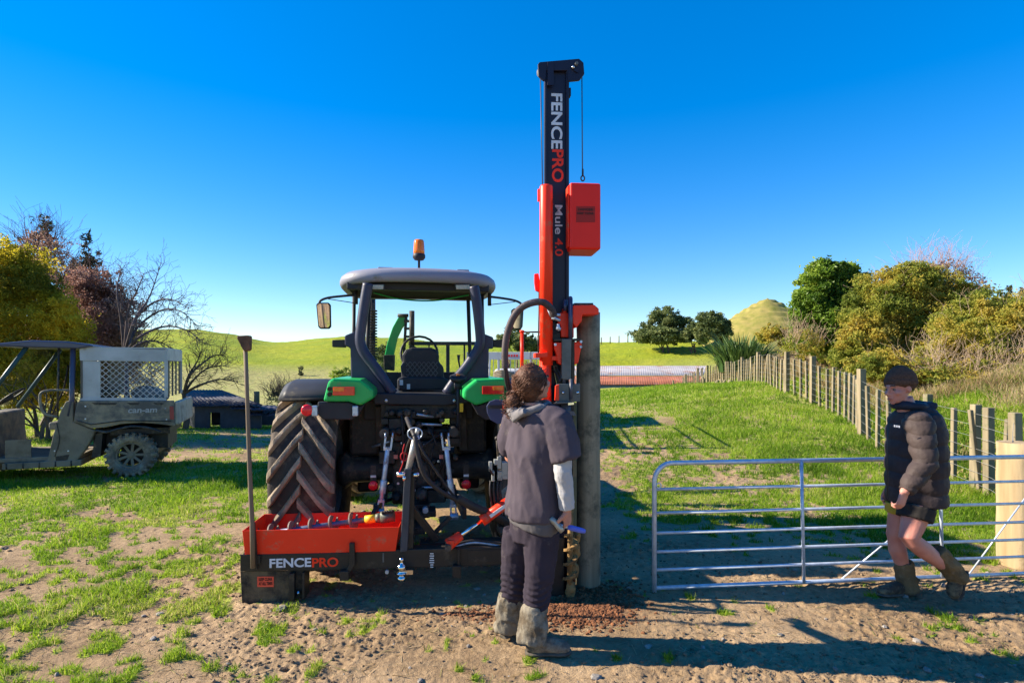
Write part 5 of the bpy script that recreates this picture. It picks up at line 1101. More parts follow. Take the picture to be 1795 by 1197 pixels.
for s0, e0, w0, nm in ((A2(1611, 742, -.17), elN, A2(1588, 860, -.275), 'n'), (A2(1602, 742, .17), elF, A2(1568, 858, .2), 'f')):
    b = MB(); b.tube([s0.lerp(A2(1605, 738, 0), .45), s0 + Vector((0, 0, -.004)), s0.lerp(e0, .5), e0, e0.lerp(w0, .6), w0], [.09, .095, .084, .076, .064, .048], 18); link('sleeve', bake(b, .0075, 1, quilt(.088, .012, 66)), jk, m_slv_lit)
b = MB(); cn = A2(1592, 716, 0)
ring = [cn - f2 * (-.082 * math.cos(t) + .01) + l2 * (.094 * math.sin(t)) + Vector((0, 0, .015 + .012 * math.cos(t))) for t in [i / 24 * 2 * math.pi for i in range(25)]]
b.tube(ring, .033, 10, cap=False); b.tube([cn - f2 * .09 + l2 * .10 + Vector((0, 0, .02)), cn - f2 * .155 + Vector((0, 0, -.005)), cn - f2 * .09 - l2 * .10 + Vector((0, 0, .02))], [.045, .062, .045], 14, flat=.75)
link('hood', bake(b, .0075, 2, quilt(.06, .010, 71)), jk, pm('navy hood nylon', spec=.1, col=(.035, .038, .055), rough=.5, col2=(.022, .024, .036), scale=6, bump=.4, bscale=30))
MB().tube([A2(1558, 735, -.10), A2(1555, 790, -.10), A2(1556, 872, -.09)], .005, 6).build('zip', m_short_ if 0 else pm('zip', (.05, .05, .055), .5), jk)
c0 = A2(1571, 744, -.26); text_part('logo', 'III', m_lett, jk, A2(1567, 748, -.246), (1, -.3, -.15), (0, 0, 1), width=.035, height=.014, bold=.03)
b = MB(); Mb = rotm(fh2, up2); cb = lambda x, y, z: hc2 + Mb @ Vector((x, y, z))
b.ell(cb(0, -.026, .062), (.094, .108, .092), 22, 16, rot=Mb); b.ell(cb(0, -.035, .02), (.086, .092, .05), 20, 12, rot=Mb); b.ell(cb(0, -.03, .115), (.06, .07, .05), 16, 10, rot=Mb)
bn = link('beanie', bake(b, .006, 2, lambda co, nn: (fbm(co[:, 0] * 14, co[:, 1] * 14, co[:, 2] * 14, s=8, oc=2) - .5) * .012), P2, pm('brown knitted wool', spec=.1, col=(.13, .070, .050), rough=.95, col2=(.075, .042, .03), scale=90, bump=.8, bscale=180))
ring = [cb(.090 * math.sin(t), -.024 + .100 * math.cos(t), .044 + .012 * math.cos(t)) for t in [i / 28 * 2 * math.pi for i in range(29)]]
b = MB(); b.tube(ring, .024, 12, cap=False, side=Mb @ Vector((0, 0, 1)), flat=.42); me_ = b.mesh(); me_.polygons.foreach_set('use_smooth', [True] * len(me_.polygons)); link('cuff', me_, bn, MATS['brown knitted wool'])
m_short = pm('black shorts', spec=.1, col=(.020, .018, .018), rough=.7, col2=(.03, .026, .024), scale=8, bump=.2)
b = MB(); b.tube([A2(1603, 860), A2(1601, 885)], [.155, .158], 22, side=sl2, flat=.85); b.tube([hN + Vector((0, 0, .03)), hN.lerp(kN, .30)], [.118, .112], 18)
so_ = link('shorts', bake(b, .0075, 2, folds((12, 12, 8), .012, 81)), P2, m_short)
b = MB(); b.tube([hF + Vector((-.0, 0, .05)), hF.lerp(kF, .12)], [.113, .108], 18); link('side_panel', bake(b, .0075, 2, folds((12, 12, 8), .012, 83)), so_, pm('yellow panel', (.50, .33, .03), .7))
b = MB(); b.ell(A2(1636, 888, -.10), (.022, .03, .035), 12, 10); link('side_panel', bake(b, .006, 1), so_, MATS['yellow panel'])
m_gb = pm('brown muddy gaiter', spec=.1, col=(.20, .135, .07), rough=.92, col2=(.11, .075, .04), scale=10, dirt=((.22, .16, .09), .3, 14), bump=.5, bscale=130)
for pts, rd in (((A2(1640, 964, -.08), A2(1650, 978, -.07), A2(1668, 996, -.05), A2(1680, 1016, -.04)), [.062, .070, .070, .066]), ((A2(1583, 984, .10), A2(1586, 998, .10), A2(1589, 1018, .10), A2(1592, 1034, .10)), [.062, .068, .070, .078])):
    b = MB(); b.tube(pts, rd, 16); link('gaiter', bake(b, .0065, 1, folds((15, 15, 12), .022, 91)), P2, m_gb)
m_b2 = pm('dark work boot', (.085, .062, .042), .8, col2=(.03, .025, .02), scale=12, dirt=((.22, .16, .09), .45, 9), bump=.5)
boot_part(P2, zt(A2(1606, 1040, .10)) + Vector((0, 0, .008)), zt(A2(1541, 1040, .06)) + Vector((0, 0, .008)), A2(1594, 1022, .10), m_b2, m_sole, 0)
boot_part(P2, A2(1692, 1002, -.03), A2(1676, 1050, -.05), A2(1672, 1000, -.05), m_b2, m_sole, 0)
# ================================================================== GATE, POSTS, FENCE
m_galv = pm('galvanised gate tube', (.60, .66, .76), .36, metal=.35, col2=(.42, .47, .56), scale=22, dirt=((.30, .27, .22), .10, 12))
m_postw = pm('weathered fence wood', (.29, .235, .15), .88, col2=(.14, .115, .075), scale=7, stretch=(1, 1, .16), dirt=((.10, .12, .05), .28, 4), bump=.5)
m_bigp = pm('treated pine post', (.26, .225, .155), .85, col2=(.16, .145, .10), scale=16, mix=.25, stretch=(1, 1, .05), dirt=((.085, .085, .062), .42, 5), bump=.5, bscale=30)
m_strain = pm('fresh pine post', (.48, .36, .21), .85, col2=(.27, .19, .10), scale=10, stretch=(1, 1, .08), dirt=((.24, .16, .09), .22, 3), bump=.3)
def wood_post(name, x, y, z0, z1, r, mat, tap=.97, n=20, lean=(0, 0)):
    b = MB(); k = 9; b.tube([(x + lean[0] * i / k, y + lean[1] * i / k, z0 + (z1 - z0) * i / k) for i in range(k + 1)], [r * (1 - (1 - tap) * i / k) * (1 + .02 * math.sin(i * 2.1)) for i in range(k + 1)], n); return b.build(name, mat)
xp = (1031 - CX) / F * 4.42
tag(wood_post('wooden_post', xp, 4.42, -.35, W(1031, 548, 4.42).z, .094, m_bigp), 'tall round weathered wooden post being driven under the orange cap', 'post')
xs_ = (1782 - CX) / F * 4.86
t_ = tag(wood_post('strainer_post', xs_, 4.86, -.3, W(1782, 775, 4.86).z, .137, m_strain, .99, 28), 'thick pale pine strainer post behind the gate at the right edge', 'post')
# gate
gA, gB = W(1147, 1038, 4.28), W(1830, 1013, 4.60); gA.z = .03; gB.z = .03
gd = (gB - gA); gl_ = gd.length; ang = math.atan2(gd.y, gd.x)
G = tag(empty('field_gate', (gA.x, gA.y, 0), ang), 'galvanised tubular steel field gate with seven rails standing open on the mud', 'gate')
Hh = .935; zz = [0.055, .285, .365 + .07, .535 + .02, .69, .845, Hh + .055]
zz = [.03, .03 + Hh * .145, .03 + Hh * .29, .03 + Hh * .44, .03 + Hh * .60, .03 + Hh * .79, .03 + Hh]
for i, z in enumerate(zz[1:-1]):
    MB().tube([(.0, 0, z), (gl_, 0, z)], .0115, 10).build('rail', m_galv, G)
MB().tube([(gl_, 0, zz[0]), (0.0, 0, zz[0])], .0155, 12).build('rail', m_galv, G)
cr_ = [(0, 0, .0), (0, 0, zz[-1] - .14)] + [(.14 - .14 * math.cos(a), 0, zz[-1] - .14 + .14 * math.sin(a)) for a in [math.pi / 2 * i / 8 for i in range(1, 9)]] + [(gl_, 0, zz[-1])]
MB().tube(cr_, .0175, 12).build('outer_frame', m_galv, G)
for px_ in (1402, 1652):
    x = gl_ * (px_ - 1147) / (1830 - 1147) * .975; MB().tube([(x + .0, -.014, zz[0]), (x - .02, -.014, zz[-1])], .0125, 10).build('upright', m_galv, G)
xa = gl_ * (1470 - 1147) / 683 * .98; xb_ = gl_ * (1652 - 1147) / 683 * .975
MB().tube([(xa, .016, zz[0]), (xb_, .016, zz[3] + .2)], .006, 8).build('brace', m_galv, G)
MB().tube([(gl_ * .80, .016, zz[0]), (gl_ * .995, .016, zz[3] + .35)], .006, 8).build('brace', m_galv, G)
b = MB(); c_ = Vector((.03, 0, zz[5] + .03)); b.tube([c_ + Vector((.018 * math.cos(a * .5236), -.012, .018 * math.sin(a * .5236))) for a in range(13)], .004, 6, cap=False); b.build('latch_ring', m_galv, G)
# fence of battens and posts, running up the bank
FN = tag(empty('batten_fence', (6.3, 7.5, 0)), 'long post and batten wire fence climbing the paddock and curving behind the hill', 'fence')
fo = Vector((6.3, 7.5, 0))
def fz(x, y): return float(H(np.array([x]), np.array([y]), False)[0])
posts_px = [(1779, 6.5), (1733, 7.5), (1700, 7.75), (1638, 8.7), (1508, 11), (1417, 15.3), (1367, 17.4), (1329, 22), (1300, 26), (1268, 31), (1240, 35), (1225, 38)]
ysp = sorted([p[1] for p in posts_px] + [42.5, 48])
posts = []
mrb = random.Random(9)
def fpost(y, w_, h_, nm, lean=0, mat=m_postw, px=None):
    x = float(fenceX(y)); z = fz(x, y); b = MB(); k = 4; l2_ = mrb.gauss(0, .02)
    b.prism([(x - w_ / 2 - fo.x, y - fo.y - w_ / 2, z - .25), (x + w_ / 2 - fo.x, y - fo.y - w_ / 2, z - .25), (x + w_ / 2 - fo.x, y - fo.y + w_ / 2, z - .25), (x - w_ / 2 - fo.x, y - fo.y + w_ / 2, z - .25)], (lean, l2_, h_ + .25)); 
    b.build(nm, mat, FN, bevel=.006, seg=1); return Vector((x, y, z))
tops = []
for y in ysp: tops.append((y, fpost(y, .12 if y > 10.5 else .095, 1.17 + (0.1 if 10.9 < y < 18 else 0), 'post', mrb.gauss(0, .015))))
bats = []; y = 8.15
while y < 44:
    if min(abs(y - q) for q in ysp) > .22: bats.append(y); fpost(y, .06, 1.06 + mrb.uniform(-.05, .05), 'batten', mrb.gauss(0, .025))
    x0_ = float(fenceX(y)); dy = .60
    for _ in range(4): dy = .50 / math.sqrt(1 + ((float(fenceX(y + .6)) - x0_) / .6) ** 2)
    y += dy * (1.0 if y < 20 else 1.12) * mrb.uniform(.9, 1.1)
fpost(7.62, .05, 1.12, 'batten', -.16); fpost(7.0, .05, 1.06, 'batten', .05)
for k in range(7):
    zk = .12 + .155 * k; pts = []
    for y in [4.86] + [v for v in np.arange(6.5, 48, .8)]: x = float(fenceX(y)) if y > 5 else xs_; pts.append((x - fo.x - .045, y - fo.y - .01, fz(x, y) + zk + .012 * math.sin(y * 2)))
    MB().tube(pts, .0022, 4, cap=False).build('wire', pm('fence wire', (.40, .40, .40), .4, metal=.3), FN)
# old stumps and stub posts in the paddock
for i, (px_, y, h_, w_) in enumerate(((1233, 27, .42, .16), (1256, 27, .22, .2), (1263, 28, .25, .14), (1269, 27, .20, .16), (1280, 27.5, .18, .3))):
    x = (px_ - CX) / F * y; z = fz(x, y); rb_ = random.Random(i); b = MB(); b.tube([(x, y, z - .2), (x + rb_.gauss(0, .02), y, z + h_ * .6), (x + rb_.gauss(0, .05), y, z + h_)], [w_ * .5, w_ * .46, w_ * .36], 8)
    labs = ['tallest of the short old stumps on the ridge below the flax', 'low stump just right of the tallest ridge stump', 'middle one of the five ridge stumps', 'fourth ridge stump from the left, low and grey', 'widest ridge stump, nearest the batten fence']
    tag(b.build('stump', m_postw), labs[i], 'stump', 'old stumps on the ridge')
x = (450 - CX) / F * 19; tag(wood_post('short_post', x, 19, fz(x, 19) - .2, W(450, 686, 19).z, .10, m_postw, .95, 8), 'single squat wooden post beyond the sheet iron pile', 'post')
# small distant fence posts on the skyline, right
for i in range(9):
    px_ = 1054 + i * 15.5; y = 92; x = (px_ - CX) / F * y; z = fz(x, y)
    tag(MB().tube([(x, y, z - .3), (x, y, z + 1.1)], .09, 5).build('skyline_post', m_postw), ['leftmost', 'second', 'third', 'fourth', 'fifth', 'sixth', 'seventh', 'eighth', 'last'][i] + ' tiny fence post, counted from the left, on the skyline of the green rise', 'post', 'skyline fence posts')
# sheds --------------------------------------------------------------------------
def corr(p00, p10, p11, p01, n, amp, name, mat, parent):
    """corrugated sheet across p00->p10, ribs running p00->p01; real thickness"""
    p00, p10, p11, p01 = map(Vector, (p00, p10, p11, p01)); nn = (p10 - p00).cross(p01 - p00).normalized(); vs = []
    for i in range(n * 4 + 1):
        t = i / (n * 4); o = nn * amp * math.sin(i * math.pi / 2); a, c = p00.lerp(p10, t) + o, p01.lerp(p11, t) + o; vs += [a, c, a - nn * .02, c - nn * .02]
    m = n * 4; fs = []
    for i in range(m): q = 4 * i; fs += [(q, q + 4, q + 5, q + 1), (q + 2, q + 3, q + 7, q + 6), (q, q + 2, q + 6, q + 4), (q + 1, q + 5, q + 7, q + 3)]
    fs += [(0, 1, 3, 2), (4 * m, 4 * m + 2, 4 * m + 3, 4 * m + 1)]
    return MB().add(vs, fs, True).build(name, mat, parent, fixn=False)
m_ironw = pm('pale galvanised iron', (.50, .46, .46), .6, col2=(.36, .33, .33), scale=.8, detail=9, dirt=((.34, .16, .09), .30, .9))
m_ironr = pm('rusted iron', (.48, .17, .09), .8, col2=(.30, .10, .055), scale=.9, detail=9, dirt=((.42, .30, .25), .22, 1.1))
m_wall = pm('blue grey iron wall', (.13, .19, .27), .6, col2=(.09, .13, .19), scale=1.2)
sx = lambda px_, y: (px_ - CX) / F * y
SH = tag(empty('farm_shed', (sx(1110, 50), 50, -1.6)), 'long low farm shed with white and rust red corrugated roof and blue wall', 'shed')
so2 = Vector((sx(1110, 50), 50, -1.6))
q = lambda px_, py_, y: W(px_, py_, y) - so2
e0, e1, r0, r1_ = q(985, 674, 48), q(1226, 674, 48), q(975, 641, 56), q(1240, 641, 56)
mid0, mid1 = e0.lerp(r0, .42), e1.lerp(r1_, .42)
corr(e0, e1, mid1, mid0, 80, .018, 'lower_roof', m_ironr, SH); up_ = Vector((0, -.05, .045))
corr(mid0 + up_, mid1 + up_, r1_, r0, 80, .018, 'upper_roof', m_ironw, SH)
MB().prism([e0 + Vector((.1, .12, -.12)), e1 + Vector((-.1, .12, -.12)), Vector((e1.x - .1, e1.y + .12, -.2)), Vector((e0.x + .1, e0.y + .12, -.2))], (0, .1, 0)).build('wall', m_wall, SH)
MB().bx(e0.x + .2, e1.x - .2, e1.y + .3, r0.y - .3, -.2, e0.z - .1).build('inner_wall', m_wall, SH)
# low dark tin hut with a doorway and loose sheets, left
m_tin = pm('dark old sheet iron', (.050, .052, .080), .7, col2=(.03, .032, .05), scale=2, dirt=((.10, .085, .08), .22, 3), bump=.2)
TH = tag(empty('tin_hut', (sx(375, 16.5), 16.5, 0)), 'low dark tin hut with a small square doorway beside the buggy', 'hut'); th0 = Vector((sx(375, 16.5), 16.5, 0)); q = lambda a_, b__, y: W(a_, b__, y) - th0
corr(q(338, 712, 16), q(460, 709, 16), q(388, 683, 18.6), q(312, 683, 18.6), 14, .014, 'roof', m_tin, TH)
b = MB(); f_ = lambda xx, z0, z1: b.prism([q(xx[0], 712, 16.2) * 1.0 + Vector((0, 0, 0)), q(xx[1], 712, 16.2), Vector((q(xx[1], 712, 16.2).x, q(0, 0, 16.2).y, z0)), Vector((q(xx[0], 712, 16.2).x, q(0, 0, 16.2).y, z0))], (0, .08, 0))
f_((341, 367), -.1, 0); f_((386, 457), -.1, 0); b.prism([q(367, 712, 16.2), q(386, 712, 16.2), q(386, 723, 16.2), q(367, 723, 16.2)], (0, .08, 0)); b.bx(q(341, 712, 16.2).x, q(457, 712, 16.2).x, .6, .7, -.1, .5); b.build('wall', pm('grey weathered boards', (.075, .08, .10), .85, col2=(.05, .05, .065), scale=5), TH)
b = MB(); b.prism([q(325, 708, 17.6), q(343, 712, 16.3), Vector((q(343, 712, 16.3).x, q(343, 712, 16.3).y, -.1)), Vector((q(325, 708, 17.6).x, q(325, 708, 17.6).y, -.1))], (0, .05, 0)); b.build('side_wall', m_tin, TH)
lb = ['flat sheet of dark iron lying right of the tin hut', 'bluish sheet iron leaning lowest behind the tamping bar', 'narrow iron sheet resting on the pile near the tyre', 'rightmost iron sheet of the pile by the tractor tyre']
for i, pts in enumerate((((398, 709), (434, 706), (446, 716), (404, 716)), ((430, 716), (462, 713), (460, 727), (428, 728)), ((432, 710), (488, 711), (492, 718), (440, 718)), ((462, 724), (490, 716), (496, 720), (470, 729)))):
    y = 15.9 - .1 * i; P4 = [W(a_, b__, y + (.9 if j < 2 else 0)) for j, (a_, b__) in enumerate(pts)]
    o = corr(P4[3], P4[2], P4[1], P4[0], 6, .012, 'iron_sheet', m_tin, None); tag(o, lb[i], 'iron sheet', 'loose sheets beside the hut')
    
# ================================================================== UTILITY BUGGY, left
UY = R(22); UF = Frame(230, 8.75, UY); LU = UF.L
U = tag(empty('utility_buggy', UF.loc(), UF.yaw), 'mud covered side by side utility buggy with white mesh cage on its tray', 'buggy')
m_ugrey = pm('muddy grey plastic', (.13, .122, .112), .6, col2=(.085, .08, .075), scale=4, dirt=((.27, .225, .16), .48, 4), bump=.2)
m_utan = pm('mud caked panel', (.24, .20, .145), .85, col2=(.15, .13, .10), scale=3, dirt=((.13, .11, .08), .35, 4), bump=.4)
m_uroof = pm('buggy roof plastic', (.06, .065, .115), .35, col2=(.045, .05, .09), scale=3, coat=.3)
m_cage = pm('white painted cage', (.46, .46, .47), .5, col2=(.34, .34, .34), scale=4, dirt=((.25, .2, .15), .15, 5))
m_utyre = pm('buggy tyre', (.08, .07, .06), .9, col2=(.14, .12, .095), scale=6, dirt=((.27, .23, .17), .5, 6), bump=.8, bscale=50)
def up_(pts, y, dy, name, mat, bevel=.012, parent=None): return MB().prism(UF.poly(pts, y), (0, dy, 0)).build(name, mat, parent or U, bevel=bevel)
def uwheel(x, y):
    c = Vector((x, y + .0, .325)); b = MB(); Rr = .325; h = .12
    b.lathe([(.19, -h * .85), (.24, -h), (Rr - .035, -h), (Rr - .01, -h * .7), (Rr - .008, h * .7), (Rr - .035, h), (.24, h), (.19, h * .85)], c, 'Y', n=40, closed=True); t = b.build('wheel', m_utyre, U)
    b = MB()
    for i in range(22):
        for sd in (-1, 1):
            a = (i + (.5 if sd > 0 else 0)) / 22 * 2 * math.pi; ca, sa = math.cos(a), math.sin(a); m = Matrix(((-sa, 0, ca), (0, 1, 0), (ca, 0, sa)))
            b.box(c + Vector((ca * (Rr + .002), sd * .062, sa * (Rr + .002))), (.048, .10, .028), rot=m); b.box(c + Vector((ca * (Rr - .03), sd * .118, sa * (Rr - .03))), (.04, .02, .05), rot=m)
    b.build('knobs', m_utyre, t, bevel=.004, seg=1)
    b = MB(); b.lathe([(.19, -.02), (.195, -.10), (.175, -.105), (.165, -.03)], c, 'Y', n=36, closed=True)
    b.lathe([(.045, -.03), (.04, -.075), (.0001, -.08)], c, 'Y', n=18)
    for i in range(9):
        a = i / 9 * 2 * math.pi; b.bar(c + Vector((.03 * math.cos(a), -.055, .03 * math.sin(a))), c + Vector((.178 * math.cos(a), -.08, .178 * math.sin(a))), .038, .016, (0, 1, 0))
    b.build('rim', m_utan, t, bevel=.003)
    MB().lathe([(.16, -.02), (.0001, -.02)], c, 'Y', n=20).build('brake_disc', m_black, t)
trk = 1.28
for x in (0, -2.12):
    uwheel(x, .06); uwheel(x, trk)
# cargo tray, tailgate
side = [(135, 706), (139, 702), (305, 702), (307, 747), (275, 743), (248, 741), (213, 743), (186, 749), (160, 751), (129, 739), (131, 722)]
tr = up_(side, -.08, .05, 'tray_side', m_ugrey, .014); up_(side, 1.36, .05, 'tray_side', m_ugrey, .014)
xr = LU(306, 720, -.08).x; xl = LU(133, 720, -.08).x; zt_, zb_ = LU(306, 703, -.08).z, LU(306, 745, -.08).z
tg = MB(); tg.bx(xr - .01, xr + .06, -.06, 1.42, zb_, zt_); tg.build('tailgate', pm('pale muddy tailgate', (.42, .39, .34), .6, col2=(.3, .28, .24), scale=5, dirt=((.13, .11, .08), .35, 5), bump=.2), U, bevel=.03, seg=3)
b = MB(); b.bx(xl, xr, -.04, 1.38, zb_ + .10, zb_ + .14); b.bx(xl - .02, xl + .03, -.04, 1.38, zb_ + .1, zt_); b.build('tray_floor', m_black, U)
up_([(297, 712), (304, 712), (305, 735), (298, 735)], -.095, .03, 'tail_lamp', pm('dusty red lens', (.34, .06, .05), .5), .004)
o_ = LU(224, 724, -.0835); e_ = LU(275, 724, -.0835)
text_part('lettering', 'can-am', pm('grey decal', (.36, .36, .37), .5), tr, o_, (1, 0, 0), (.12, 0, 1), width=(e_ - o_).x, height=.062, bold=.025, depth=.002)
for (a_, c_) in ((160, 206), (222, 246), (268, 288)): up_([(a_, 705.5), (c_, 706), (c_ - 4, 709.5), (a_ + 6, 709.5)], -.084, .01, 'tray_slot', m_black, 0)
# cage over the tray: header boards, posts, diamond mesh, solid front panel
y0c, y1c = -.05, 1.36; PX = lambda px_: LU(px_, 640, y0c).x
zA, zB, zC, zD = LU(139, 609, y0c).z, LU(139, 632, y0c).z, LU(200, 698, y0c).z, LU(311, 616, y0c).z
CG = MB(); CG.prism(UF.poly([(139, 609), (290, 613), (290, 634), (140, 632)], y0c), (0, .03, 0)); hb = CG.build('cage_header', m_cage, U, bevel=.004)
b = MB(); b.prism([Vector((PX(139), y1c, zA)), Vector((PX(292), y1c, zA)), Vector((PX(292), y1c, zB)), Vector((PX(139), y1c, zB))], (0, .03, 0)); b.build('cage_header', m_cage, U, bevel=.004)
b = MB(); b.bx(PX(290), PX(290) + .03, y0c, y1c, zB, zA); b.build('cage_header', m_cage, U, bevel=.004)
b = MB(); b.bx(PX(139), PX(292), y0c, y1c, zA - .01, zA + .01); b.build('cage_roof', m_cage, U)
up_([(143, 632), (176, 633), (176, 699), (143, 699)], y0c + .01, .02, 'front_panel', m_cage, .004)
MB().bx(PX(143), PX(176), y1c - .02, y1c, zC, zB).build('front_panel', m_cage, U)
MB().bx(PX(141), PX(143) + .01, y0c, y1c, zC, zB).build('front_board', pm('cage board', (.12, .10, .08), .8), U)
up_([(140, 697), (291, 697), (291, 702), (140, 702)], y0c - .0, .03, 'cage_sill', m_cage, .003)
for x in (PX(290), ): 
    for y in (y0c + .015, y1c - .015): MB().bx(x - .015, x + .03, y - .02, y + .02, zC, zB).build('cage_post', m_cage, U, bevel=.004)
for k in range(4): MB().bx(PX(290) + .005, PX(290) + .025, .12 + k * .33, .17 + k * .33, zC, zB).build('cage_post', m_utan, U, bevel=.004)
def mesh_wires(xa, xb, y, za, zb, s, name):
    b = MB(); n = int((xb - xa + zb - za) / s) + 2
    for sg in (1, -1):
        for k in range(n):
            t = k * s; pts = []
            # line x = xa + t - z' (or mirrored), clipped to the panel
            h = zb - za; x0_, x1_ = xa + t, xa + t - h
            z0_, z1_ = za, zb
            if x1_ < xa: z1_ = za + (x0_ - xa); x1_ = xa
            if x0_ > xb: z0_ = za + (x0_ - xb); x0_ = xb
            if z0_ >= zb or z1_ <= za or x0_ <= x1_: continue
            if sg < 0: x0_, x1_ = xa + xb - x0_, xa + xb - x1_
            b.bar((x0_, y, z0_), (x1_, y + .002 * sg, z1_), .009, .008, (0, 1, 0))
    return b.build(name, m_cage, U)
mesh_wires(PX(176), PX(290) - .01, y0c + .012, zC, zB, .088, 'side_mesh'); mesh_wires(PX(176), PX(290) - .01, y1c - .012, zC, zB, .088, 'side_mesh')
m_sack = pm('grey sack', (.26, .26, .27), .8, col2=(.2, .2, .21), scale=6, bump=.3)
b = MB(); c_ = LU(258, 690, .5); b.ell(c_, (.24, .2, .13)); b.ell(c_ + Vector((.10, .1, -.05)), (.2, .2, .12)); s_ = link('feed_sack', bake(b, .015, 2, lambda co, nn: (fbm(co[:, 0] * 9, co[:, 1] * 9, co[:, 2] * 9, s=2) - .5) * .04), None, m_sack); s_.location = UF.loc(); s_.rotation_euler = (0, 0, UY); tag(s_, 'pale grey sack lying inside the buggy cage', 'sack')
# lower body, chassis, floor, seat, roof, pillars
up_([(115, 703), (129, 703), (128, 712), (129, 739), (160, 752), (168, 754), (158, 775), (148, 790), (133, 810), (122, 818), (62, 819), (64, 812), (83, 806), (92, 765), (104, 725)], -.05, .12, 'rear_quarter', m_utan, .02)
up_([(115, 703), (129, 703), (128, 712), (129, 739), (160, 752), (168, 754), (158, 775), (148, 790), (133, 810), (122, 818), (62, 819), (64, 812), (83, 806), (92, 765), (104, 725)], 1.30, .12, 'rear_quarter', m_utan, .02)
up_([(97, 800), (122, 796), (118, 806), (98, 810)], -.052, .01, 'step_recess', m_black, .002)
b = MB(); xa, xb = LU(0, 800, 0).x - 1.3, LU(140, 800, 0).x; b.bx(-1.9, xb, .02, 1.32, .30, .36); b.bx(-1.55, -.62, -.06, 1.40, .21, .30); b.build('floor', m_utan, U, bevel=.01)
for x in (0, -2.12): MB().lathe([(.05, .0), (.05, trk)], (x, 0, .325), 'Y', n=12).build('axle', m_black, U)
b = MB(); b.bx(-.55, .45, .25, 1.1, .38, .72); b.bx(-.3, .5, .1, 1.25, .62, .72); b.bx(-.1, .3, .3, 1.0, .28, .45); b.build('chassis', m_black, U, bevel=.01)
b = MB(); b.bar((0, .1, .36), (-.05, .3, .75), .05, .05, (1, 0, 0)).build('suspension', m_black, U); b = MB(); b.bar((0, 1.2, .36), (-.05, 1.0, .75), .05, .05, (1, 0, 0)); b.build('suspension', m_black, U)
b = MB(); b.bx(-1.05, -.55, .05, 1.25, .74, .86); b.build('seat_cushion', m_ugrey, U, bevel=.03, seg=3)
b = MB(); b.bar((-.60, .65, .80), (-.46, .65, 1.30), 1.2, .09, (-1, 0, 0)); b.build('seat_back', m_black, U, bevel=.02)
b = MB(); b.tube(bez([LU(124, 684, -.02), LU(90, 684, -.04), LU(73, 688, -.05), LU(70, 700, -.05), LU(73, 718, -.05), LU(82, 727, -.04), LU(102, 731, -.02)], 6), .018, 10); b.build('side_bar', m_ugrey, U)
zr = LU(130, 609, -.02).z
for y in (-.02, 1.34):
    MB().tube([LU(128, 611, -.02) * 1.0 if y < 0 else Vector((LU(128, 611, -.02).x, y, zr)), Vector((LU(126, 700, -.02).x, y, LU(126, 700, -.02).z)), Vector((LU(120, 716, -.02).x, y, .95))], .034, 10).build('roll_bar', m_uroof, U)
    MB().tube([Vector((-1.28, y, zr)), Vector((-1.85, y, 1.02))], .03, 10).build('roll_bar', pm('teal black bar', (.03, .07, .08), .4), U)
    MB().tube([Vector((LU(103, 611, -.02).x, y + .0, zr)), Vector((LU(101, 720, -.02).x, y, .9))], .014, 8).build('roll_bar', m_black, U)
b = MB(); xr_ = LU(166, 607, -.05).x; zb2, zt2 = zr, LU(100, 598, -.1).z
b.prism([Vector((-1.62, -.10, zb2 - .0)), Vector((LU(137, 0, -.1).x, -.10, zb2 - .02)), Vector((xr_, -.10, zb2 + .02)), Vector((xr_ - .06, -.10, zt2 - .04)), Vector((LU(118, 0, -.1).x, -.10, zt2)), Vector((-1.2, -.10, zt2 + .01)), Vector((-1.60, -.10, zb2 + .045))], (0, 1.52, 0)); b.build('roof', m_uroof, U, bevel=.03, seg=3)
b = MB(); b.add([(-1.33, .04, zr - .03), (-1.33, 1.28, zr - .03), (-1.83, 1.28, 1.08), (-1.83, .04, 1.08)], [(0, 1, 2, 3)]); b.build('windscreen', m_glass, U)
b = MB(); b.bx(-2.0, -1.72, .05, 1.27, .5, 1.0); b.build('dash', m_ugrey, U, bevel=.03)
b = MB(); c_ = LU(22, 694, .28); m = Matrix.Rotation(R(-38), 3, 'Y')
b.tube([c_ + m @ Vector((.17 * math.cos(a / 20 * 6.2832), .17 * math.sin(a / 20 * 6.2832), 0)) for a in range(21)], .014, 8, cap=False); b.bar(c_ - m @ Vector((.16, 0, 0)), c_ + m @ Vector((.16, 0, 0)), .03, .012); b.tube([c_, c_ + Vector((-.3, 0, -.2))], .03, 8); b.build('steering_wheel', m_black, U)
b = MB(); b.prism([Vector((-1.75, .04, .98)), Vector((-2.6, .04, .82)), Vector((-2.75, .04, .60)), Vector((-2.7, .04, .42)), Vector((-2.45, .04, .42)), Vector((-2.4, .04, .62)), Vector((-1.86, .04, .62)), Vector((-1.78, .04, .30)), Vector((-1.68, .04, .30))], (0, 1.24, 0)); b.build('bonnet', m_ugrey, U, bevel=.03)
b = MB(); b.bx(-1.55, -1.25, .04, .06, .32, .62); b.build('door_trim', m_utan, U)
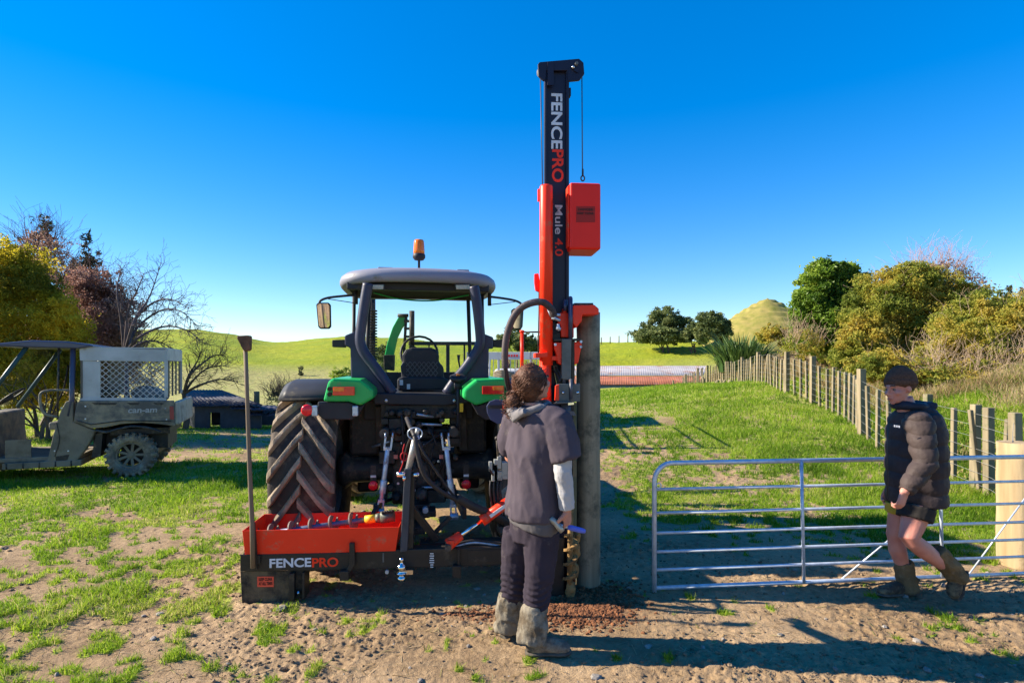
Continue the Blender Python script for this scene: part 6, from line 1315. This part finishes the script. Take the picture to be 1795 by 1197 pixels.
# trim that breaks up the panels: wheel arch lip, seams, bolts, belt, wiring, mudflap
pts = [LU(a_, c_, -.10) for a_, c_ in ((168, 754), (186, 757), (205, 752), (232, 747), (262, 750), (283, 757))]; MB().tube(bez(pts, 5), .022, 8, flat=.6).build('arch_lip', m_black, U)
MB().tube(bez([LU(a_, c_, -.055) for a_, c_ in ((99, 740), (104, 770), (96, 800))], 5), .006, 6).build('panel_seam', m_black, U)
MB().tube([LU(134, 737, -.092), LU(160, 744, -.092), LU(213, 737, -.092), LU(300, 738, -.092)], .007, 6).build('panel_seam', m_black, U)
for a_, c_ in ((150, 712), (290, 716), (292, 735), (150, 734), (108, 715), (120, 790), (96, 790)): MB().lathe([(.011, 0), (.011, -.012)], LU(a_, c_, -.082 if c_ < 740 else -.052), 'Y', n=8).build('bolt_head', m_silver, U)
MB().tube(bez([LU(120, 640, .3), LU(112, 680, .25), LU(98, 712, .2), LU(88, 735, .2)], 5), .014, 6, flat=.3).build('seat_belt', m_black, U)
MB().prism(UF.poly([(168, 760), (180, 758), (176, 800), (160, 802)], .0), (0, .3, 0)).build('mudflap', m_black, U)
for k in range(5): MB().tube([Vector((-1.5 + k * .19, -.055, .215)), Vector((-1.5 + k * .19, -.055, .295))], .012, 6).build('step_rib', m_black, U)
# ================================================================== PICKUP behind the tractor
KF = Frame(900, 10.5, R(-8)); K = tag(empty('pickup_truck', KF.loc(), KF.yaw), 'white flat deck pickup with stock crate, half hidden behind tractor and mast', 'pickup truck'); LK = KF.L
m_kw = pm('white truck paint', (.55, .55, .56), .4, col2=(.48, .48, .5), scale=3, dirt=((.30, .25, .18), .2, 4))
b = MB(); b.bx(-.9, .9, 0, 2.2, .78, .86); b.bx(-.5, .5, .1, 4.6, .55, .78); b.build('deck', pm('deck', (.16, .14, .12), .8), K, bevel=.01)
b = MB(); b.bx(-.86, .86, 2.4, 4.0, .6, 1.15); b.bx(-.80, .80, 2.5, 3.7, 1.15, 1.62); b.bx(-.84, .84, 4.0, 4.95, .6, 1.05); b.build('cab', m_kw, K, bevel=.08, seg=4)
b = MB(); b.bx(-.68, .68, 2.49, 2.50, 1.22, 1.55); b.build('rear_window', m_uroof, K)
for x in (-.78, .78):
    for y in (.7, 4.2): MB().lathe([(.0001, -.1), (.2, -.1), (.24, -.11), (.36, -.11), (.38, -.08), (.38, .08), (.36, .11), (.24, .11), (.2, .1), (.0001, .1)], (x, y, .38), 'X', n=28).build('wheel', m_utyre, K)
zz0, zz1 = .86, LK(910, 617, .05).z
b = MB(); b.bx(-.88, .88, .0, .04, zz1 - .14, zz1)
for x in (-.88, -.30, .30, .84): b.bx(x, x + .04, .0, .04, zz0, zz1)
b.build('stock_crate_frame', m_kw, K, bevel=.004)
b = MB()
for k in range(22): b.bx(-.86 + k * .08, -.85 + k * .08, .015, .025, zz0, zz1 - .14)
for k in range(8): b.bx(-.88, .88, .016, .024, zz0 + .07 * k + .05, zz0 + .07 * k + .06)
b.build('crate_mesh', m_kw, K)
b = MB()
for y in (.04, 2.1):
    for x in (-.88, .84):
        b.tube([(x + .02, y, zz0), (x + .02, y + .25, zz1)], .02, 8)
for x in (-.86, .86): b.tube([(x, .04, zz1 - .02), (x, 2.3, zz1 - .02)], .02, 8); b.tube([(x, .04, zz1 - .3), (x, 2.3, zz1 - .3)], .016, 8)
b.build('crate_side', m_kw, K)
b = MB()
for k in range(4): b.bx(LK(891 + k * 4.6, 623, 0).x, LK(894 + k * 4.6, 623, 0).x, -.004, 0, LK(891, 625.5, 0).z, LK(891, 621.5, 0).z)
b.build('red_marks', m_refl, K)
m_canvas = pm('rolled canvas', (.30, .24, .17), .9, col2=(.16, .13, .10), scale=20, stretch=(1, 1, 4), bump=.6)
b = MB(); 
for k in range(5): b.tube(bez([LK(866, 653 + k * 2.6, -.35), LK(880, 650 + k * 2.6, -.4), LK(893, 653 + k * 2.4, -.35), LK(902, 658 + k * 2, -.25)], 6), .022, 8)
b = b.build('canvas_roll', m_canvas, None); b.location = KF.loc(); b.rotation_euler = (0, 0, KF.yaw); tag(b, 'brown rolled canvas resting behind the right green wing', 'canvas')
# ================================================================== TREES AND BUSHES
def gz(x, y): return float(H(np.array([float(x)]), np.array([float(y)]), False)[0])
m_bark = pm('grey brown bark', (.14, .105, .08), .9, col2=(.07, .05, .04), scale=12, stretch=(1, 1, .3), bump=.6)
m_bark2 = pm('reddish twig bark', (.16, .085, .075), .9, col2=(.09, .045, .045), scale=9)
m_barkp = pm('pale dry stem', (.42, .31, .22), .9, col2=(.28, .19, .13), scale=9)
def grow(mb, p, d, ln, r, depth, rnd, bend=.25, up=.1, kids=3, n=5, ends=None, shrink=.68, spread=.7, rmin=.004):
    k = 5; pts = [Vector(p)]; d = Vector(d).normalized(); dirs = []
    for i in range(k):
        d = (d + Vector((rnd.gauss(0, bend), rnd.gauss(0, bend), rnd.gauss(0, bend) + up)) * .5).normalized(); pts.append(pts[-1] + d * ln / k); dirs.append(d)
    rr_ = [max(rmin, r * (1 - .55 * i / k)) for i in range(k + 1)]; mb.tube(pts, rr_, n if depth > 1 else 3, cap=False)
    if ends is not None and depth <= 1: ends += pts[2:]
    if depth <= 0: return
    for j in range(kids + (1 if rnd.random() < .4 else 0)):
        i = rnd.randint(1, k) if j else k; q = dirs[min(i, k - 1)].orthogonal(); q.rotate(Quaternion(dirs[min(i, k - 1)], rnd.uniform(0, 6.28)))
        dd = (dirs[min(i, k - 1)] + q * spread * rnd.uniform(.5, 1.2)).normalized(); grow(mb, pts[i], dd, ln * shrink * rnd.uniform(.75, 1.15), rr_[i] * .72, depth - 1, rnd, bend, up, kids, n, ends, shrink, spread, rmin)
def blob_pts(blobs, n, hollow=.55, gap=.42, gs=1.6, seed=0, floor=None, cl=(.16, .42)):
    """leaf positions: many small ragged clumps through each ellipsoid, with open gaps between them"""
    vol = np.array([b_[3] * b_[4] * b_[5] for b_ in blobs]) ** .75; vol /= vol.sum(); out = []; rg_ = np.random.default_rng(seed + 100)
    for b_, v in zip(blobs, vol):
        m = int(n * v) + 6; k = max(6, int(34 + m / 160)); R_ = np.array(b_[3:6])
        u = rg_.normal(size=(k, 3)); u /= np.linalg.norm(u, axis=1)[:, None]; rad = hollow + (1.16 - hollow) * rg_.random(k) ** .8
        c = u * rad[:, None]; cr = cl[0] + (cl[1] - cl[0]) * rg_.random(k) ** 2.2; wt = cr ** 1.6; wt /= wt.sum(); ci = rg_.choice(k, m, p=wt)
        w_ = rg_.normal(size=(m, 3)); w_ /= np.linalg.norm(w_, axis=1)[:, None]; q_ = rg_.random(m) ** .45 * (1 + .8 * rg_.random(m) * (rg_.random(m) < .22))
        out.append(np.array(b_[:3])[None] + (c[ci] + w_ * (q_ * cr[ci])[:, None] * np.array([1, 1, .8])) * R_[None])
    P = np.concatenate(out)
    if floor is not None: P = P[P[:, 2] > floor]
    return P
def crown(name, blobs, n, size, mat, parent, hollow=.5, gap=.42, gs=1.6, seed=0, aspect=.5, up=0.0, floor=None, hue=None):
    P = blob_pts(blobs, n, hollow, gap, gs, seed, floor); g = fbm(P[:, 0] * 1.1, P[:, 1] * 1.1, P[:, 2] * 1.1, s=seed + 3, oc=3)
    rn = np.clip((g - .5) * 2.2 + .5 + RNG.normal(size=len(P)) * .11, 0, 1)
    return link(name, leaf_mesh(name, P, size, aspect, rn, up), parent, mat)
LM = {
 'willow': leafmat('yellow willow leaf', [(.17, .16, .018), (.35, .31, .025), (.54, .43, .03), (.70, .50, .035)], .6),
 'brown': leafmat('brown seed heads', [(.21, .11, .085), (.34, .185, .145), (.48, .30, .24), (.32, .22, .09)], .4),
 'conif': leafmat('dark conifer needle', [(.03, .045, .02), (.06, .08, .03), (.12, .12, .05)], .15),
 'ever': leafmat('glossy evergreen leaf', [(.06, .12, .015), (.13, .22, .025), (.23, .33, .035), (.34, .42, .07)], .45, .4),
 'orange': leafmat('autumn hedge leaf', [(.14, .18, .025), (.27, .30, .045), (.40, .37, .06), (.50, .36, .06), (.36, .36, .10)], .55),
 'gum': leafmat('grey green leaf', [(.06, .085, .03), (.13, .17, .055), (.25, .27, .10)], .3),
 'flax': leafmat('flax leaf', [(.025, .055, .018), (.06, .12, .03), (.13, .19, .06)], .2, .4)}
def tree(name, label, cat, px_, Y, blobs_px, n, size, mat, seed, trunk=None, twigs=None, tm=m_bark, group=None, gap=.42, gs=1.6, hollow=.5, floor=None, aspect=.5, base=None):
    """blobs_px: (px, py, dY, rx px, rz px[, ry m]) seen from the camera at depth Y"""
    x = (px_ - CX) / F * Y; z = gz(x, Y) if base is None else base; o = tag(empty(name, (x, Y, z)), label, cat, group); org = Vector((x, Y, z)); bl = []
    for q in blobs_px:
        yy = Y + q[2]; c = W(q[0], q[1], yy) - org; rx, rz = q[3] * yy / F, q[4] * yy / F; bl.append((c.x, c.y, c.z, rx, q[5] if len(q) > 5 else rx * .9, rz))
    if n: crown('crown', bl, n, size, LM[mat], o, gap=gap, gs=gs, seed=seed, hollow=hollow, floor=floor, aspect=aspect)
    rnd = random.Random(seed); b = MB()
    th = max(b_[2] for b_ in bl) if bl else 3
    if trunk:
        ntr, r, ln, dep = trunk
        for i in range(ntr):
            a = rnd.uniform(0, 6.28); off = Vector((math.cos(a), math.sin(a), 0)) * (.0 if ntr == 1 else rnd.uniform(.1, .8)); grow(b, off + Vector((0, 0, -.2)), Vector((rnd.gauss(0, .25), rnd.gauss(0, .25), 1)), ln, r, dep, rnd)
        b.build('trunk', tm, o, fixn=False)
    if twigs:
        b = MB()
        for i in range(twigs[0]):
            q = bl[rnd.randrange(len(bl))]; a = rnd.uniform(0, 6.28); ph = rnd.uniform(-.1, 1.5); d = Vector((math.cos(a) * math.cos(ph), math.sin(a) * math.cos(ph) * .8, math.sin(ph)))
            p = Vector(q[:3]) + Vector((d.x * q[3], d.y * q[4], d.z * q[5])) * .7; grow(b, p, d + Vector((0, 0, .5)), twigs[1] * rnd.uniform(.6, 1.3), twigs[2], 1, rnd, bend=.3, kids=2, n=3, rmin=twigs[2] * .45)
        b.build('twigs', twigs[3], o, fixn=False)
    return o
# left side --------------------------------------------------------------------------
tree('conifer', 'tall dark conifer rising behind the yellow willow at the left', 'tree', 70, 19, [(75, 400, 0, 16, 22), (70, 440, 0, 40, 34), (70, 490, 0, 62, 44), (66, 550, 0, 80, 50), (64, 620, 0, 92, 60)], 16000, .16, 'conif', 4, trunk=(1, .2, 2.6, 1), gap=.44, gs=1.4, hollow=.2, aspect=.28)
tree('conifer', 'narrow dark conifer with ragged tip right of the tallest left conifer', 'tree', 152, 18.5, [(153, 428, 0, 9, 20), (153, 462, 0, 22, 26), (152, 510, 0, 36, 36), (152, 570, 0, 52, 46), (152, 630, 0, 62, 50)], 11000, .15, 'conif', 5, trunk=(1, .16, 2.2, 1), gap=.44, gs=1.4, hollow=.2, aspect=.28)
tree('conifer', 'small dark conifer cut by the left edge of the picture', 'tree', -30, 19, [(-20, 430, 0, 20, 24), (-25, 480, 0, 50, 40), (-30, 560, 0, 80, 60)], 7000, .16, 'conif', 44, trunk=(1, .16, 2.2, 1), gap=.42, gs=1.4, hollow=.2, aspect=.28)
tree('bare_climber', 'tangle of bare reddish stems sprawling over the tallest conifer', 'climber', 85, 17.5, [(85, 440, 0, 36, 30), (100, 470, 0, 40, 30), (60, 440, 0, 30, 26)], 2600, .07, 'brown', 6, trunk=None, twigs=(110, .65, .008, m_bark2), gap=.4)
tree('brown_bush', 'big brown bush of seed heads and twigs behind the buggy', 'bush', 180, 15.5, [(150, 500, 0, 34, 34), (175, 520, 0, 46, 44), (195, 560, 0, 52, 44), (160, 580, 0, 60, 60), (205, 600, 0, 52, 46), (230, 640, 0, 40, 40), (130, 620, .5, 70, 70)], 60000, .065, 'brown', 7, trunk=(5, .05, 1.2, 2), twigs=(190, .55, .006, m_bark2), tm=m_bark2, gap=.40, gs=1.8, hollow=.25)
tree('willow_bush', 'yellow green willow bush rising behind the buggy at the left edge', 'bush', 55, 13.2, [(-20, 480, 0, 60, 60), (25, 480, 0, 46, 56), (60, 500, 0, 48, 52), (95, 560, 0, 44, 46), (125, 600, 0, 28, 34), (40, 590, 0, 80, 66), (20, 660, .2, 90, 60), (-60, 560, 0, 80, 90), (95, 650, .3, 50, 60), (120, 580, -.3, 22, 30)], 100000, .075, 'willow', 8, trunk=(6, .06, 1.1, 2), gap=.44, gs=1.5, hollow=.35, aspect=.36)
# bare spreading tree
def bare(name, label, px_, py_, Y, seeds, mat):
    x = (px_ - CX) / F * Y; z = gz(x, Y); o = tag(empty(name, (x, Y, z)), label, 'tree'); org = Vector((x, Y, z)); b = MB(); p0 = W(px_, py_, Y) - org
    b.tube([Vector((0, 0, -.3)), Vector((.1, 0, .4)), p0], [.09, .075, .05], 8); b.build('trunk', mat, o); b = MB()
    for (sx_, tips) in seeds:
        rnd = random.Random(sx_)
        pts = bez([p0] + [W(a_, c_, Y + rnd.uniform(-.6, .6)) - org for a_, c_ in tips], 5); n = len(pts); b.tube(pts, [.034 * (1 - i / n) + .005 for i in range(n)], 6, cap=False)
        for i in range(3, n):
            for _ in range(2 if i > n * .3 else 1):
                d = (pts[i] - pts[i - 1]).normalized(); q = d.orthogonal(); q.rotate(Quaternion(d, rnd.uniform(0, 6.28))); grow(b, pts[i], d + q * rnd.uniform(.5, .9), rnd.uniform(.2, .5), .010, 2, rnd, bend=.3, up=.03, kids=2, n=3, rmin=.003)
    b.build('branches', mat, o, fixn=False); return o
bare('bare_tree', 'leafless grey tree arching out to the right above the buggy cage', 218, 620, 14.5, [(1, [(236, 560), (262, 520), (282, 462)]), (2, [(240, 575), (280, 545), (315, 545), (345, 570)]), (3, [(245, 590), (290, 572), (330, 580), (352, 600)]), (4, [(225, 545), (240, 510), (252, 480)]), (5, [(250, 600), (280, 600), (310, 615)]), (6, [(238, 560), (270, 530), (300, 525), (330, 540)]), (7, [(212, 560), (205, 510), (212, 470)])], pm('grey violet bark', (.13, .105, .12), .9, col2=(.075, .06, .07), scale=8))
bare('bare_shrub', 'low leafless shrub with thin spreading twigs right of the cage', 322, 690, 15.2, [(11, [(340, 665), (365, 645), (395, 640)]), (12, [(330, 660), (345, 635), (350, 620)]), (13, [(350, 675), (385, 665), (415, 668)]), (14, [(335, 655), (372, 625), (392, 622)])], m_bark)
tree('thorn_bush', 'round dark thorny bush beyond the sheet iron by the tractor tyre', 'bush', 497, 19, [(497, 697, 0, 24, 14), (485, 702, 0, 18, 12), (510, 702, 0, 16, 12)], 1500, .05, 'gum', 15, twigs=(110, .42, .010, m_bark), gap=.45)
tree('small_pine', 'tiny young pine on the left green hillside by the tractor', 'tree', 528, 62, [(528, 646, 0, 3.4, 4), (527, 656, 0, 4, 5)], 260, .2, 'conif', 16, trunk=(1, .06, .9, 1))
tree('hill_bush', 'light green bush on the hillside just left of the tractor cab', 'bush', 598, 42, [(590, 658, 0, 12, 12), (600, 664, 0, 16, 12), (608, 657, 0, 9, 12)], 2600, .14, 'ever', 17)
tree('hill_bush', 'dark bushes on the slope seen through the cab window', 'bush', 672, 55, [(665, 640, 0, 14, 16), (678, 615, 0, 12, 14), (670, 625, 0, 16, 18)], 3000, .2, 'gum', 18)
for i, px_ in enumerate((335, 412, 452, 342)):
    pass
tree('slope_trees', 'dark rounded trees beyond the pickup between cab and mast', 'tree', 905, 62, [(885, 596, 0, 18, 12), (905, 600, 0, 20, 14), (925, 600, 0, 18, 16), (938, 606, 0, 12, 12), (900, 580, 6, 14, 10)], 9000, .26, 'gum', 19, trunk=(2, .2, 2.2, 1))
# right side -------------------------------------------------------------------------
for i, (lb, px_, bl) in enumerate((('broad rounded tree, leftmost on the rise behind the shed', 1165, [(1150, 575, 0, 26, 24), (1168, 562, 0, 24, 22), (1190, 578, 0, 26, 22), (1128, 588, 0, 16, 12), (1160, 588, 0, 44, 14)]), ('small dark tree between the two rounder trees on the rise', 1218, [(1216, 580, 0, 13, 13), (1205, 590, 0, 14, 10), (1228, 590, 0, 12, 10)]), ('rounded dark tree on the rise beside the cone knoll', 1252, [(1248, 568, 0, 22, 20), (1262, 580, 0, 18, 18), (1235, 585, 0, 16, 14)]))):
    tree('rounded_tree', lb, 'tree', px_, 80 - i * 3, bl, 26000 if i != 1 else 9000, .30, 'gum', 20 + i, trunk=(2, .22, 1.6, 1), group='trees on the green rise', gap=.40, gs=.5)
tree('evergreen_tree', 'dense dark green evergreen tree left of the autumn bushes', 'tree', 1455, 19, [(1455, 482, 0, 34, 26), (1440, 505, 0, 38, 34), (1475, 510, 0, 36, 36), (1425, 540, 0, 34, 34), (1462, 550, 0, 48, 40), (1445, 590, 0, 48, 40), (1490, 500, 0, 24, 28), (1410, 570, 0, 22, 26)], 70000, .11, 'ever', 24, trunk=(3, .12, 1.5, 2), gap=.42, gs=1.1, hollow=.4)
oz = dict(twigs=(60, .40, .005, m_barkp), trunk=(5, .05, .9, 2), tm=m_barkp, gap=.40, gs=1.2, hollow=.3)
tree('autumn_bush', 'tall orange tinted bush, highest of the right hand thicket', 'bush', 1600, 16, [(1515, 545, 0, 32, 40), (1690, 545, 0, 40, 44), (1500, 620, -.4, 36, 40), (1560, 510, 0, 44, 40), (1600, 500, 0, 46, 34), (1640, 520, 0, 46, 40), (1540, 560, 0, 48, 46), (1590, 570, 0, 60, 50), (1650, 570, 0, 50, 50), (1520, 600, -.4, 40, 46), (1570, 630, -.4, 60, 46)], 150000, .08, 'orange', 25, **oz)
tree('autumn_bush', 'lower spreading autumn bush at the right edge of the thicket', 'bush', 1735, 14, [(1690, 570, 0, 44, 40), (1730, 555, 0, 46, 40), (1780, 560, 0, 50, 44), (1700, 620, 0, 56, 46), (1760, 620, 0, 60, 50), (1820, 590, 0, 60, 60), (1650, 640, 0, 40, 40), (1600, 655, -.8, 50, 26), (1700, 668, -1, 60, 30), (1790, 660, -1, 60, 36), (1530, 640, -.5, 40, 26), (1760, 580, -.5, 60, 46), (1700, 600, -.6, 50, 40)], 140000, .072, 'orange', 26, **oz)
tree('seeding_shrub', 'wispy pinkish shrub with bare seed stems topping the thicket', 'bush', 1660, 17.6, [(1650, 480, 0, 44, 22), (1610, 480, 0, 30, 16), (1690, 500, 0, 30, 24)], 2600, .07, 'brown', 27, twigs=(150, .55, .0055, pm('pinkish seed stem', (.42, .27, .23), .9)), gap=.4)
for i, (px_, py_, w_) in enumerate(((1768, 525, 7), (1793, 530, 10), (1745, 545, 10))):
    tree('far_conifer', ['slim dark conifer on the far right skyline above the thicket', 'far conifer cut by the right edge of the picture', 'shortest far conifer, left of the slim one'][i], 'tree', px_, 60, [(px_, py_ - 12, 0, w_ * .6, 12), (px_, py_ + 5, 0, w_, 14), (px_, py_ + 25, 0, w_ * 1.2, 20)], 1800, .32, 'conif', 30 + i, trunk=(1, .15, 3, 1), group='far conifers', gap=.36, gs=.8)
# flax: fans of long blades
def flax():
    x, Y = (1300 - CX) / F * 31, 31.0; z = gz(x, Y); o = tag(empty('flax_bush', (x, Y, z)), 'spiky dark green flax bush above the far end of the batten fence', 'flax')
    n = 520; a = RNG.random(n) * 2 * np.pi; rr_ = RNG.random(n) ** .6 * 1.2; P = np.stack([rr_ * np.cos(a), rr_ * np.sin(a) * .8, 0 * a + .2], 1); V = []; Fq = []; rn = []
    for i in range(n):
        h = RNG.uniform(1.3, 2.3); d = np.array([np.cos(a[i]), np.sin(a[i])]) * rr_[i] * .55 + RNG.normal(size=2) * .2; sx_, sy_ = -math.sin(a[i] + RNG.normal() * .6), math.cos(a[i]); b0 = len(V)
        for k in range(5):
            t = k / 4; wd = .055 * (1 - t) ** .6 + .004; c = P[i] + np.array([d[0] * h * t * t, d[1] * h * t * t, h * t * (1 - .18 * t * abs(d).sum())]); V += [c - [sx_ * wd, sy_ * wd, 0], c + [sx_ * wd, sy_ * wd, 0]]
        Fq += [[b0 + 2 * k, b0 + 2 * k + 1, b0 + 2 * k + 3, b0 + 2 * k + 2] for k in range(4)]; rn += [RNG.random()] * 10
    link('leaves', np_mesh('leaves', V, Fq, rn), o, LM['flax'])
flax()
tree('scrub_bush', 'small yellow green bush right of the flax under the knoll', 'bush', 1368, 27, [(1358, 582, 0, 18, 14), (1374, 590, 0, 16, 16), (1345, 592, 0, 16, 12)], 4500, .13, 'orange', 33)
tree('dry_shrub', 'pale dry shrub in the dead grass below the evergreen', 'bush', 1420, 18, [(1400, 600, 0, 26, 22), (1425, 610, 0, 26, 24), (1385, 610, 0, 18, 16)], 1500, .08, 'orange', 34, twigs=(90, .45, .006, m_barkp))
tree('dry_shrub', 'tangled dead stems hanging under the right autumn bush', 'bush', 1700, 12.6, [(1690, 665, 0, 60, 26), (1740, 665, 0, 60, 28), (1640, 650, 0, 36, 24), (1790, 650, 0, 40, 34)], 3500, .07, 'orange', 35, twigs=(150, .45, .006, m_barkp))
